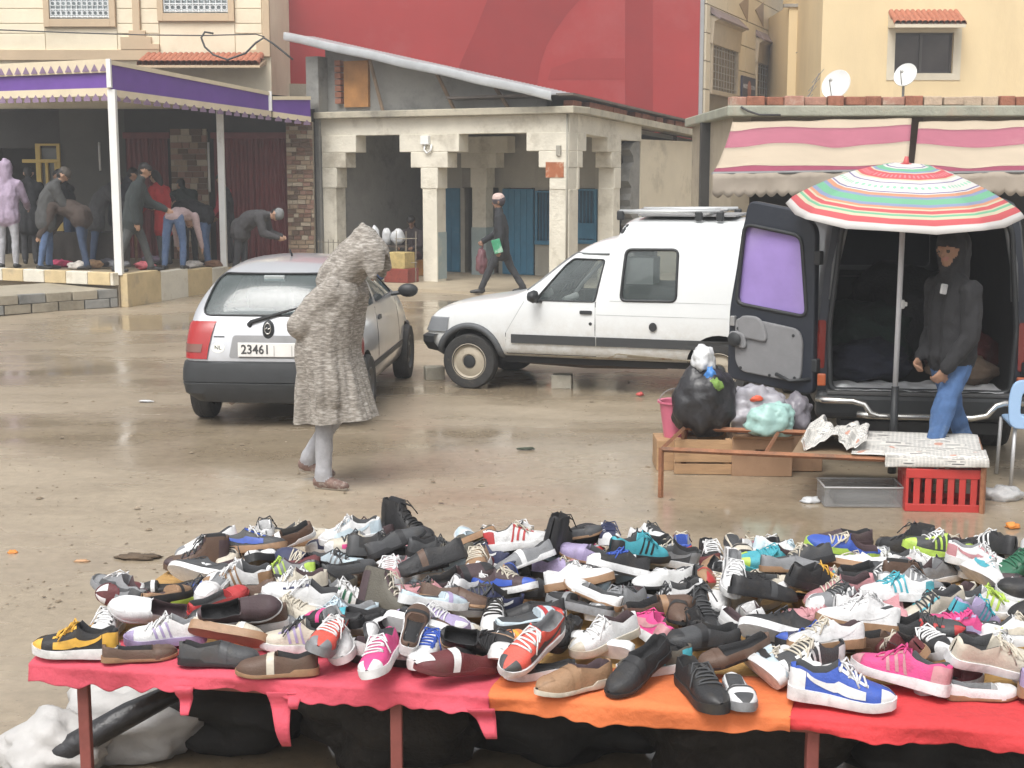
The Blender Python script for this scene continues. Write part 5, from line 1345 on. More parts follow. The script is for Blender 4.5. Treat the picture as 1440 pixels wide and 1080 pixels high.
def figure(h=1.72, lean=4, hunch=6, legs=((0, 4), (0, 4)), arms=((4, 8, 12), (4, 8, 12)), head=(0, 0), spread=.0, hem=.06, bulk=1.0, sleeve='top', hair='short', hood=None, hat=None,
           arm_targets=None, skirt=False, sit=None, hands=(.4, .4), sole=False):
    """joint positions -> primitives. faces +x, left +y. returns prims, joints"""
    s = h / 1.72
    rd = lambda a: math.radians(a)
    tl, sl_, fh = .245 * h, .238 * h, .045 * h
    def leg(hip, a, k, out):
        th = Vector((math.sin(rd(a)), out, -math.cos(rd(a)))).normalized(); kn = hip + th * tl
        sh = Vector((math.sin(rd(a - k)), out * .3, -math.cos(rd(a - k)))).normalized(); an = kn + sh * sl_
        return kn, an
    J = {}
    hz0 = 0
    ends = []
    for i, sgn in ((0, 1), (1, -1)):
        kn, an = leg(Vector((0, sgn * .052 * h, 0)), legs[i][0], legs[i][1], sgn * spread); ends.append(an.z)
    hz = fh - min(ends) if sit is None else sit
    pel = Vector((0, 0, hz)); J['pel'] = pel
    td = Vector((math.sin(rd(lean)), 0, math.cos(rd(lean)))); td2 = Vector((math.sin(rd(lean + hunch)), 0, math.cos(rd(lean + hunch))))
    mid = pel + td * .15 * h; neck = mid + td2 * .165 * h; J['neck'] = neck; J['mid'] = mid
    hd = Vector((math.sin(rd(lean + hunch + head[0])), 0, math.cos(rd(lean + hunch + head[0]))))
    hb = neck + hd * .04 * h; hc = neck + hd * .105 * h; J['head'] = hc
    P = []
    b = bulk
    # torso
    for sg in (-1, 1):
        P.append(('top', pel + Vector((0, sg * .048, .0)) * s, mid + Vector((0, sg * .052, 0)) * s, .112 * s * b, .112 * s * b))
        P.append(('top', mid + Vector((0, sg * .055, 0)) * s, neck - td2 * .06 * h + Vector((0, sg * .075, 0)) * s, .115 * s * b, .092 * s * b))
        P.append(('top', neck - td2 * .045 * h + Vector((0, sg * .10, 0)) * s, neck - td2 * .01 * h, .07 * s * b, .065 * s))
        P.append(('top', neck - td2 * .05 * h + Vector((0, sg * .105 * h, 0)), neck + td2 * .005 * h + Vector((0, sg * .03, 0)), .060 * s * b, .055 * s))
        if hem: P.append(('top', pel + Vector((0, sg * .045, .02)) * s, pel - td * 0 + Vector((0, sg * .055, -hem)) * s, .118 * s * b, .122 * s * b))
        P.append(('legs', pel + Vector((0, sg * .05, -.02)) * s, pel + Vector((0, sg * .055, -.05)) * s, .10 * s, .098 * s))
    P.append(('skin', neck - hd * .01, hb, .055 * s, .052 * s))
    # head with jaw, nose, brow, ears
    fw = Vector((math.cos(rd(lean + hunch + head[0])), 0, -math.sin(rd(lean + hunch + head[0])))); yw = rd(head[1])
    fw = fw * math.cos(yw) + Vector((0, 1, 0)) * math.sin(yw); lf = hd.cross(fw)
    P.append(('skin', hc + hd * .018 * s - fw * .018 * s, hc + hd * .012 * s + fw * .012 * s, .088 * s, .080 * s))
    P.append(('skin', hc - hd * .03 * s + fw * .01 * s, hc - hd * .066 * s + fw * .045 * s, .066 * s, .040 * s))
    P.append(('skin', hc + hd * .005 * s + fw * .088 * s, hc - hd * .022 * s + fw * .104 * s, .011 * s, .015 * s))
    P.append(('skin', hc + hd * .024 * s + fw * .076 * s + lf * .03 * s, hc + hd * .024 * s + fw * .076 * s - lf * .03 * s, .017 * s, .017 * s))
    for sg in (-1, 1):
        P.append(('skin', hc - hd * .0 * s + lf * sg * .082 * s - fw * .005 * s, hc - hd * .03 * s + lf * sg * .08 * s, .018 * s, .014 * s))
        P.append(('eye', hc + hd * .006 * s + fw * .078 * s + lf * sg * .03 * s, hc + hd * .006 * s + fw * .079 * s + lf * sg * .034 * s, .0125 * s, .0125 * s))
    P.append(('lip', hc - hd * .048 * s + fw * .078 * s + lf * .02 * s, hc - hd * .048 * s + fw * .078 * s - lf * .02 * s, .010 * s, .010 * s))
    if hair == 'short' and hood != 'up':
        P.append(('hair', hc + hd * .035 * s - fw * .028 * s, hc + hd * .04 * s + fw * .02 * s, .091 * s, .078 * s)); P.append(('hair', hc - hd * .02 * s - fw * .04 * s, hc + hd * .02 * s - fw * .04 * s, .07 * s, .08 * s))
    if hair == 'long':
        P.append(('hair', hc + hd * .03 * s - fw * .03 * s, hc + hd * .04 * s + fw * .018 * s, .095 * s, .083 * s)); P.append(('hair', hc - fw * .06 * s, hc - hd * .16 * s - fw * .07 * s, .08 * s, .06 * s))
    if hat == 'beanie':
        P.append(('hat', hc + hd * .05 * s - fw * .02 * s, hc + hd * .052 * s + fw * .012 * s, .100 * s, .094 * s)); P.append(('hat', hc + hd * .08 * s - fw * .02 * s, hc + hd * .10 * s - fw * .02 * s, .075 * s, .045 * s))
    if hat == 'banded': P += [('hat', hc + hd * .055 * s - fw * .02 * s, hc + hd * .06 * s + fw * .01 * s, .098 * s, .092 * s), ('hat', hc + hd * .08 * s - fw * .02 * s, hc + hd * .10 * s - fw * .02 * s, .075 * s, .045 * s), ('band', hc + hd * .022 * s - fw * .03 * s, hc + hd * .028 * s + fw * .01 * s, .0985 * s, .092 * s), ('hair', hc - hd * .03 * s - fw * .045 * s, hc - hd * .0 * s - fw * .04 * s, .06 * s, .072 * s)]
    if hat == 'cap':
        P.append(('hat', hc + hd * .055 * s - fw * .02 * s, hc + hd * .055 * s + fw * .012 * s, .097 * s, .090 * s))
        for q in (-.03, 0, .03): P.append(('hat', hc + hd * .045 * s + fw * .09 * s + lf * q * s, hc + hd * .04 * s + fw * .15 * s + lf * q * s, .012 * s, .010 * s))
    if hood == 'up':
        P.append(('top', hc + hd * .035 * s - fw * .055 * s, hc + hd * .055 * s - fw * .0 * s, .105 * s, .092 * s)); P.append(('top', neck - fw * .02 * s, hc - fw * .055 * s, .10 * s, .10 * s)); P.append(('top', hc + hd * .08 * s - fw * .06 * s, hc + hd * .105 * s - fw * .08 * s, .07 * s, .05 * s))
        for sg in (-1, 1): P.append(('top', hc - hd * .10 * s - fw * .0 * s + lf * sg * .062 * s, hc + hd * .05 * s - fw * .005 * s + lf * sg * .075 * s, .036 * s, .030 * s))
    if hood == 'down': P.append(('top', neck - fw * .07 * s - lf * .06 * s + hd * .02, neck - fw * .07 * s + lf * .06 * s + hd * .02, .055 * s, .055 * s))
    if hood == 'collar': P.append(('top', neck - hd * .0 * s, neck + hd * .035 * s, .078 * s, .072 * s))
    # legs
    for i, sg in ((0, 1), (1, -1)):
        hip = pel + Vector((0, sg * .052 * h, 0)); kn, an = leg(hip, legs[i][0], legs[i][1], sg * spread)
        J['knee%d' % i] = kn; J['ank%d' % i] = an
        P.append(('legs', hip + Vector((0, 0, -.03 * s)), kn, .092 * s, .066 * s)); P.append(('legs', kn, an + (kn - an) * .06, .066 * s, .056 * s))
        pitch = 0
        lift = an.z - fh
        toe = Vector((math.cos(rd(min(55, lift * 200))), sg * .12, -math.sin(rd(min(55, lift * 200)))))
        P.append(('shoe', an + Vector((-.035 * s, 0, -.035 * s)), an + toe * .10 * s + Vector((0, 0, -.042 * s)), .042 * s, .036 * s)); P.append(('shoe', an + toe * .10 * s + Vector((0, 0, -.045 * s)), an + toe * .17 * s + Vector((0, 0, -.05 * s)), .036 * s, .027 * s))
        P.append(('shoe', an, an + Vector((-.01, 0, -.04 * s)), .045 * s, .045 * s))
        if sole: P.append(('sole', an + Vector((-.045 * s, 0, -.066 * s)), an + toe * .17 * s + Vector((0, 0, -.066 * s)), .026 * s, .022 * s)); P.append(('legs', an + (kn - an) * .10, an + (kn - an) * .02, .062 * s, .060 * s))
        if skirt: P.append(('top', pel + Vector((0, sg * .05, -.02)), pel.lerp((kn + hip) / 2, 1.0) + Vector((0, 0, -.12)), .12 * s, .15 * s))
    # arms
    for i, sg in ((0, 1), (1, -1)):
        sh = neck - td2 * .045 * h + Vector((0, sg * .108 * h, 0)); f_, o_, e_ = arms[i][:3]; yin = arms[i][3] if len(arms[i]) > 3 else 0
        ua = Vector((math.sin(rd(f_)) * math.cos(rd(o_)), sg * math.sin(rd(o_)), -math.cos(rd(f_)) * math.cos(rd(o_)))); el = sh + ua * .175 * h
        fa = Vector((math.sin(rd(f_ + e_)), -sg * math.sin(rd(yin)) + sg * math.sin(rd(o_)) * .4, -math.cos(rd(f_ + e_)))).normalized(); wr = el + fa * .145 * h
        J['wr%d' % i] = wr; J['el%d' % i] = el; J['fa%d' % i] = fa
        P.append((sleeve, sh, el, .066 * s * b, .056 * s * b)); P.append((sleeve, el, wr, .055 * s * b, .042 * s * b))
        if hands[i] is not None: P += hand_prims(wr + fa * .01, fa, Vector((0, sg, 0)) * 1.0 + Vector((.2, 0, 0)), 'skin', s * 1.0, hands[i], sg)
    return P, J

def person(label, px, py, z, facing, mats, voxel=.016, group=None, seed=0, fold=.013, Y=None, name='person', **fig):
    """place a figure so that its feet rest at the given image pixel; facing in degrees, 0 = right, 90 = away"""
    p = at_z(px, py, z)  # px, py are image pixels cast onto height z
    P, J = figure(**fig)
    base = dict(skin=SKIN, hair=HAIR, eye=EYE, lip=LIP); base.update(mats)
    used = set(q[0] for q in P); mm = {k: v for k, v in base.items() if k in used}
    me = sculpt(P, mm, voxel, 4, fold, ('top', 'legs', 'sleeve'), seed)
    o = link(name, me, None, None, loc=(p.x, p.y, z), rot=(0, 0, R(facing)))
    tag(o, label, 'person', group)
    return o, J

JEANS = cl('blue_denim', (0.075, 0.12, 0.22), col2=(0.14, 0.19, 0.29), c2amt=.40, c2scale=5)
JEANSD = cl('dark_denim', (0.035, 0.055, 0.10)); GREYT = cl('pale_grey_sweatpants', (0.34, 0.34, 0.36)); DKT = cl('charcoal_trousers', (0.035, 0.036, 0.04)); GREYD = cl('dark_grey_trousers', (0.07, 0.075, 0.075))
LAV = cl('lavender_hoodie', (0.34, 0.27, 0.36)); BLK = cl('black_jacket', (0.018, 0.019, 0.022)); GRJ = cl('olive_grey_jacket', (0.055, 0.056, 0.055)); REDC = cl('red_coat', (0.36, 0.022, 0.022)); WHITEK = cl('striped_shirt', (0.4, 0.3, 0.3), stretch=(1, 1, 8))
SHB = mat('black_shoe', (0.02, 0.02, 0.02), .5, .2, 10); SHBR = mat('brown_shoe', (0.12, 0.075, 0.05), .7, .2, 10); SHG = mat('grey_shoe', (0.25, 0.25, 0.26), .7, .2, 10)
GP = 'shoppers under the purple awning'
person('person in lavender hooded top and pale grey trousers seen from behind under awning', 14, 377, .52, 93, dict(top=LAV, legs=GREYT, shoe=SHB), group=GP, seed=1, h=1.74, lean=3, hood='up', arms=((18, 12, 40, 10), (22, 14, 40, 10)), legs=((2, 6), (-3, 4)), spread=.06, bulk=1.25, hem=.08)
person('man in dark grey jacket, flat cap and faded jeans looking down at goods', 68, 379, .52, 22, dict(top=GRJ, legs=JEANS, shoe=SHB, hat=cl('dark_flat_cap', (0.08, 0.07, 0.06))), group=GP, seed=2, h=1.70, lean=12, hunch=14, head=(18, 0), hat='cap', hood='collar', arms=((30, 8, 30), (24, 6, 35)), legs=((6, 8), (-6, 6)), bulk=1.38, hem=.14)
person('person in black jacket half hidden behind dark grey jacketed man', 102, 371, .50, 160, dict(top=BLK, legs=JEANSD, shoe=SHB, hair=HAIR), group=GP, seed=3, h=1.66, lean=10, hood='collar', arms=((25, 8, 40), (25, 8, 40)), head=(15, 20))
person('person in charcoal padded coat with red scarf reaching over the goods', 137, 373, .50, 20, dict(top=cl('charcoal_padded_coat', (0.045, 0.045, 0.047)), legs=JEANSD, shoe=SHB, skin=cl('red_scarf', (0.3, 0.03, 0.03)), hair=HAIR), group=GP, seed=4, h=1.66, lean=22, hunch=12, head=(14, 0), hood='collar', arms=((50, 6, 20), (40, 6, 30)), legs=((8, 8), (-4, 4)), bulk=1.4, hem=.16)
person('person striding in dark jacket and grey trousers next to the white corner post', 189, 382, .50, 12, dict(top=cl('dark_green_grey_jacket', (0.03, 0.038, 0.038)), legs=GREYD, shoe=SHB), group=GP, seed=5, h=1.80, lean=10, hunch=8, head=(10, 0), hood='collar', arms=((28, 6, 40), (-12, 8, 20)), legs=((20, 4), (-16, 6)), bulk=1.32, hem=.12)
person('woman in bright red coat with black hair under the purple awning', 232, 372, .47, 150, dict(top=REDC, legs=GREYD, shoe=SHB), group=GP, seed=6, h=1.66, lean=6, hair='long', arms=((20, 10, 35), (30, 10, 45)), head=(20, 0), hem=.28, bulk=1.14)
person('person in faded jeans and striped shirt bending over away from view', 247, 379, .46, 80, dict(top=WHITEK, legs=JEANS, shoe=SHB), group=GP, seed=7, h=1.72, lean=82, hunch=22, head=(20, 0), arms=((20, 8, 10), (10, 8, 10)), legs=((-8, 2), (6, 14)), spread=.10, hem=0.0)
person('person in black jacket and red cap stooping over goods by second post', 290, 373, .42, 165, dict(top=BLK, legs=JEANS, shoe=SHB, hat=cl('red_cap', (0.42, 0.03, 0.035))), group=GP, seed=8, h=1.74, lean=62, hunch=20, head=(-14, 10), hat='cap', arms=((10, 8, 20), (20, 8, 10)), legs=((-4, 6), (6, 10)), bulk=1.35, hem=.02)
person('person in dark waistcoat with red sleeves standing before ribbed shutter', 322, 370, .40, 170, dict(top=BLK, legs=DKT, shoe=SHB, sleeve=cl('red_sleeve', (0.36, 0.04, 0.055))), group=GP, seed=9, h=1.66, lean=3, arms=((10, 8, 30), (14, 10, 30)), head=(10, -20), sleeve='sleeve', hem=.05)
person('person in grey knitted hat and dark coat bending forward beside parked hatchback', 340, 392, .22, -8, dict(top=cl('charcoal_coat', (0.05, 0.048, 0.05)), legs=DKT, shoe=SHB, hat=cl('grey_knit', (0.17, 0.175, 0.175))), group=GP, seed=10, h=1.72, lean=52, hunch=26, head=(8, -10), hat='beanie', hood='collar', arms=((12, 4, 62, 20), (14, 4, 58, 20)), legs=((4, 6), (-4, 6)), bulk=1.35, hem=.1)
person('person in long black coat facing the yellow door frame', 44, 371, .52, 100, dict(top=BLK, legs=DKT, shoe=SHB), voxel=.018, group=GP, seed=41, h=1.68, lean=8, hood='collar', arms=((30, 8, 40), (26, 8, 40)), head=(16, 0), bulk=1.3, hem=.25)
person('person in brown jacket bending low over goods beside draped table', 118, 379, .52, 170, dict(top=cl('dark_brown_jacket', (0.05, 0.035, 0.028)), legs=JEANSD, shoe=SHB), voxel=.018, group=GP, seed=42, h=1.66, lean=58, hunch=22, head=(10, 0), hood='collar', arms=((15, 8, 20), (25, 8, 10)), legs=((-4, 8), (6, 12)), bulk=1.35, hem=.06)
person('person in slate grey jacket standing behind the striding person', 168, 371, .50, 30, dict(top=cl('slate_jacket', (0.04, 0.045, 0.055)), legs=DKT, shoe=SHB), voxel=.018, group=GP, seed=43, h=1.72, lean=14, hunch=10, hood='collar', arms=((35, 8, 40), (30, 8, 40)), head=(18, 0), bulk=1.32, hem=.14)
person('person in dark green jacket between red coat and stooping red cap', 268, 368, .44, 120, dict(top=cl('dark_green_jacket', (0.022, 0.034, 0.028)), legs=DKT, shoe=SHB), voxel=.018, group=GP, seed=44, h=1.66, lean=26, hunch=14, hood='collar', arms=((30, 8, 30), (30, 8, 30)), head=(14, 0), bulk=1.3, hem=.12)
# walking man between arcade and van
o, J = person('man in black jacket and pale knitted cap walking past the arcade', 706, 412, 0.03, 176, dict(top=BLK, legs=DKT, shoe=SHB, skin=SKIND, hat=cl('pale_knit_cap', (0.50, 0.38, 0.34), stretch=(1, 1, 12), var=.5), band=cl('dark_cap_band', (0.06, 0.05, 0.06))), voxel=.0125, seed=12, h=1.74, lean=3, hunch=4, hat='banded', hair='none', hood='collar', arms=((-6, 10, 14), (16, 6, 42, 20)), legs=((26, 2), (-20, 12)), bulk=1.1, hem=.16, head=(-2, 6), hands=(.8, .9))
def on_body(o, p): return o.matrix_basis @ Vector(p)
wl = on_body(o, J['wr0']); wr = on_body(o, J['wr1'])
# walking away-left figure: his near hand carries a bag, the other a green packet
near, far = (wl, wr) if wl.y < wr.y else (wr, wl)
bagm = mat('maroon_plastic_bag', (0.17, 0.075, 0.085), .5, .25, 6, bump=.4)
b_ = blob('carrier_bag', bagm, (wr.x - .04, wr.y, max(.12, wr.z - .58)), (.10, .09, .22), 'dark pink plastic carrier bag in the walking man\'s hand', 'bag', 12, rough=.25)
MB().tube([(0, 0, .36), (.02, 0, .50), (.04, 0, .56)], [.03, .014, .012], 7).build('bag_handle', bagm, b_, smooth=True)
gp = MB().box((0, 0, 0), (.15, .03, .24)).build('green_packet', mat('green_packet_print', (0.06, 0.32, 0.17), .4, .2, 5, col2=(0.6, 0.66, 0.6), c2amt=.42, c2scale=5), loc=(wl.x - .02, wl.y - .06, wl.z + .06), rot=(0, R(-16), R(10)), bevel=.008)
tag(gp, 'green and white packet held by the walking man', 'packet')
# woman seated in the arcade
def seat_woman():
    p = at_z(583, 388, .05)
    cx = MB().box((0, 0, .16), (.42, .38, .32)).build('seat_crate', mat('orange_seat_crate', (0.42, 0.20, 0.06), .7, .2, 6), loc=(p.x, p.y + .2, .05), bevel=.02); tag(cx, 'orange plastic crate used as a seat in arcade', 'crate')
    P, J = figure(h=1.62, lean=6, hunch=12, head=(6, 10), legs=((84, 88), (84, 88)), arms=((26, 8, 55, 20), (26, 8, 55, 20)), sit=.42, hem=.02, bulk=1.1, hair='long', spread=.08)
    mm = dict(skin=SKIND, hair=HAIR, eye=EYE, lip=LIP, top=cl('dark_shawl', (0.035, 0.025, 0.027)), legs=cl('dark_red_skirt', (0.07, 0.02, 0.02)), shoe=SHB)
    me = sculpt(P, mm, .015, 4, .008, ('top', 'legs'), 14)
    o = link('person', me, None, None, loc=(p.x, p.y + .16, .06), rot=(0, 0, R(-110))); tag(o, 'woman in dark shawl sitting on a crate in the arcade', 'person')
seat_woman()

# seller by the minibus
SELL, JS = person('man in black hooded jacket and blue jeans standing by striped umbrella', 1330, 679, 0.0, -158, dict(top=cl('black_padded_jacket', (0.014, 0.014, 0.016)), legs=cl('mid_blue_denim', (0.055, 0.115, 0.25), col2=(0.13, 0.20, 0.33), c2amt=.38, c2scale=6), shoe=SHB, skin=SKIND), voxel=.0095, seed=15, fold=.017, h=1.74, lean=0, hunch=5, hood='up', hair='none', arms=((2, 5, 30, 18), (-8, 7, 52, 22)), legs=((22, 4), (-20, 4)), spread=.06, bulk=1.12, hem=-.02, head=(2, 18), hands=(.7, .8))
cam_b = on_body(SELL, (.13, .05, 1.34))
o = MB().box((0, 0, 0), (.05, .02, .07)).build('jacket_badge', mat('silver_badge', (0.5, 0.5, 0.5), .4, .3, 20), loc=cam_b, rot=(0, R(10), R(20)), bevel=.008); tag(o, 'small silver badge hanging on chest of the black hooded jacket', 'badge')

# ---- man in a djellaba: body, robe and pointed hood
def djellaba_man():
    p = at_z(464, 682)
    P, J = figure(h=1.74, lean=10, hunch=12, head=(22, 0), legs=((4, 38), (1, 3)), arms=((-24, 6, 40, 40), (-24, 6, 40, 40)), hair='short', bulk=1.0, hem=0, sole=True)
    TR = cl('pale_grey_trousers', (0.36, 0.36, 0.38)); SH = mat('brown_trainer', (0.17, 0.105, 0.085), .7, .4, 30, col2=(0.42, 0.38, 0.34), c2amt=.42, c2scale=14)
    ROBE = djellaba_cloth()
    me = sculpt(P, dict(top=ROBE, legs=TR, shoe=SH, sole=mat('pale_shoe_sole', (0.40, 0.37, 0.33), .7, .2, 12), skin=SKIND, hair=HAIR, eye=EYE, lip=LIP), .011, 4, .006, ('legs',), 20)
    o = link('person', me, None, None, loc=(p.x, p.y, 0), rot=(0, 0, R(-17))); tag(o, 'man walking in grey marled hooded robe with hands behind back', 'person')
    n, m_, pl = J['neck'], J['mid'], J['pel']
    Q = []
    def q(a, b, r0, r1): Q.append(('top', Vector(a), Vector(b), r0, r1))
    for sg in (-1, 1):
        q(n + Vector((-.03, sg * .10, -.09)), n + Vector((-.01, sg * .045, .0)), .085, .08)
        q(n + Vector((-.03, sg * .085, -.14)), m_ + Vector((.0, sg * .09, 0)), .15, .185)
        q(m_ + Vector((.0, sg * .09, 0)), pl + Vector((.01, sg * .09, .0)), .185, .195)
        q(pl + Vector((.01, sg * .09, 0)), (.06, sg * .09, .68), .195, .195)
        q((.02, sg * .09, .70), (.06, sg * .10, .36), .168, .175)
        q((.06, sg * .08, .90), (.27, sg * .09, .42), .14, .10)
        q((-.02, sg * .08, .90), (-.06, sg * .09, .40), .14, .15)
        # wide sleeves folded to the small of the back
        sh = n + Vector((-.04, sg * .17, -.11)); el = Vector((sh.x - .20, sg * .22, sh.z - .22)); wr = Vector((el.x + .03, sg * .03, el.z - .05))
        q(sh, el, .095, .095); q(el, wr, .095, .085)
    q(n + Vector((-.05, 0, -.05)), n + Vector((-.02, 0, .03)), .10, .085)
    rb = sculpt(Q, dict(top=ROBE), .012, 6, .0, ('top',), 31)
    bm = bmesh.new(); bm.from_mesh(rb); bm.normal_update()
    for v in bm.verts:
        a_ = math.atan2(v.co.y, v.co.x - .03); k = max(0, min(1, (1.15 - v.co.z) / .5))
        f_ = noise.noise(Vector((math.cos(a_) * 3.2, math.sin(a_) * 3.2, v.co.z * .8))) * .046 * k + noise.noise(Vector((math.cos(a_) * 6.5, math.sin(a_) * 6.5, v.co.z * 1.3 + 5))) * .022 * k
        f_ += noise.noise(Vector((v.co.x * 7, v.co.y * 7, v.co.z * 5 + v.co.x * 6))) * .012 * (1 - k * .6)
        v.co += v.normal * f_
    # cut the hem along a plane that rises towards the front and leave the robe open below
    bmesh.ops.bisect_plane(bm, geom=bm.verts[:] + bm.edges[:] + bm.faces[:], dist=1e-5, plane_co=(0, 0, .46), plane_no=Vector((-.08, 0, 1)).normalized(), clear_inner=True)
    bm.to_mesh(rb); bm.free()
    rb = bake(rb, [('SOLIDIFY', dict(thickness=.012, offset=-1))])
    link('robe', rb, None, o, smooth=50)
    # pointed hood: a soft cone over head and shoulders, hollowed at the face
    hc = J['head']; hq = []
    def h(a, b, r0, r1): hq.append(('top', Vector(a), Vector(b), r0, r1))
    h(hc + Vector((-.04, 0, -.01)), hc + Vector((.02, 0, .01)), .135, .125)
    h(hc + Vector((-.03, 0, .05)), hc + Vector((-.01, 0, .195)), .120, .022)
    h(n + Vector((-.07, 0, -.05)), hc + Vector((-.06, 0, .0)), .15, .13)
    for sg in (-1, 1):
        h(n + Vector((-.04, sg * .10, -.07)), hc + Vector((-.03, sg * .03, .0)), .09, .11)
        h(hc + Vector((.0, sg * .02, .12)), hc + Vector((.085, sg * .035, .02)), .075, .075)
        h(hc + Vector((.085, sg * .035, .02)), hc + Vector((.135, sg * .045, -.085)), .075, .036)
        h(hc + Vector((.02, sg * .07, .03)), hc + Vector((.09, sg * .085, -.13)), .07, .034)
        h(hc + Vector((-.03, sg * .08, .0)), n + Vector((.05, sg * .085, .01)), .075, .06)
    me = sculpt(hq, dict(top=ROBE), .011, 5, .007, ('top',), 33, (6, 6, 6))
    bmc = bmesh.new(); bmesh.ops.create_icosphere(bmc, subdivisions=3, radius=1); cm = bpy.data.meshes.new('c'); 
    bmesh.ops.transform(bmc, matrix=Matrix.Translation(hc + Vector((.135, 0, -.12))) @ Matrix.Diagonal((.11, .066, .125, 1)), verts=bmc.verts); bmc.to_mesh(cm); bmc.free()
    me = cut(me, cm, ROBE)
    link('hood', me, None, o, smooth=True)
    return o
def djellaba_cloth():
    m = mat('marled_wool', (0.26, 0.225, 0.185), .95, .25, 5, bump=.25, bscale=60, stretch=(1, 1, 1))
    n = m.node_tree.nodes; l = m.node_tree.links; b = n['Principled BSDF']
    tc = n.new('ShaderNodeTexCoord'); mp = n.new('ShaderNodeMapping'); mp.inputs['Scale'].default_value = (20, 20, 95); l.new(tc.outputs['Object'], mp.inputs['Vector'])
    nz = n.new('ShaderNodeTexNoise'); nz.inputs['Scale'].default_value = 1.0; nz.inputs['Detail'].default_value = 4; nz.inputs['Roughness'].default_value = .7; l.new(mp.outputs[0], nz.inputs['Vector'])
    r = n.new('ShaderNodeValToRGB'); e = r.color_ramp.elements
    e[0].position = .36; e[0].color = (0.155, 0.138, 0.12, 1); e[1].position = .64; e[1].color = (0.42, 0.395, 0.36, 1); x = e.new(.5); x.color = (0.26, 0.235, 0.205, 1)
    l.new(nz.outputs['Fac'], r.inputs['Fac']); l.new(r.outputs['Color'], b.inputs['Base Color'])
    return m
djellaba_man()
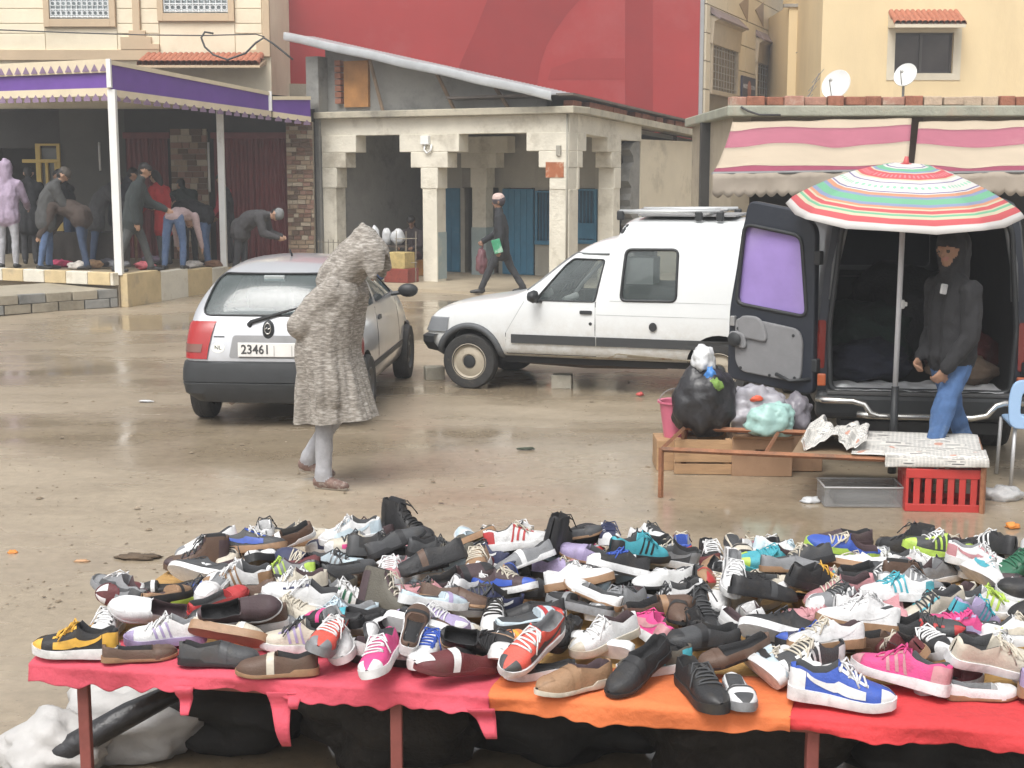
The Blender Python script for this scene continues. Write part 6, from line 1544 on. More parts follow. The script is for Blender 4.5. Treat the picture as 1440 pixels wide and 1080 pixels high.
# ================================================================== UMBRELLA
def umbrella():
    g = at_z(1254, 665); base = Vector((g.x, g.y, 0))
    t = thing('beach_umbrella', 'beach umbrella with red, green and white striped canopy on a white pole', 'umbrella', base)
    top = Vector((.0, -.0, 1.87)); r = .765; hgt = .30
    MB().tube([(0, 0, 0.0), (.0, 0, .62)], [.03, .026], 10).build('ground_spike', BLACKP, t, smooth=True)
    PW = mat('pole_white', (0.60, 0.60, 0.62), .4, .06, 8)
    MB().tube([(0, 0, .60), top + Vector((0, -.03, .05))], .019, 10).build('pole', PW, t, smooth=True)
    MB().lathe([(.024, 0), (.030, .01), (.030, .05), (.024, .06)], 12, 'z', (.015, 0, 1.17)).build('pole_clamp', WHITE, t, smooth=30)
    mk = MB().box((.045, -.0, 1.20), (.03, .02, .03)).build('clamp_knob', WHITE, t, bevel=.005)
    M_ = Matrix.Translation(top) @ Matrix.Rotation(R(8.5), 4, 'X') @ Matrix.Rotation(R(22.5 + 2), 4, 'Z')
    nr, na = 34, 64; vs = []; uv = []
    for j in range(nr + 1):
        rho = j / nr
        for i in range(na):
            a = 2 * math.pi * i / na; loc = (a % (math.pi / 4)) - math.pi / 8
            poly = math.cos(math.pi / 8) / math.cos(loc)
            k = (1 - abs(loc) / (math.pi / 8))
            rr = r * rho * (1 - (1 - poly) * rho) ; rr = r * rho * poly / math.cos(math.pi / 8) * .97 + (1 - poly) * 0
            z = hgt * (1 - rho ** 1.75) - .022 * k * rho * (1 - rho * .4) - (.022 * max(0, rho - .94) / .06)
            if rho > .94: z -= .012 * k * (rho - .94) / .06
            vs.append(M_ @ Vector((rr * math.cos(a), rr * math.sin(a), z))); uv.append((i / na, rho))
    fs = [(j * na + i, j * na + (i + 1) % na, (j + 1) * na + (i + 1) % na, (j + 1) * na + i) for j in range(nr) for i in range(na)]
    me = bpy.data.meshes.new('canopy'); me.from_pydata([tuple(v) for v in vs], [], fs)
    ul = me.uv_layers.new(name='stripe')
    for p in me.polygons:
        us = [uv[v][0] for v in p.vertices]; wrap = max(us) - min(us) > .5
        for li, v in zip(p.loop_indices, p.vertices):
            u = uv[v][0]; ul.data[li].uv = (u + 1 if wrap and u < .5 else u, uv[v][1])
    m = bpy.data.materials.new('striped_canopy_cloth'); m.use_nodes = True; n = m.node_tree.nodes; l = m.node_tree.links; b = n['Principled BSDF']
    un = n.new('ShaderNodeUVMap'); un.uv_map = 'stripe'; sp = n.new('ShaderNodeSeparateXYZ'); l.new(un.outputs[0], sp.inputs[0])
    r_ = n.new('ShaderNodeValToRGB'); r_.color_ramp.interpolation = 'CONSTANT'
    Wc, Rc, Gc, Bc, Oc, Nc, Yc = (.66, .64, .62), (.58, .12, .13), (.19, .46, .29), (.26, .32, .46), (.60, .30, .19), (.20, .17, .32), (.60, .55, .40)
    stops = [(0, Rc), (.05, Wc), (.15, Nc), (.165, Wc), (.19, Gc), (.25, Bc), (.275, Yc), (.29, Rc), (.40, Yc), (.42, Wc), (.46, Nc), (.472, Wc), (.595, Nc), (.607, Wc), (.62, Oc), (.655, Bc), (.68, Gc), (.745, Bc), (.775, Oc), (.80, Yc), (.815, Rc), (.85, Yc), (.862, Gc), (.882, Yc), (.91, Rc), (.955, Wc)]
    e = r_.color_ramp.elements
    e[0].position = 0; e[0].color = list(Rc) + [1]; e[1].position = stops[1][0]; e[1].color = list(stops[1][1]) + [1]
    for (p, c_) in stops[2:]: x = e.new(p); x.color = list(c_) + [1]
    l.new(sp.outputs['Y'], r_.inputs['Fac'])
    # printed dots in the white band and dashes in the red band
    def mth(op, a, bb=None):
        q = n.new('ShaderNodeMath'); q.operation = op
        for k, v in enumerate((a, bb)):
            if v is None: continue
            if hasattr(v, 'links'): l.new(v, q.inputs[k])
            else: q.inputs[k].default_value = v
        return q.outputs[0]
    fx = mth('FRACT', mth('MULTIPLY', sp.outputs['X'], 56.0)); dx = mth('MULTIPLY', mth('SUBTRACT', fx, .5), .075); dy = mth('SUBTRACT', sp.outputs['Y'], .535)
    d2 = mth('ADD', mth('MULTIPLY', dx, dx), mth('MULTIPLY', dy, dy)); dot = mth('LESS_THAN', d2, .00035)
    mx = n.new('ShaderNodeMix'); mx.data_type = 'RGBA'; l.new(dot, mx.inputs['Factor']); l.new(r_.outputs['Color'], mx.inputs['A']); mx.inputs['B'].default_value = (.30, .60, .42, 1)
    inb = mth('MULTIPLY', mth('GREATER_THAN', sp.outputs['Y'], .325), mth('LESS_THAN', sp.outputs['Y'], .375)); dash = mth('MULTIPLY', inb, mth('GREATER_THAN', fx, .55))
    mx2 = n.new('ShaderNodeMix'); mx2.data_type = 'RGBA'; l.new(dash, mx2.inputs['Factor']); l.new(mx.outputs['Result'], mx2.inputs['A']); mx2.inputs['B'].default_value = (.66, .25, .28, 1)
    l.new(mx2.outputs['Result'], b.inputs['Base Color']); b.inputs['Roughness'].default_value = .75
    tr = n.new('ShaderNodeBsdfTranslucent'); l.new(mx2.outputs['Result'], tr.inputs['Color'])
    ms = n.new('ShaderNodeMixShader'); ms.inputs[0].default_value = .25; l.new(b.outputs[0], ms.inputs[1]); l.new(tr.outputs[0], ms.inputs[2]); l.new(ms.outputs[0], n['Material Output'].inputs['Surface'])
    c_ = link('canopy', me, m, t, smooth=True); sd = c_.modifiers.new('s', 'SOLIDIFY'); sd.thickness = .003
    for k in range(8):
        a = k * math.pi / 4; pts = [M_ @ Vector((r * .95 * rho * math.cos(a), r * .95 * rho * math.sin(a), hgt * (1 - rho ** 1.75) - .012)) for rho in np.linspace(0.02, 1, 10)]
        MB().tube(pts, .006, 6).build('rib', PW, t, smooth=True)
    MB().tube([M_ @ Vector((0, 0, hgt - .03)), M_ @ Vector((0, 0, hgt + .05))], [.03, .012], 8).build('finial', mat('finial_red', (.5, .1, .1), .5, .1, 5), t, smooth=True)
    return t
umbrella()

# ================================================================== BENCH, CRATES, BAGS
RUST = mat('rusty_steel', (0.27, 0.115, 0.055), .75, .3, 10, bump=.4, bscale=50, col2=(0.14, 0.075, 0.045), c2amt=.45)
ZB = .32
bFL, bFR, bBL, bBR = at_z(930, 632, ZB), at_z(1384, 652, ZB), at_z(962, 602, ZB), at_z(1374, 617, ZB)
def bench():
    t = thing('metal_bench', 'low rusty iron bench frame half covered with newspapers', 'bench')
    def bar(a, b, w_, name): MB().tube([a, b], w_, 4).build(name, RUST, t)
    for a, b in ((bFL, bFR), (bBL, bBR), (bFL, bBL), (bFR, bBR)): bar(a, b, .018, 'rail')
    for k in (.33, .66): bar(bFL.lerp(bFR, k) - Vector((0, 0, .006)), bBL.lerp(bBR, k) - Vector((0, 0, .006)), .014, 'cross_bar')
    for p in (bFL, bFR, bBL, bBR): bar((p.x, p.y, 0), (p.x, p.y, ZB + .01), .018, 'leg')
    MB().add([tuple(bFL.lerp(bFR, .42) + Vector((0, .03, .012))), tuple(bFR + Vector((-.03, .03, .012))), tuple(bBR + Vector((-.03, -.03, .012))), tuple(bBL.lerp(bBR, .42) + Vector((0, -.03, .012)))], [(0, 1, 2, 3)]).build('board', mat('bench_board', (0.22, 0.15, 0.09), .8, .2, 6, stretch=(1, 8, 1)), t)
    return t
bench()
def newsprint():
    m = bpy.data.materials.new('newsprint'); m.use_nodes = True; n = m.node_tree.nodes; l = m.node_tree.links; b = n['Principled BSDF']; b.inputs['Roughness'].default_value = .85
    uv = n.new('ShaderNodeUVMap'); uv.uv_map = 'page'
    def brick(sx, sy, c1, c2, mo):
        mp = n.new('ShaderNodeMapping'); mp.inputs['Scale'].default_value = (sx, sy, 1); l.new(uv.outputs[0], mp.inputs[0])
        t = n.new('ShaderNodeTexBrick'); t.inputs['Scale'].default_value = 1; t.inputs['Color1'].default_value = c1; t.inputs['Color2'].default_value = c2; t.inputs['Mortar'].default_value = mo; t.inputs['Mortar Size'].default_value = .06; l.new(mp.outputs[0], t.inputs['Vector']); return t.outputs['Color']
    blocks = brick(3.2, 2.2, (.50, .49, .46, 1), (.10, .10, .10, 1), (.58, .56, .52, 1)); lines = brick(7, 14, (.42, .42, .40, 1), (.20, .20, .20, 1), (.60, .58, .54, 1))
    nz = n.new('ShaderNodeTexNoise'); nz.inputs['Scale'].default_value = 3.5; l.new(uv.outputs[0], nz.inputs['Vector'])
    r = n.new('ShaderNodeValToRGB'); r.color_ramp.elements[0].position = .42; r.color_ramp.elements[1].position = .5; l.new(nz.outputs['Fac'], r.inputs['Fac'])
    mx = n.new('ShaderNodeMix'); mx.data_type = 'RGBA'; l.new(r.outputs['Color'], mx.inputs['Factor']); l.new(blocks, mx.inputs['A']); l.new(lines, mx.inputs['B'])
    nz2 = n.new('ShaderNodeTexNoise'); nz2.inputs['Scale'].default_value = 5; mpp = n.new('ShaderNodeMapping'); mpp.inputs['Location'].default_value = (7, 3, 0); l.new(uv.outputs[0], mpp.inputs[0]); l.new(mpp.outputs[0], nz2.inputs['Vector'])
    r2 = n.new('ShaderNodeValToRGB'); e = r2.color_ramp.elements; e[0].position = .68; e[0].color = (0, 0, 0, 1); e[1].position = .70; e[1].color = (1, 1, 1, 1); l.new(nz2.outputs['Fac'], r2.inputs['Fac'])
    mx2 = n.new('ShaderNodeMix'); mx2.data_type = 'RGBA'; l.new(r2.outputs['Color'], mx2.inputs['Factor']); l.new(mx.outputs['Result'], mx2.inputs['A']); mx2.inputs['B'].default_value = (.45, .24, .18, 1)
    l.new(mx2.outputs['Result'], b.inputs['Base Color']); return m
NEWS = newsprint()
def paper(fn, nu, nv, name, label, cat='newspaper', m=None, group=None):
    mb = MB(); mb.grid(fn, nu, nv); me = mb.mesh(name)
    ul = me.uv_layers.new(name='page')
    for p in me.polygons:
        for li, v in zip(p.loop_indices, p.vertices): ul.data[li].uv = ((v % nu) / (nu - 1), (v // nu) / (nv - 1))
    o = link(name, me, m or NEWS, None, smooth=True); sd = o.modifiers.new('s', 'SOLIDIFY'); sd.thickness = .002
    return tag(o, label, cat, group)
def bench_pt(u, v, z=0.0):
    p = bFL.lerp(bFR, u).lerp(bBL.lerp(bBR, u), v); return Vector((p.x, p.y, ZB + .02 + z))
paper(lambda u, v: tuple(bench_pt(.60 + .40 * u, -.02 + 1.0 * v, .012 + .012 * noise.noise(Vector((u * 5, v * 4, 2))))), 30, 20, 'newspaper', 'flat newspaper spread across the bench top beside the seller')
def crump(u, v):
    p = bench_pt(.44 + .20 * u, .10 + .85 * v); k = noise.fractal(Vector((u * 3.2, v * 3.2, 9)), 1, 2, 4)
    return (p.x + .03 * k, p.y + .02 * noise.noise(Vector((u * 5, v * 6, 4))), p.z + .055 + .075 * k)
paper(crump, 34, 26, 'newspaper', 'crumpled newspaper sheet bunched up in the middle of bench')
def hang(u, v):
    k = v * .24; p = bench_pt(.70 + .31 * u, 0)
    if k < .14: q = bench_pt(.70 + .31 * u, .28 - k * 2.2, .024 + .01 * noise.noise(Vector((u * 6, v * 3, 5)))); return tuple(q)
    e = k - .14; return (p.x, p.y - .03 - .04 * e + .01 * noise.noise(Vector((u * 6, v * 3, 1))), p.z + .012 - e * (.75 - .25 * u))
paper(hang, 30, 22, 'newspaper', 'newspaper page hanging over bench edge above the red crate')

def slat_crate(name, label, cat, loc, rz, d, m, rows, cutout=False):
    t = thing(name, label, cat, loc, rz); L, W_, Hh = d; th = .012
    for k in range(rows):
        z = Hh * (k + .5) / rows; hh = Hh / rows - .014
        for y in (-W_ / 2, W_ / 2): MB().box((0, y, z), (L, th, hh)).build('slat', m, t, bevel=.002)
        for x in (-L / 2 + .008, L / 2 - .008): MB().box((x, 0, z), (th, W_ - .02, hh)).build('slat', m, t, bevel=.002)
    for x in (-1, 1):
        for y in (-1, 1): MB().box((x * (L / 2 - .03), y * (W_ / 2 - .022), Hh / 2), (.03, .03, Hh)).build('corner_post', m, t)
    MB().box((0, 0, .012), (L - .03, W_ - .03, .012)).build('base_board', m, t)
    return t
WOOD = mat('crate_wood', (0.36, 0.22, 0.115), .8, .25, 5, bump=.2, stretch=(1, 6, 6), col2=(0.22, 0.13, 0.07), c2amt=.4)
CARD = mat('brown_cardboard', (0.30, 0.18, 0.105), .85, .12, 5, col2=(0.22, 0.13, 0.075), c2amt=.4)
pc = at_z(990, 668); slat_crate('wooden_crate', 'slatted wooden crate under the black refuse sack', 'crate', (pc.x, pc.y + .16, 0), R(-3), (.40, .32, .26), WOOD, 3)
pk = at_z(1073, 670)
def carton():
    t = thing('cardboard_box', 'brown cardboard box with hand hole beside the slatted crate', 'box', (pk.x, pk.y + .17, 0), R(-3))
    me = MB().box((0, 0, .13), (.42, .34, .26)).mesh(); me.materials.append(CARD)
    me = cut(me, MB().box((0, 0, .17), (.33, .26, .25)).mesh(), CARD)
    me = cut(me, MB().prism(rounded([(-.06, .16), (.04, .16), (.05, .19), (-.05, .19)], .012), -.3, -.1, 'y').mesh(), UNDER)
    link('box', me, None, t, bevel=.004)
    MB().add([(-.21, -.17, .262), (.21, -.17, .262), (.21, -.26, .30), (-.21, -.26, .30)], [(0, 1, 2, 3)]).build('flap', CARD, t)
    MB().box((0, 0, .265), (.40, .34, .012)).build('lid', CARD, t)
carton()
BLKBAG = mat('black_bin_bag', (0.016, 0.0155, 0.018), .38, .3, 5, bump=.9, bscale=9, spec=.6)
CLRBAG = mat('clear_grey_bag', (0.42, 0.41, 0.45), .25, .2, 5, bump=.8, bscale=10, alpha=.72)
TEALB = mat('pale_teal_bag', (0.36, 0.56, 0.52), .3, .2, 4, bump=.7, bscale=10, alpha=.85, col2=(0.20, 0.36, 0.20), c2amt=.36)
bag = blob('refuse_sack', BLKBAG, (pc.x + .01, pc.y + .14, .262), (.215, .19, .27), 'full black refuse sack standing on the slatted crate', 'bag', 4, rough=.22, flat=.12)
nk = blob('tmp', PLW, (0, 0, 0), (.085, .08, .10), 'x', 'x', 6, rough=.3); nk.name = 'white_liner'; nk.parent = bag; nk.location = (-.015, -.02, .44)
for k_ in ('label', 'category'): del nk[k_]
for (nm, m_, lc, sz) in (('blue_wrapper', mat('blue_wrapper', (0.06, 0.2, 0.5), .4, .2, 8), (.02, -.13, .40), (.035, .03, .05)), ('leafy_scraps', mat('leaf_scraps', (0.16, 0.27, 0.06), .8, .4, 12, bump=.6), (.045, -.155, .33), (.055, .03, .05))):
    q = blob('tmp', m_, (0, 0, 0), sz, 'x', 'x', 8, rough=.5, sub=3); q.name = nm; q.parent = bag; q.location = lc
    for k_ in ('label', 'category'): del q[k_]
cb1 = blob('carrier_bag', CLRBAG, (pk.x - .02, pk.y + .22, .27), (.20, .16, .17), 'crumpled clear grey plastic bag behind the pale teal bag', 'bag', 14, rough=.4)
q = blob('tmp', mat('orange_item', (0.6, 0.09, 0.04), .5, .2, 8), (0, 0, 0), (.05, .03, .025), 'x', 'x', 9, sub=3); q.name = 'orange_item'; q.parent = cb1; q.location = (-.02, -.10, .24)
for k_ in ('label', 'category'): del q[k_]
blob('carrier_bag', TEALB, (pk.x + .06, pk.y + .06, .27), (.16, .10, .13), 'pale teal plastic bag with green contents on cardboard box', 'bag', 18, rough=.3, flat=.15)
blob('carrier_bag', mat('dim_grey_bag', (0.16, 0.15, 0.17), .35, .25, 6, bump=.7, bscale=10), (pk.x + .25, pk.y + .22, .27), (.12, .12, .13), 'dull grey plastic bag at the end of cardboard box', 'bag', 22, rough=.35)
def stand_box():
    b_ = MB().box((0, 0, .13), (.30, .28, .26)).build('cardboard_box', CARD, loc=(pk.x + .30, pk.y + .30, 0), bevel=.006); tag(b_, 'plain brown cardboard box under the dull grey bag', 'box')
stand_box()
def bucket():
    p = Vector((pc.x - .17, pc.y + .30, .0))
    t = thing('plastic_bucket', 'pink plastic bucket behind the black refuse sack', 'bucket', (p.x, p.y, .22))
    PB = mat('pink_bucket_plastic', (0.52, 0.13, 0.20), .4, .08, 5)
    MB().lathe([(.001, 0), (.085, 0), (.12, .25), (.135, .25), (.135, .265), (.113, .26), (.08, .01), (.001, .01)], 24).build('bucket_body', PB, t, smooth=40)
    MB().tube([(.12 * math.cos(a), 0, .25 + .10 * math.sin(a)) for a in np.linspace(.1, math.pi - .1, 14)], .005, 5).build('bucket_handle', CHROME, t)
    bx_ = MB().box((0, 0, .11), (.3, .3, .22)).build('wooden_block', WOOD, loc=(p.x, p.y, 0), bevel=.006); tag(bx_, 'rough wooden block under the pink bucket', 'block')
    w_ = blob('plastic_bag', PLW, (p.x + .06, p.y - .02, .44), (.07, .06, .06), 'small white and blue plastic bag stuffed in pink bucket', 'bag', 31, rough=.4, sub=3)
bucket()

def red_crate():
    a, b = at_z(1272, 719), at_z(1384, 722); d = b - a; ang = math.atan2(d.y, d.x); L = d.length; D, Hh = .34, .275
    t = thing('plastic_crate', 'red plastic crate with upright slots under the newspapers', 'crate', ((a.x + b.x) / 2, (a.y + b.y) / 2, 0), ang)
    RD = mat('red_crate_plastic', (0.42, 0.035, 0.03), .45, .1, 6, col2=(0.33, 0.05, 0.04), c2amt=.35)
    for (y0, y1, nm) in ((0, .014, 'front'), (D - .014, D, 'back')):
        MB().bx(-L / 2, L / 2, y0, y1, 0, .05).build('lower_rim', RD, t, bevel=.004); MB().bx(-L / 2, L / 2, y0 - .004, y1 + .004, Hh - .06, Hh).build('upper_rim', RD, t, bevel=.004)
        n = 7
        for k in range(n + 1):
            x = -L / 2 + L * k / n; MB().bx(max(-L / 2, x - .02), min(L / 2, x + .02), y0 + .001, y1 - .001, .045, Hh - .055).build('slat', RD, t, bevel=.003)
    for x in (-L / 2, L / 2 - .014):
        MB().bx(x, x + .014, .014, D - .014, 0, .05).build('lower_rim', RD, t); MB().bx(x, x + .014, .014, D - .014, Hh - .06, Hh).build('upper_rim', RD, t)
        for k in range(6): y = .014 + (D - .028) * k / 5; MB().bx(x + .001, x + .013, max(.014, y - .018), min(D - .014, y + .018), .045, Hh - .055).build('slat', RD, t)
    MB().bx(-L / 2 + .01, L / 2 - .01, .01, D - .01, .003, .015).build('base', RD, t)
red_crate()
def tray():
    p = at_z(1216, 714); t = thing('clear_tray', 'shallow clear plastic tray lying on wet ground beside the red crate', 'tray', (p.x, p.y + .14, 0), R(-2))
    CL = mat('clear_plastic', (0.40, 0.40, 0.40), .12, .2, 4, alpha=.24, spec=.8); L, W_, Hh = .50, .28, .13
    for (x0, x1, y0, y1) in ((-L / 2, L / 2, -W_ / 2, -W_ / 2 + .006), (-L / 2, L / 2, W_ / 2 - .006, W_ / 2), (-L / 2, -L / 2 + .006, -W_ / 2 + .007, W_ / 2 - .007), (L / 2 - .006, L / 2, -W_ / 2 + .007, W_ / 2 - .007)): MB().bx(x0, x1, y0, y1, .008, Hh).build('side', CL, t)
    MB().bx(-L / 2, L / 2, -W_ / 2, W_ / 2, .003, .009).build('base', CL, t)
    RIM = mat('tray_rim', (0.5, 0.5, 0.5), .3, .1, 5, alpha=.7)
    for y in (-W_ / 2, W_ / 2): MB().tube([(-L / 2, y, Hh), (L / 2, y, Hh)], .006, 6).build('rim', RIM, t)
    for x in (-L / 2, L / 2): MB().tube([(x, -W_ / 2, Hh), (x, W_ / 2, Hh)], .006, 6).build('rim', RIM, t)
    MB().bx(-.18, .2, -.08, .1, .012, .07).build('contents', mat('dark_contents', (0.03, 0.03, 0.03), .6, .4, 6), t, bevel=.02)
tray()
def chair():
    p = at_z(1421, 684); t = thing('plastic_chair', 'light blue plastic chair with pale metal legs beside the newspapers', 'chair', (p.x, p.y, 0), R(-6))
    BL = mat('light_blue_plastic', (0.30, 0.45, 0.66), .4, .05, 5); PM = mat('pale_tube', (0.5, 0.5, 0.5), .4, .1, 6, metal=.3); W_ = .44
    for x in (0, W_):
        MB().tube([(x + .0, 0, 0), (x + .015, .02, .41)], .013, 8).build('leg', PM, t, smooth=True); MB().tube([(x, .42, 0), (x + .01, .40, .41)], .013, 8).build('leg', PM, t, smooth=True)
    MB().prism(rounded([(-.02, -.01), (W_ + .02, -.01), (W_ + .01, .43), (.01, .43)], .05), .405, .43, 'z').build('seat', BL, t, bevel=.01)
    me = MB().prism(rounded([(-.035, .40), (W_ + .035, .40), (W_ + .05, .60), (W_ + .02, .735), (-.02, .735), (-.05, .60)], .07), -.03, -.005, 'y').mesh(); me.materials.append(BL)
    me = cut(me, MB().prism(rounded([(.03, .48), (W_ - .03, .48), (W_ - .04, .66), (.04, .66)], .05), -.2, .2, 'y').mesh(), BL)
    link('backrest', me, None, t, bevel=.008)
    for x in (.015, W_ - .015): MB().tube([(x, 0, .40), (x, .0, .50)], .016, 8).build('back_stay', BL, t)
chair()
# litter on the mud
def scrap(px, py, size, m, label, cat, seed, zz=.004, flat=.5, rough=.5): 
    p = at_z(px, py); return blob('litter' if cat == 'litter' else cat.replace(' ', '_'), m, (p.x, p.y, zz - .004), size, label, cat, seed, rough=rough, sub=3, flat=flat)
scrap(1140, 706, (.055, .04, .025), PLW, 'scrap of white paper on mud near clear tray', 'litter', 41)
scrap(1408, 702, (.13, .10, .06), mat('thin_clear_film', (0.5, 0.5, 0.5), .25, .2, 8, bump=.6, alpha=.7), 'crumpled translucent plastic film by the blue chair', 'plastic film', 42)
scrap(18, 778, (.026, .02, .012), mat('orange_peel', (0.62, 0.22, 0.04), .6, .1, 8), 'bright orange peel alone on the open mud', 'litter', 43)
scrap(115, 790, (.04, .018, .008), mat('pale_orange_scrap', (0.45, 0.26, 0.14), .7, .1, 8), 'pale orange scrap lying on mud near brown boot', 'litter', 44)
scrap(195, 785, (.12, .05, .016), mat('dark_clod', (0.10, 0.07, 0.045), .9, .3, 8, bump=.6), 'dark clod of mud behind the grey running shoe', 'clod', 45)
scrap(740, 632, (.06, .02, .012), mat('dark_leaf', (0.03, 0.04, 0.02), .7, .3, 8), 'wet dark leaf on the open ground before the bench', 'leaf', 46)
scrap(900, 556, (.035, .025, .02), mat('red_scrap', (0.5, 0.09, 0.08), .6, .1, 8), 'small red scrap on wet ground beside white van', 'litter', 47)
scrap(1424, 742, (.04, .03, .02), mat('orange_peel', None), 'orange scrap at the foot of the blue chair', 'litter', 48)
scrap(205, 565, (.06, .03, .012), PLW, 'white scrap on ground left of the silver hatchback', 'litter', 49)
CBLK = mat('pale_cement_block', (0.42, 0.39, 0.32), .85, .15, 5, bump=.5, col2=(0.3, 0.26, 0.2), c2amt=.4)
for (px, py, lab, rz) in ((610, 534, 'pale cement block beside front wheel of white van', 12), (791, 546, 'pale cement block lying under the white van', -8)):
    p = at_z(px, py); o = MB().box((0, 0, .07), (.20, .16, .14)).build('cement_block', CBLK, loc=(p.x, p.y + .08, -.01), rot=(0, 0, R(rz)), bevel=.012); tag(o, lab, 'block')
def pebbles():
    rnd = random.Random(77); mb = MB()
    for k in range(2200):
        px, py = rnd.uniform(-20, 1460), 440 + 420 * rnd.random() ** 1.3; p = at_z(px, py); s_ = rnd.uniform(.004, .013) * (1 if rnd.random() > .05 else 2.4)
        M_ = Matrix.Rotation(rnd.uniform(0, 6), 4, 'Z') @ Matrix.Diagonal((1, rnd.uniform(.5, 1), rnd.uniform(.25, .5), 1))
        P = [Vector((1, 0, 0)), Vector((.3, .9, 0)), Vector((-.8, .6, 0)), Vector((-.9, -.5, 0)), Vector((.2, -.9, 0)), Vector((0, 0, .9))]
        mb.add([Vector((p.x, p.y, .0)) + (M_ @ (q * s_)) for q in P], [(0, 1, 5), (1, 2, 5), (2, 3, 5), (3, 4, 5), (4, 0, 5)])
    o = mb.build('gravel', mat('mud_gravel', (0.20, 0.155, 0.105), .75, .5, 3, col2=(0.42, 0.38, 0.32), c2amt=.35)); tag(o, 'small stones and grit scattered over the mud', 'gravel', kind='stuff')
pebbles()

# ================================================================== GOODS IN THE ARCADE AND ON THE PLATFORM
def arcade_goods():
    for k, (px, py, s_, lab) in enumerate(((527, 330, (.10, .08, .19), 'narrow white stuffed sack on the plank stand in the arcade bay'), (544, 328, (.09, .08, .17), 'plump white sack between two other white sacks on plank stand'), (560, 332, (.13, .10, .16), 'round white sack on plank stand nearest the seated woman'))):
        p = at_y(px, 345, 27.6); o = blob('white_sack', PLW, (p.x, p.y, p.z), s_, lab, 'sack', 50 + k, rough=.2, sub=3)
    q = at_y(544, 345, 27.6); st = thing('plank_stand', 'dark plank stand holding white sacks in the arcade bay', 'stand', (q.x, q.y, .056))
    DW = mat('dark_plank', (0.06, 0.045, 0.035), .8, .3, 5)
    MB().bx(-.42, .42, -.15, .15, q.z - .09, q.z - .05).build('plank', DW, st)
    for x in (-.38, .38):
        for y in (-.12, .12): MB().bx(x - .025, x + .025, y - .025, y + .025, 0, q.z - .09).build('leg', DW, st)
    p = at_z(563, 398, .06)
    for (dx, z, d, c_, nm, lab) in ((0, 0, (.52, .4, .26), (0.22, 0.045, 0.03), 'red_carton', 'dark red carton on arcade floor under the yellow crate'), (-.02, .26, (.42, .36, .30), (0.42, 0.32, 0.13), 'yellow_crate', 'yellow woven crate on top of the dark red carton')):
        o = MB().box((0, 0, d[2] / 2), d).build(nm, mat(nm + '_skin', c_, .75, .25, 9, col2=tuple(x * .6 for x in c_), c2amt=.4, c2scale=12), loc=(p.x + dx, p.y + .3, .056 + z), rot=(0, 0, R(-28)), bevel=.012); tag(o, lab, 'crate' if 'crate' in nm else 'box')
    o = blob('blue_drum', mat('blue_plastic', (0.03, 0.10, 0.28), .5, .1, 5), (p.x - .45, p.y + .35, .056), (.17, .17, .26), 'blue plastic tub next to the dark red carton', 'tub', 60, rough=.05, sub=3)
    q = arc_w(-3.28, 2.75)
    for k in range(2): slat_crate('wooden_crate', 'slatted wooden crate in dark doorway, ' + ('on the floor' if k == 0 else 'on top of the other'), 'crate', (q.x, q.y, .056 + k * .30), R(-28), (.46, .34, .27), mat('dim_crate_wood', (0.20, 0.14, 0.085), .8, .3, 6), 3)
    q = arc_w(-3.05, 3.2); o = MB().box((0, 0, .35), (.4, .3, .7)).build('grey_cabinet', mat('grey_cabinet_paint', (0.22, 0.2, 0.18), .6, .1, 4), loc=(q.x, q.y, .056), rot=(0, 0, R(-30)), bevel=.01); tag(o, 'small grey cabinet standing inside the dark doorway', 'cabinet')
    q = arc_w(-3.45, 4.4); o = MB().box((0, 0, .5), (.5, .1, .9)).build('hanging_rug', mat('red_brown_rug', (0.14, 0.035, 0.025), .9, .4, 6), loc=(q.x, q.y, .9), rot=(0, 0, R(-30))); tag(o, 'red brown rug hanging in the dark room behind crates', 'rug')
    # wire rack in front of the middle column
    q = arc_w(-3.25, -.35); t = thing('wire_rack', 'thin bent wire rack standing before the middle arcade column', 'rack', (q.x, q.y, .056), R(-30))
    GM = mat('rack_wire', (0.28, 0.25, 0.2), .6, .2, 8, metal=.3)
    for x in (-.22, .0, .22): MB().tube([(x, 0, 0), (x + .01, 0, .95)], .009, 5).build('upright', GM, t)
    for z in (.35, .8): MB().tube([(-.24, 0, z), (.25, 0, z + .02)], .008, 5).build('wire', GM, t)
    q = arc_w(-5.0, -.35); t = thing('wire_rack', 'thin wire rack standing by the left arcade column', 'rack', (q.x, q.y, .056), R(-30))
    for x in np.linspace(-.3, .3, 6): MB().tube([(x, 0, 0), (x + .01, 0, .75)], .008, 5).build('upright', GM, t)
    for z in (.2, .7): MB().tube([(-.32, 0, z), (.32, 0, z)], .007, 5).build('wire', GM, t)
arcade_goods()
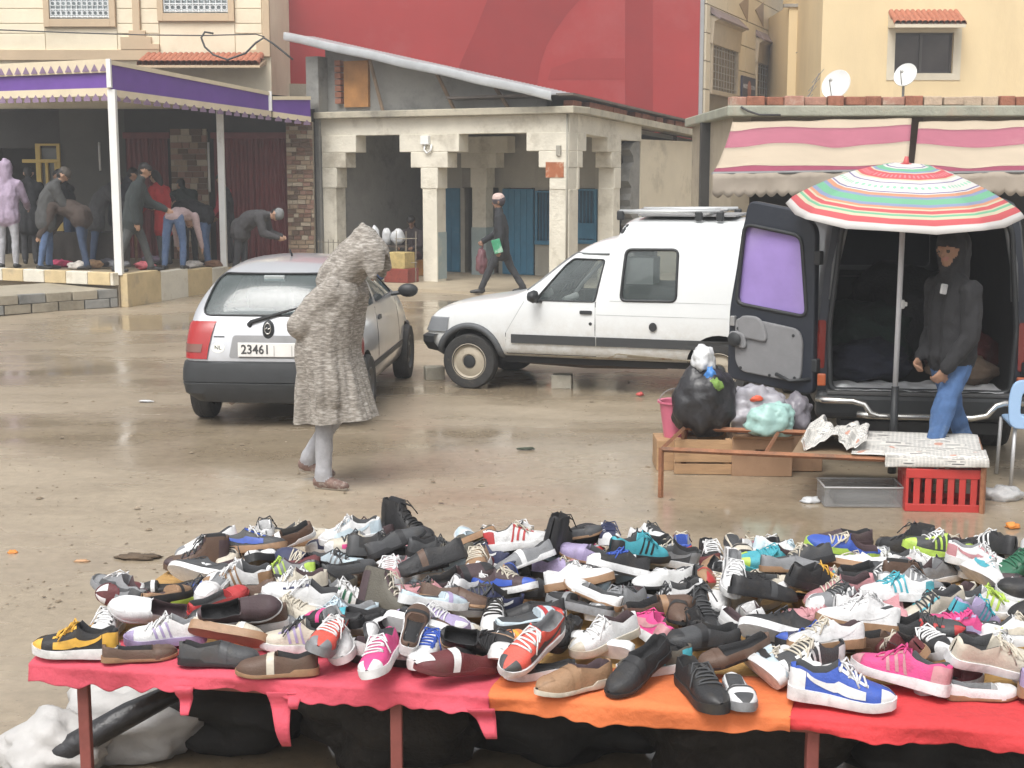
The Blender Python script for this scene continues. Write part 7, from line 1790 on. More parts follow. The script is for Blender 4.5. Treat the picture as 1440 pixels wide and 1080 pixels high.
def platform_goods():
    p = at_z(118, 372, .52); t = thing('draped_table', 'low table draped in a dark brown cloth among the shoppers', 'table', (p.x, p.y + .5, .52))
    DB = mat('dark_brown_cloth', (0.028, 0.022, 0.018), .9, .3, 5, bump=.3)
    MB().bx(-.75, .75, -.35, .35, .50, .54).build('table_top', DB, t, bevel=.01)
    mb = MB(); mb.grid(lambda u, v: (-.77 + 1.54 * u, -.36 - .02 * math.sin(u * 40) * v - .02 * v, .545 - .5 * v), 60, 6); mb.build('cloth_skirt', DB, t, smooth=True)
    for x in (-.7, .7):
        for y in (-.3, .3): MB().bx(x - .02, x + .02, y - .02, y + .02, 0, .5).build('leg', WOOD, t)
    rnd = random.Random(5)
    items = [((0.45, 0.05, 0.12), 'crimson cloth bundle'), ((0.45, 0.42, 0.38), 'off-white cloth bundle'), ((0.40, 0.25, 0.14), 'tan cloth bundle'), ((0.05, 0.05, 0.06), 'black cloth bundle'), ((0.06, 0.16, 0.30), 'blue cloth bundle'), ((0.50, 0.12, 0.14), 'coral cloth bundle'), ((0.16, 0.16, 0.17), 'charcoal cloth bundle'), ((0.5, 0.47, 0.44), 'cream cloth bundle'), ((0.22, 0.12, 0.07), 'chestnut cloth bundle'), ((0.38, 0.30, 0.40), 'mauve cloth bundle')]
    spots = [(88, 376), (110, 379), (130, 377), (152, 375), (92, 368), (205, 379), (168, 377), (272, 377), (300, 376), (215, 370)]
    nb = ['beside dark jacketed man', 'in front of draped table', 'at the middle of the platform edge', 'left of the white post', 'beside the draped table leg', 'behind the striding person', 'at foot of the corner post', 'between the two stooping people', 'at the foot of second post', 'beneath the red coat']
    for k, ((c_, nm), (px, py), w_) in enumerate(zip(items, spots, nb)):
        z = .52 if px < 170 else .52 - (px - 167) / 146 * .14
        q = at_z(px, py, z); blob('cloth_bundle', mat('bundle_%d' % k, c_, .9, .4, 8, bump=.4, col2=tuple(x * .4 for x in c_), c2amt=.42, c2scale=9), (q.x, q.y, z - .005), (.16, .10, .07), nm + ' ' + w_, 'clothes', 70 + k, rough=.5, sub=3, group='second-hand clothes on the platform')
platform_goods()
# ================================================================== SHOE STALL
ZT = .62
sFL, sFR0, sBL, sBR0 = at_z(52, 930, ZT), at_z(1440, 1028, ZT), at_z(275, 776, ZT), at_z(1440, 798, ZT)
sFR = sFL + (sFR0 - sFL) * 1.30; sBR = sBL + (sBR0 - sBL) * 1.30
def top_pt(u, v, z=0.0):
    p = sFL.lerp(sFR, u).lerp(sBL.lerp(sBR, u), v); return Vector((p.x, p.y, ZT + z))
LEGM = mat('dull_red_steel', (0.20, 0.055, 0.045), .6, .2, 8, bump=.2)
def stall_table():
    t = thing('stall_table', 'long market table on dull red steel legs heaped with shoes', 'table')
    MAT_ = mat('straw_mat', (0.46, 0.27, 0.09), .8, .25, 20, bump=.5, bscale=70, stretch=(1, 6, 1), col2=(0.30, 0.16, 0.06), c2amt=.38)
    P = [top_pt(0, 0), top_pt(1, 0), top_pt(1, 1), top_pt(0, 1)]
    vs = [tuple(p) for p in P] + [(p.x, p.y, ZT - .03) for p in P]
    MB().add(vs, [(0, 1, 2, 3), (7, 6, 5, 4), (0, 4, 5, 1), (1, 5, 6, 2), (2, 6, 7, 3), (3, 7, 4, 0)]).build('table_top', MAT_, t)
    for u in (.035, .30, .62, .97):
        for v in (.03, .97):
            p = top_pt(u, v); MB().box((p.x, p.y, (ZT - .03) / 2 - .005), (.035, .035, ZT - .03)).build('leg', LEGM, t, bevel=.004)
    for v in (.02, .98): MB().tube([top_pt(.0, v, -.045), top_pt(1, v, -.045)], .016, 6).build('rail', LEGM, t)
stall_table()
def cloth(u0, u1, c_, label, sd, strands=()):
    m = mat('cloth_%d' % sd, c_, .85, .16, 5, bump=.4, bscale=30, col2=tuple(x * .7 for x in c_), c2amt=.42, c2scale=2.5)
    d = (sFR - sFL).normalized(); nrm = Vector((d.y, -d.x, 0))
    t = thing('table_cloth', label, 'cloth', (0, 0, 0), 0, 'cloths along the shoe table edge')
    def fn(u, v):
        uu = u0 + (u1 - u0) * u
        drop = .040 + .030 * noise.noise(Vector((uu * 9, sd, 0))) + .018 * noise.noise(Vector((uu * 70, sd, 2)))
        s_ = v * 3
        if s_ < 1: p = top_pt(uu, .17 * (1 - s_), .007 + .008 * noise.noise(Vector((uu * 34, s_ * 3, sd)))); return tuple(p)
        k = (s_ - 1) / 2; p = top_pt(uu, 0); out = .022 + .014 * math.sin(uu * 55 + sd) * k + .01 * noise.noise(Vector((uu * 30, k, 1)))
        return (p.x + nrm.x * out, p.y + nrm.y * out, p.z + .006 * (1 - k) - drop * k - (.012 if k > 0 else 0) * min(1, k * 6))
    mb = MB(); mb.grid(fn, 200, 20); me = mb.mesh(); o = link('cloth', me, m, t, smooth=True); s2 = o.modifiers.new('s', 'SOLIDIFY'); s2.thickness = .003
    for (uu, L, w_, lean) in strands:
        p = top_pt(uu, 0) + nrm * .03; mb = MB()
        mb.grid(lambda a, b: (p.x + (a - .5) * w_ * (1 - .6 * b) + lean * b * L, p.y + .015 * math.sin(b * 7 + uu * 30), ZT - .03 - L * b), 6, 10)
        o = mb.build('torn_strand', m, t, smooth=True); s2 = o.modifiers.new('s', 'SOLIDIFY'); s2.thickness = .006
# end of each colour along the edge (fraction of the front edge)
def uf(px): 
    best = 0; bd = 1e9
    for k in range(1001):
        p = top_pt(k / 1000, 0); v = p - Vector((0, 0, CAM_H)); zc = v.y * _c - v.z * _s; x = 720 + FPX * v.x / zc
        if abs(x - px) < bd: bd = abs(x - px); best = k / 1000
    return best
cloth(-.004, uf(690), (0.56, 0.075, 0.11), 'faded pink cloth along the table edge with torn hanging strands', 1, ((uf(265), .09, .06, .0), (uf(395), .17, .07, .12), (uf(420), .05, .05, -.1), (uf(680), .09, .08, .35)))
cloth(uf(688), uf(1112), (0.62, 0.16, 0.05), 'orange cloth along the table edge between pink and red cloths', 2)
cloth(uf(1110), 1.003, (0.55, 0.04, 0.045), 'bright red cloth along the table edge under the blue shoe', 3)

# ---- parametric shoe
def interp(t, pts):
    for (a, va), (b, vb) in zip(pts, pts[1:]):
        if t <= b: k = (t - a) / (b - a) if b > a else 0; k = k * k * (3 - 2 * k) if False else k; return va + (vb - va) * k
    return pts[-1][1]
WID = [(0, .003), (.004, .0105), (.012, .0175), (.025, .0235), (.05, .0285), (.12, .0325), (.25, .0335), (.4, .034), (.55, .040), (.7, .0455), (.80, .0445), (.88, .0385), (.94, .029), (.98, .017), (1, .006)]
KINDS = {
    'runner': dict(L=.285, open=(.05, .45), col=[(0, .095), (.1, .098), (.22, .082), (.35, .088), (.45, .112)], top=[(.45, .112), (.55, .095), (.7, .072), (.85, .058), (.94, .046), (1, .028)], sole=[(0, .034), (.3, .030), (.6, .024), (1, .022)], flare=.006, laces=6, word='running shoe'),
    'sneaker': dict(L=.275, open=(.05, .42), col=[(0, .082), (.1, .084), (.25, .07), (.42, .098)], top=[(.42, .098), (.55, .082), (.7, .066), (.85, .058), (.94, .048), (1, .03)], sole=[(0, .026), (1, .024)], flare=.004, laces=6, word='canvas sneaker'),
    'loafer': dict(L=.28, open=(.05, .50), col=[(0, .075), (.1, .074), (.25, .06), (.5, .075)], top=[(.5, .078), (.62, .070), (.75, .060), (.88, .050), (.95, .038), (1, .018)], sole=[(0, .022), (.28, .022), (.34, .010), (1, .009)], flare=.003, laces=0, word='leather loafer'),
    'pump': dict(L=.25, open=(.05, .66), col=[(0, .062), (.1, .058), (.3, .044), (.66, .042)], top=[(.66, .046), (.78, .046), (.9, .040), (.96, .03), (1, .016)], sole=[(0, .018), (.2, .016), (.3, .008), (1, .007)], flare=.001, laces=0, word='ballet flat'),
    'boot': dict(L=.285, open=(.05, .36), col=[(0, .165), (.1, .17), (.36, .165)], top=[(.36, .17), (.44, .125), (.52, .10), (.68, .074), (.85, .062), (.94, .05), (1, .03)], sole=[(0, .034), (.3, .03), (.36, .020), (1, .02)], flare=.005, laces=7, word='ankle boot'),
    'sandal': dict(L=.26, open=(.05, .60), col=[(0, .05), (.12, .045), (.3, .035), (.6, .04)], top=[(.6, .06), (.7, .062), (.8, .055), (.9, .045), (.96, .034), (1, .02)], sole=[(0, .03), (1, .022)], flare=.003, laces=0, word='slip-on sandal'),
}
_SM = {}
def shoe_meshes(kind):
    if kind in _SM: return _SM[kind]
    K = KINDS[kind]; L = K['L']; NS = 30; KO = 8
    o0, o1 = K['open']
    ts = sorted(set([0, .004, .012, .025, o0 - .002, o0 + .012, o1 - .004, o1 + .016] + list(np.linspace(.09, .985, NS)) + [1.0]))
    ts = [t for i, t in enumerate(ts) if i == 0 or t - ts[i - 1] > .0035 or t == 1.0]
    nk = KO + 4; rows = []; openf = []
    for t in ts:
        w_ = interp(t, WID) * L / .28; zb = interp(t, K['sole']); spring = .012 * max(0, (t - .7) / .3) ** 2 + .0
        zb += spring; yc = .007 * math.sin(max(0, t - .3) * 2.6)
        isop = o0 <= t <= o1; Hc = (interp(t, K['col']) if t <= o1 else interp(t, K['top'])) + spring
        x = -L / 2 + L * t; half = []
        for k in range(KO + 1):
            a = k / KO
            if isop: half.append((w_ * (1.06 - .06 * math.cos(a * 3) - .30 * a * a), zb + (Hc - zb) * a))
            else:
                ph = a * math.pi / 2 * .72; half.append((w_ * (1.0 + .03 * math.sin(a * 3)) * math.cos(ph) ** .62, zb + (Hc - zb) * math.sin(ph) ** .85))
        if isop:
            yy = half[-1][0]; half += [(yy * .86, Hc - .002), (yy * .78, zb + (Hc - zb) * .45), (yy * .72, zb + .008)]; half.append((0, zb + .006))
        else:
            y8, z8 = half[-1]
            for k in (1, 2, 3, 4):
                ph = (.72 + .28 * k / 4) * math.pi / 2; half.append((w_ * math.cos(ph) ** .62 if k < 4 else 0, zb + (Hc - zb) * math.sin(ph) ** .85))
        ring = [(x, yc + y, z) for (y, z) in half] + [(x, yc - y, z) for (y, z) in reversed(half[:-1])]
        rows.append(ring); openf.append(isop)
    n = len(rows[0]); up, lining, tongue = [], [], []
    fidx = {}
    for j in range(len(rows) - 1):
        for i in range(n - 1):
            kk = i if i < nk else n - 2 - i
            f = (j * n + i, j * n + i + 1, (j + 1) * n + i + 1, (j + 1) * n + i)
            inner = kk >= KO
            if inner and openf[j] and openf[j + 1]: lining.append(f)
            elif inner and openf[j] != openf[j + 1] and ts[j] > .2: tongue.append(f)
            elif inner and openf[j] != openf[j + 1]: lining.append(f)
            else: up.append(f)
            fidx[f] = (kk, ts[j], i < nk)
    V = [p for r in rows for p in r]
    full = MB().add(V, up + lining + tongue).mesh('full')
    N = [v.normal.copy() for v in full.vertices]
    cen = Vector((0, 0, .03))
    for i, nn in enumerate(N):
        pass
    def part(fs, off=0.0):
        idx = sorted(set(i for f in fs for i in f)); mp = {v: k for k, v in enumerate(idx)}
        vs = []
        for i in idx:
            p = Vector(V[i]); q = N[i]; d = p - Vector((p.x, .0, .025))
            if q.dot(d) < 0: q = -q
            vs.append(tuple(p + q * off))
        me = bpy.data.meshes.new('shoe_part'); me.from_pydata(vs, [], [tuple(mp[i] for i in f) for f in fs]); me.polygons.foreach_set('use_smooth', [True] * len(me.polygons)); return me
    out = dict(upper=part(up), lining=part(lining))
    if tongue: out['tongue'] = part(tongue, .001)
    def sel(fn): return [f for f in up if fn(*fidx[f])]
    if kind in ('runner', 'sneaker', 'boot'):
        out['toe_cap'] = part(sel(lambda k, t, l: t > .84 and k < 10), .0016); out['heel_counter'] = part(sel(lambda k, t, l: t < .14 and k < 7), .0016)
        out['eyestay'] = part(sel(lambda k, t, l: o1 - .01 < t < .72 and 7 <= k < 9), .0018)
        # smooth side bands, one mesh for each side of the shoe
        def S(kf, t, sgn):
            j = max(0, min(len(ts) - 2, next((q for q in range(len(ts) - 1) if ts[q + 1] >= t), len(ts) - 2))); ft = (t - ts[j]) / (ts[j + 1] - ts[j])
            i0 = int(kf); fk = kf - i0
            ix = (lambda i: i) if sgn > 0 else (lambda i: n - 1 - i)
            P_ = lambda jj, ii: Vector(rows[jj][ix(ii)])
            p = (P_(j, i0) * (1 - fk) + P_(j, i0 + 1) * fk) * (1 - ft) + (P_(j + 1, i0) * (1 - fk) + P_(j + 1, i0 + 1) * fk) * ft
            d = Vector((0, p.y, max(.0, p.z - .05))).normalized(); return p + d * .0022
        def strip(c0, c1, w0, w1, sgn, m=12, bend=0.0):
            mb = MB()
            def fn(a, b):
                t = c0[0] + (c1[0] - c0[0]) * b; k = c0[1] + (c1[1] - c0[1]) * b - bend * math.sin(math.pi * b); wd = w0 + (w1 - w0) * b
                if abs(c1[0] - c0[0]) > .2: k = k + (a - .5) * wd * 30
                else: t = t + (a - .5) * wd
                return tuple(S(max(.2, min(7.9, k)), t, sgn))
            mb.grid(fn, 4, m); me = mb.mesh('band'); me.polygons.foreach_set('use_smooth', [True] * len(me.polygons)); return me
        for sgn, nm in ((1, 'a'), (-1, 'b')):
            for q in range(3): out['side_stripe_%s%d' % (nm, q)] = strip((.40 + .085 * q, .8), (.47 + .075 * q, 7.2), .034, .028, sgn)
            out['swoosh_' + nm] = strip((.16, 6.2), (.72, 3.0), .05, .12, sgn, 16, 2.2)
    if kind in ('loafer', 'pump', 'sandal'):
        out['strap'] = part(sel(lambda k, t, l: o1 + .02 < t < o1 + .10), .0018); out['toe_cap'] = part(sel(lambda k, t, l: t > .80 and k >= 7), .0016)
    # sole
    sr = []; fl = K['flare']
    for t in ts:
        w_ = interp(t, WID) * L / .28 + fl * min(1, (1 - t) * 12 + .35); z1 = interp(t, K['sole']); spring = .012 * max(0, (t - .7) / .3) ** 2; yc = .007 * math.sin(max(0, t - .3) * 2.6); x = -L / 2 + L * t
        x += (.004 if t > .95 else 0) * 1 - (.004 if t < .02 else 0)
        zb0 = spring * .8; z1 += spring + .004
        sr.append([(x, yc - w_ * .94, zb0), (x, yc - w_ * 1.02, zb0 + (z1 - zb0) * .35), (x, yc - w_, z1), (x, yc, z1 + .0), (x, yc + w_, z1), (x, yc + w_ * 1.02, zb0 + (z1 - zb0) * .35), (x, yc + w_ * .94, zb0)])
    SV = [p for r in sr for p in r]; m_ = 7
    sf = [(j * m_ + i, j * m_ + (i + 1) % m_, (j + 1) * m_ + (i + 1) % m_, (j + 1) * m_ + i) for j in range(len(sr) - 1) for i in range(m_)] + [tuple(range(m_)), tuple(range((len(sr) - 1) * m_, len(sr) * m_))]
    me = MB().add(SV, sf).mesh('sole'); me.polygons.foreach_set('use_smooth', [True] * len(me.polygons)); me.set_sharp_from_angle(angle=R(45)); out['sole'] = me
    me = MB().add([(x, y + (0 if False else 0), z + (.0)) for (x, y, z) in SV], []).mesh('x')
    if K['laces']:
        mb = MB()
        for q in range(K['laces']):
            t = o1 + .035 + (.70 - o1 - .035) * q / (K['laces'] - 1); w_ = interp(t, WID) * L / .28; Hc = interp(t, K['top']); zb = interp(t, K['sole']); x = -L / 2 + L * t; yc = .007 * math.sin(max(0, t - .3) * 2.6)
            pts = []
            for a in np.linspace(-1, 1, 7):
                ph = math.pi / 2 * (1 - .42 * abs(a)); pts.append((x + .006 * a * (1 if q % 2 else -1), yc + (1 if a > 0 else -1) * w_ * max(0, math.cos(ph)) ** .62 if abs(a) > .01 else yc, zb + (Hc - zb) * math.sin(ph) ** .85 + .0035))
            mb.tube(pts, .0036, 5)
        t = o1 + .03; x = -L / 2 + L * t; z = interp(t, K['top'])
        for s_ in (-1, 1): mb.tube([(x, .005, z + .004), (x + .01, s_ * .022, z + .012), (x + .025, s_ * .034, z - .012), (x + .012, s_ * .02, z - .002), (x, .003, z + .006)], .003, 5); mb.tube([(x, 0, z + .004), (x + .03, s_ * .03, z - .012), (x + .05, s_ * .045, z - .045)], .0028, 5)
        me = mb.mesh('laces'); me.polygons.foreach_set('use_smooth', [True] * len(me.polygons)); out['laces'] = me
    # mirrored parts carry no material: the colour sits on the object
    _SM[kind] = out
    return out
PAL = {'K': ((.016, .016, .018), 'black'), 'D': ((.05, .052, .056), 'charcoal'), 'G': ((.20, .205, .215), 'grey'), 'W': ((.64, .64, .64), 'white'), 'O': ((.52, .47, .38), 'cream'), 'R': ((.42, .02, .022), 'red'), 'M': ((.12, .018, .022), 'maroon'), 'P': ((.62, .03, .20), 'hot pink'),
       'Q': ((.46, .20, .22), 'dusty pink'), 'N': ((.022, .028, .08), 'navy'), 'B': ((.02, .075, .40), 'blue'), 'T': ((.03, .34, .42), 'turquoise'), 'L': ((.40, .58, .06), 'lime'), 'Y': ((.66, .36, .02), 'yellow'), 'A': ((.62, .18, .03), 'orange'), 'C': ((.68, .07, .04), 'coral'),
       'Z': ((.10, .055, .035), 'brown'), 'U': ((.30, .17, .085), 'tan'), 'V': ((.32, .26, .44), 'lilac'), 'E': ((.015, .12, .06), 'green'), 'S': ((.46, .56, .62), 'pale blue'), 'H': ((.06, .035, .04), 'aubergine'), 'I': ((.09, .08, .06), 'olive')}
def smat(c_, role):
    g_ = sum(PAL[c_][0]) / 3; col = tuple(x * .88 + g_ * .10 + .004 for x in PAL[c_][0]); rough = {'upper': .6, 'sole': .55, 'laces': .85, 'lining': .9, 'trim': .5}[role]
    return mat('shoe_%s_%s' % (PAL[c_][1].replace(' ', '_'), role), col, rough, .14, 30 if role != 'upper' else 22, bump=.18 if role in ('upper', 'lining') else .08, bscale=160, col2=tuple(min(1, x * .62 + y) for x, y in zip(col, (.022, .017, .011))), c2amt=.42, c2scale=11)
# px, py = image pixel at the middle of the shoe; yaw: 0 toe right, 90 toe away, 180 toe left, 270 toe forward
SHOES = [
 (107, 903, 176, 'runner', 'K', 'W', 'Y'), (236, 888, 184, 'sneaker', 'W', 'V', 'V'), (312, 862, 35, 'pump', 'R', 'R', 'R', 30), (308, 912, 4, 'loafer', 'D', 'K', 'D'), (392, 925, 186, 'loafer', 'Z', 'U', 'O'), (466, 915, 268, 'runner', 'C', 'G', 'G'),
 (540, 933, 262, 'sneaker', 'P', 'W', 'W'), (640, 935, 208, 'loafer', 'M', 'M', 'W'), (735, 930, 236, 'runner', 'C', 'W', 'D'), (808, 948, 216, 'loafer', 'U', 'O', 'U'), (897, 940, 222, 'loafer', 'K', 'K', 'K'), (985, 958, 285, 'sneaker', 'K', 'K', 'K'),
 (1040, 962, 270, 'sandal', 'W', 'G', 'D'), (1182, 968, 348, 'runner', 'B', 'W', 'W'), (1268, 945, 146, 'runner', 'P', 'W', 'Q'), (1390, 945, 8, 'sneaker', 'O', 'W', 'O'), (1342, 895, 182, 'runner', 'P', 'V', 'V'),
 (160, 852, 140, 'runner', 'G', 'G', 'D'), (228, 848, 60, 'sandal', 'U', 'K', 'K'), (278, 828, 200, 'sneaker', 'N', 'L', 'B'), (372, 888, 20, 'pump', 'A', 'O', 'A'), (420, 862, 186, 'sneaker', 'W', 'W', 'N'), (432, 893, 172, 'runner', 'O', 'W', 'V'),
 (546, 868, 335, 'boot', 'I', 'K', 'H'), (628, 880, 30, 'runner', 'W', 'W', 'O'), (598, 912, 250, 'sneaker', 'W', 'W', 'B'), (690, 852, 196, 'sneaker', 'N', 'W', 'W'), (700, 903, 30, 'pump', 'Y', 'A', 'A'), (790, 902, 246, 'runner', 'K', 'K', 'D'),
 (852, 902, 210, 'sneaker', 'W', 'O', 'W'), (905, 885, 110, 'runner', 'P', 'W', 'Q', 35), (802, 862, 150, 'sandal', 'K', 'G', 'G'), (822, 832, 270, 'sneaker', 'Q', 'O', 'R'), (938, 862, 10, 'loafer', 'Z', 'K', 'U'), (985, 868, 280, 'boot', 'K', 'K', 'D'),
 (1052, 892, 318, 'pump', 'W', 'W', 'W', 20), (1060, 850, 16, 'loafer', 'K', 'K', 'D'), (1212, 845, 268, 'sneaker', 'T', 'W', 'T'), (1186, 880, 205, 'runner', 'G', 'W', 'W'), (1252, 868, 190, 'runner', 'W', 'W', 'T'), (1290, 836, 5, 'boot', 'Z', 'K', 'Z'),
 (1248, 812, 210, 'pump', 'Q', 'Q', 'Q'), (1400, 858, 4, 'runner', 'W', 'W', 'L'), (1425, 898, 350, 'sneaker', 'W', 'W', 'O'), (284, 783, 190, 'boot', 'Z', 'Z', 'H'), (332, 800, 14, 'loafer', 'W', 'U', 'W'), (372, 756, 100, 'sneaker', 'W', 'W', 'O'),
 (424, 748, 10, 'sneaker', 'O', 'U', 'W'), (398, 788, 178, 'loafer', 'Z', 'K', 'K'), (388, 818, 184, 'runner', 'G', 'L', 'L'), (335, 828, 170, 'runner', 'W', 'O', 'U'), (466, 800, 3, 'loafer', 'Z', 'U', 'Z'), (446, 778, 190, 'pump', 'A', 'U', 'A'),
 (472, 758, 204, 'sneaker', 'N', 'W', 'V'), (494, 778, 170, 'runner', 'W', 'W', 'S'), (512, 744, 190, 'sneaker', 'H', 'G', 'V'), (572, 744, 318, 'boot', 'K', 'K', 'K'), (560, 786, 30, 'loafer', 'D', 'K', 'K'), (618, 786, 12, 'sneaker', 'D', 'K', 'K'),
 (632, 762, 176, 'sandal', 'Q', 'W', 'W'), (686, 752, 90, 'sneaker', 'K', 'K', 'D'), (724, 752, 80, 'runner', 'W', 'W', 'W', 40), (757, 758, 20, 'pump', 'Y', 'W', 'Y'), (688, 784, 172, 'runner', 'N', 'W', 'L'), (732, 790, 5, 'runner', 'W', 'W', 'R'),
 (548, 822, 250, 'runner', 'Q', 'W', 'W'), (596, 822, 200, 'loafer', 'K', 'K', 'Z'), (630, 812, 160, 'sneaker', 'S', 'W', 'G'), (672, 818, 270, 'sneaker', 'U', 'W', 'O'), (768, 838, 205, 'loafer', 'D', 'K', 'K'), (786, 792, 65, 'boot', 'K', 'K', 'K'),
 (824, 772, 90, 'sneaker', 'P', 'K', 'K'), (862, 784, 272, 'sneaker', 'N', 'W', 'W'), (893, 764, 100, 'loafer', 'K', 'K', 'K'), (916, 776, 300, 'runner', 'W', 'W', 'W'), (960, 768, 86, 'runner', 'B', 'V', 'C'), (1001, 772, 270, 'sneaker', 'K', 'G', 'W'),
 (902, 802, 30, 'runner', 'T', 'K', 'K'), (846, 812, 190, 'sneaker', 'S', 'W', 'W'), (908, 828, 8, 'loafer', 'K', 'Z', 'K'), (960, 826, 300, 'runner', 'W', 'W', 'G'), (976, 794, 200, 'pump', 'M', 'M', 'M'), (1040, 790, 170, 'loafer', 'U', 'Z', 'G'),
 (1085, 766, 100, 'runner', 'K', 'K', 'Q'), (1076, 796, 190, 'runner', 'T', 'T', 'L'), (1104, 792, 350, 'runner', 'W', 'W', 'S'), (1078, 830, 355, 'pump', 'O', 'O', 'O'), (1020, 828, 20, 'loafer', 'K', 'K', 'K'), (1134, 838, 24, 'sneaker', 'K', 'K', 'Y'),
 (1184, 748, 180, 'loafer', 'H', 'H', 'H'), (1178, 784, 178, 'runner', 'B', 'L', 'L'), (1236, 784, 250, 'sneaker', 'W', 'W', 'O'), (1272, 764, 130, 'boot', 'K', 'K', 'D'), (1318, 780, 176, 'runner', 'D', 'L', 'L'), (1347, 768, 90, 'sneaker', 'H', 'G', 'V'),
 (1372, 802, 340, 'runner', 'W', 'W', 'Q'), (1402, 784, 120, 'sneaker', 'K', 'K', 'W'), (1432, 808, 200, 'sneaker', 'E', 'K', 'E'), (1342, 842, 10, 'loafer', 'Z', 'K', 'Z'), (1130, 800, 200, 'sneaker', 'D', 'K', 'L'), (1040, 924, 200, 'pump', 'Z', 'K', 'Z'),
 (1110, 905, 10, 'loafer', 'K', 'K', 'N'), (1300, 868, 190, 'sneaker', 'O', 'W', 'T'), (870, 855, 220, 'sneaker', 'G', 'W', 'D'), (745, 868, 20, 'sandal', 'S', 'D', 'R'), (600, 850, 190, 'sneaker', 'Q', 'W', 'Z'), (485, 838, 10, 'runner', 'W', 'W', 'E'),
 (470, 868, 200, 'runner', 'S', 'W', 'G'), (355, 850, 170, 'loafer', 'Z', 'K', 'H'), (195, 905, 20, 'pump', 'Z', 'U', 'Z'), (985, 905, 200, 'loafer', 'D', 'K', 'K'), (1330, 800, 30, 'sneaker', 'G', 'W', 'D'), (525, 780, 20, 'runner', 'K', 'D', 'D'), (1150, 915, 170, 'sneaker', 'N', 'K', 'B'), (1240, 905, 20, 'loafer', 'Z', 'Z', 'H'),
 (450, 830, 205, 'sneaker', 'I', 'K', 'G'), (655, 835, 25, 'loafer', 'H', 'K', 'K'), (1460, 860, 170, 'runner', 'K', 'W', 'R'), (1490, 930, 20, 'sneaker', 'N', 'W', 'W'), (1475, 810, 200, 'loafer', 'Z', 'K', 'Z'),
]
def px_of(p):
    v = Vector((p.x, p.y, p.z - CAM_H)); return 720 + FPX * v.x / (v.y * _c - v.z * _s)
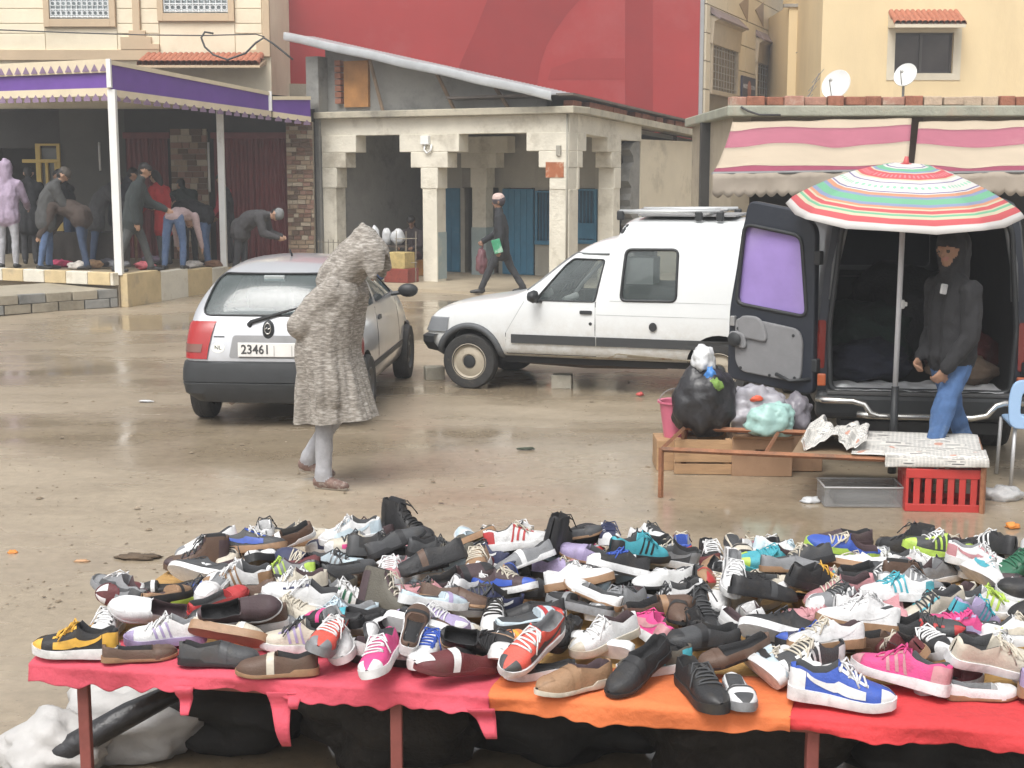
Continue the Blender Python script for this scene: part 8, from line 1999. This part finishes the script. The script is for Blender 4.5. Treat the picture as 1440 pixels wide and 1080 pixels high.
def place_shoes():
    rnd = random.Random(19); items = []
    d0 = (sFR - sFL); 
    for e in SHOES:
        px, py, yaw, kind, cu, cs, ca = e[:7]; roll = e[7] if len(e) > 7 else 0
        sc = rnd.uniform(.84, .97) * (1.09 if py > 925 else 1); p = at_z(px, py + 3, ZT + .055)
        items.append(dict(p=Vector((p.x, p.y)), o=Vector((p.x, p.y)), yaw=R(yaw + rnd.uniform(-6, 6)), kind=kind, cu=cu, cs=cs, ca=ca, roll=roll, sc=sc, L=KINDS[kind]['L'] * sc))
    # more pairs filling the heap, scattered over the whole top
    kinds = ['runner', 'sneaker', 'loafer', 'runner', 'sneaker', 'loafer', 'pump', 'sandal']; pal = 'KKKKKKDDDWWWWWWWOOGGGZZNHSSUQVMIW'
    for k in range(185):
        u, v = rnd.uniform(.03, .97), rnd.uniform(.10, .97); p = top_pt(u, v); cu = rnd.choice(pal); kd = rnd.choice(kinds)
        if px_of(p) > 1520: continue
        items.append(dict(p=Vector((p.x, p.y)), o=Vector((p.x, p.y)), yaw=R(rnd.choice((0, 180, 200, 20, 160, 340, 270, 90)) + rnd.uniform(-18, 18)), kind=kd, cu=cu, cs=rnd.choice((cu, 'W', 'K', 'W', 'U')), ca=rnd.choice((cu, cu, 'W', 'K', 'G', rnd.choice('RBTLVPGA'))), roll=rnd.choice((0, 0, 0, 0, 0, 62, -60)), sc=rnd.uniform(.80, .94), L=KINDS[kd]['L']))
    # settle: shoes push each other apart like things tipped onto a table
    def discs(s): d = Vector((math.cos(s['yaw']), math.sin(s['yaw']))); return [s['p'] + d * k * s['L'] for k in (-.34, -.11, .12, .33)]
    for it in range(70):
        D = [discs(s) for s in items]
        for i in range(len(items)):
            for j in range(i):
                if (items[i]['p'] - items[j]['p']).length > .36: continue
                f = Vector((0, 0))
                for a in D[i]:
                    for b in D[j]:
                        v = a - b; dd = v.length
                        if dd < .055: f += v.normalized() * (.055 - dd) * .18 if dd > 1e-5 else Vector((.004, 0))
                if f.length > .03: f = f.normalized() * .03
                items[i]['p'] += f; items[j]['p'] -= f
        for s in items:
            s['p'] += (s['o'] - s['p']) * .06
    # heights: each rests on table or on what is already there
    order = sorted(items, key=lambda s: -(s['o'].y)); rnd.shuffle(order); grid = {}
    def cells(s):
        out = set(); d = Vector((math.cos(s['yaw']), math.sin(s['yaw']))); q = Vector((-d.y, d.x))
        for a in np.linspace(-.46, .46, 9):
            for b in np.linspace(-.034, .034, 4):
                c_ = s['p'] + d * a * s['L'] + q * b; out.add((int(c_.x / .03), int(c_.y / .03)))
        return out
    for s in order:
        cc = cells(s); hs = sorted(grid.get(c_, 0) for c_ in cc); over = sum(1 for h in hs if h > 0) / len(hs)
        s['z'] = .008 + min(.12, (sum(hs) / len(hs)) * 1.0 if over > .12 else 0); s['pitch'] = rnd.uniform(-3, 3) + (rnd.uniform(-17, 17) if over > .2 else 0)
        s['tilt'] = s['roll'] + (rnd.uniform(-22, 22) if over > .2 else rnd.uniform(-3, 3))
        for c_ in cc: grid[c_] = max(grid.get(c_, 0), s['z'] + .05)
    # words that single each one out: its colours and kind, then the shoe lying nearest
    def short(s): return '%s %s' % (PAL[s['cu']][1], KINDS[s['kind']]['word'])
    def desc(s):
        c1, c2, c3 = (PAL[s[k]][1] for k in ('cu', 'cs', 'ca')); w_ = KINDS[s['kind']]['word']
        if c2 == c1 and c3 == c1: return 'all %s %s' % (c1, w_)
        if c3 == c1 or c3 == c2: return '%s %s with %s sole' % (c1, w_, c2) if c2 != c1 else '%s %s with %s trim' % (c1, w_, c3)
        return '%s %s with %s trim and %s sole' % (c1, w_, c3, c2) if c2 != c1 else '%s %s with %s trim' % (c1, w_, c3)
    ds = [desc(s) for s in items]; seen = set()
    for i, s in enumerate(items):
        lab = ds[i] + ' on stall table'
        if ds.count(ds[i]) > 1:
            near = sorted((j for j in range(len(items)) if j != i), key=lambda j: (items[j]['p'] - s['p']).length)
            lab = '%s beside the %s' % (ds[i], short(items[near[0]]))
            k = 1
            while lab in seen and k < 6: lab = '%s beside the %s' % (ds[i], short(items[near[k]])); k += 1
        seen.add(lab); s['label'] = lab
    for s in items:
        if s['p'].y < .3: continue
        name = KINDS[s['kind']]['word'].replace(' ', '_').replace('-', '_')
        z = ZT + s['z'] + (abs(math.sin(R(s['tilt']))) * .04 + abs(math.sin(R(s['pitch']))) * .06)
        t = thing(name, s['label'], 'shoe', (s['p'].x, s['p'].y, z), 0, 'second-hand shoes on the stall table')
        t.rotation_euler = (R(s['tilt']), R(s['pitch']), s['yaw']); t.rotation_mode = 'XYZ'; sg = rnd.choice((1, -1)); t.scale = (s['sc'], s['sc'] * sg * rnd.uniform(.96, 1.06), s['sc'] * rnd.uniform(.92, 1.05))
        P = shoe_meshes(s['kind']); cols = dict(upper=(s['cu'], 'upper'), sole=(s['cs'], 'sole'), lining=('K' if s['cu'] in 'KDNZHMI' else rnd.choice('DGDH'), 'lining'), tongue=(s['cu'], 'upper'), toe_cap=(s['cs'] if s['kind'] == 'sneaker' and s['cs'] in 'WO' else s['ca'], 'trim'), heel_counter=(s['ca'], 'trim'), side_stripe=(s['ca'], 'trim'), swoosh=(s['ca'], 'trim'), eyestay=(s['ca'], 'trim'), strap=(s['ca'], 'trim'),
                                               laces=(rnd.choice((s['ca'], s['cu'], 'W', 'O', 'D')), 'laces'))
        variant = rnd.random(); skip = set()
        if s['kind'] in ('runner', 'sneaker', 'boot'):
            skip |= {'side_stripe'} if variant < .55 else {'swoosh'}
            if rnd.random() < .4: skip.add('eyestay')
            if s['kind'] == 'sneaker': skip |= {'swoosh', 'side_stripe', 'heel_counter'} if rnd.random() < .6 else {'heel_counter'}
            if s['kind'] == 'boot': skip |= {'swoosh', 'side_stripe'}
            if s['kind'] == 'runner' and rnd.random() < .4: skip.add('toe_cap')
        else:
            if rnd.random() < .5: skip.add('toe_cap')
        names = dict(swoosh='side_panel')
        for k, me in P.items():
            kb = 'side_stripe' if k.startswith('side_stripe') else 'swoosh' if k.startswith('swoosh') else k
            if kb in skip or len(me.polygons) == 0: continue
            o = bpy.data.objects.new(names.get(kb, kb), me); C.objects.link(o); o.parent = t
            if len(me.materials) == 0: me.materials.append(None)
            o.material_slots[0].link = 'OBJECT'; o.material_slots[0].material = smat(*cols[kb])
place_shoes()
# ---- bags under the table; large dark sacks added to stand for its shade
SHADESACK = mat('black_shade_sack', (0.014, 0.013, 0.012), .75, .4, 5, bump=.5, bscale=14)
WBAG = mat('white_sack_cloth', (0.42, 0.41, 0.40), .7, .15, 5, bump=.6, bscale=12)
for k, (px, py, Yd, sz, m_, lab) in enumerate((
    (75, 1050, 4.75, (.17, .16, .13), WBAG, 'white cloth sack on the ground by the red table leg'),
    (190, 1030, 5.0, (.26, .18, .15), WBAG, 'large white sack under table behind the black strap'),
    (40, 1075, 4.6, (.13, .10, .05), BLKBAG, 'small black bag lying outside the red table leg'),
    (330, 1050, 5.15, (.34, .26, .17), SHADESACK, 'added black sack standing for shade under the torn pink strands'),
    (560, 1060, 5.0, (.36, .30, .22), mat('brown_shade_sack', (0.022, 0.018, 0.014), .8, .4, 5, bump=.5), 'added brown sack standing for shade under the middle of pink cloth'),
    (800, 1065, 5.05, (.40, .30, .20), SHADESACK, 'added black sack standing for shade under the orange cloth'),
    (1050, 1065, 4.8, (.38, .30, .24), mat('brown_shade_sack', None), 'added brown sack standing for shade under meeting of orange and red cloths'),
    (1330, 1070, 4.85, (.42, .30, .22), SHADESACK, 'added black sack standing for shade under the bright red cloth'))):
    p = at_y(px, 1000, Yd); blob('sack_and_shade_form', m_, (p.x, p.y, 0), sz, lab, 'sack', 90 + k, rough=.3, flat=.2)
p = at_y(150, 1010, 4.62)
o = MB().tube([(p.x - .35, 4.7, .05), (p.x - .15, 4.66, .15), (p.x + .05, 4.72, .25), (p.x + .25, 4.8, .33)], [.03, .045, .045, .03], 8).build('bag_strap', BLKBAG, smooth=True); tag(o, 'wide black strap lying across the white sacks', 'strap')
# ================================================================== RAINY AIR
def haze():
    m = bpy.data.materials.new('rain_haze'); m.use_nodes = True; n = m.node_tree.nodes; l = m.node_tree.links
    n.remove(n['Principled BSDF']); v = n.new('ShaderNodeVolumePrincipled'); v.inputs['Color'].default_value = (.93, .94, .95, 1); v.inputs['Density'].default_value = .0036; v.inputs['Anisotropy'].default_value = .2
    l.new(v.outputs[0], n['Material Output'].inputs['Volume'])
    o = MB().bx(-320, 320, -120, 420, -1.2, 10.2).build('haze', m); tag(o, 'thin rainy haze filling the street', 'haze', kind='stuff')
haze()
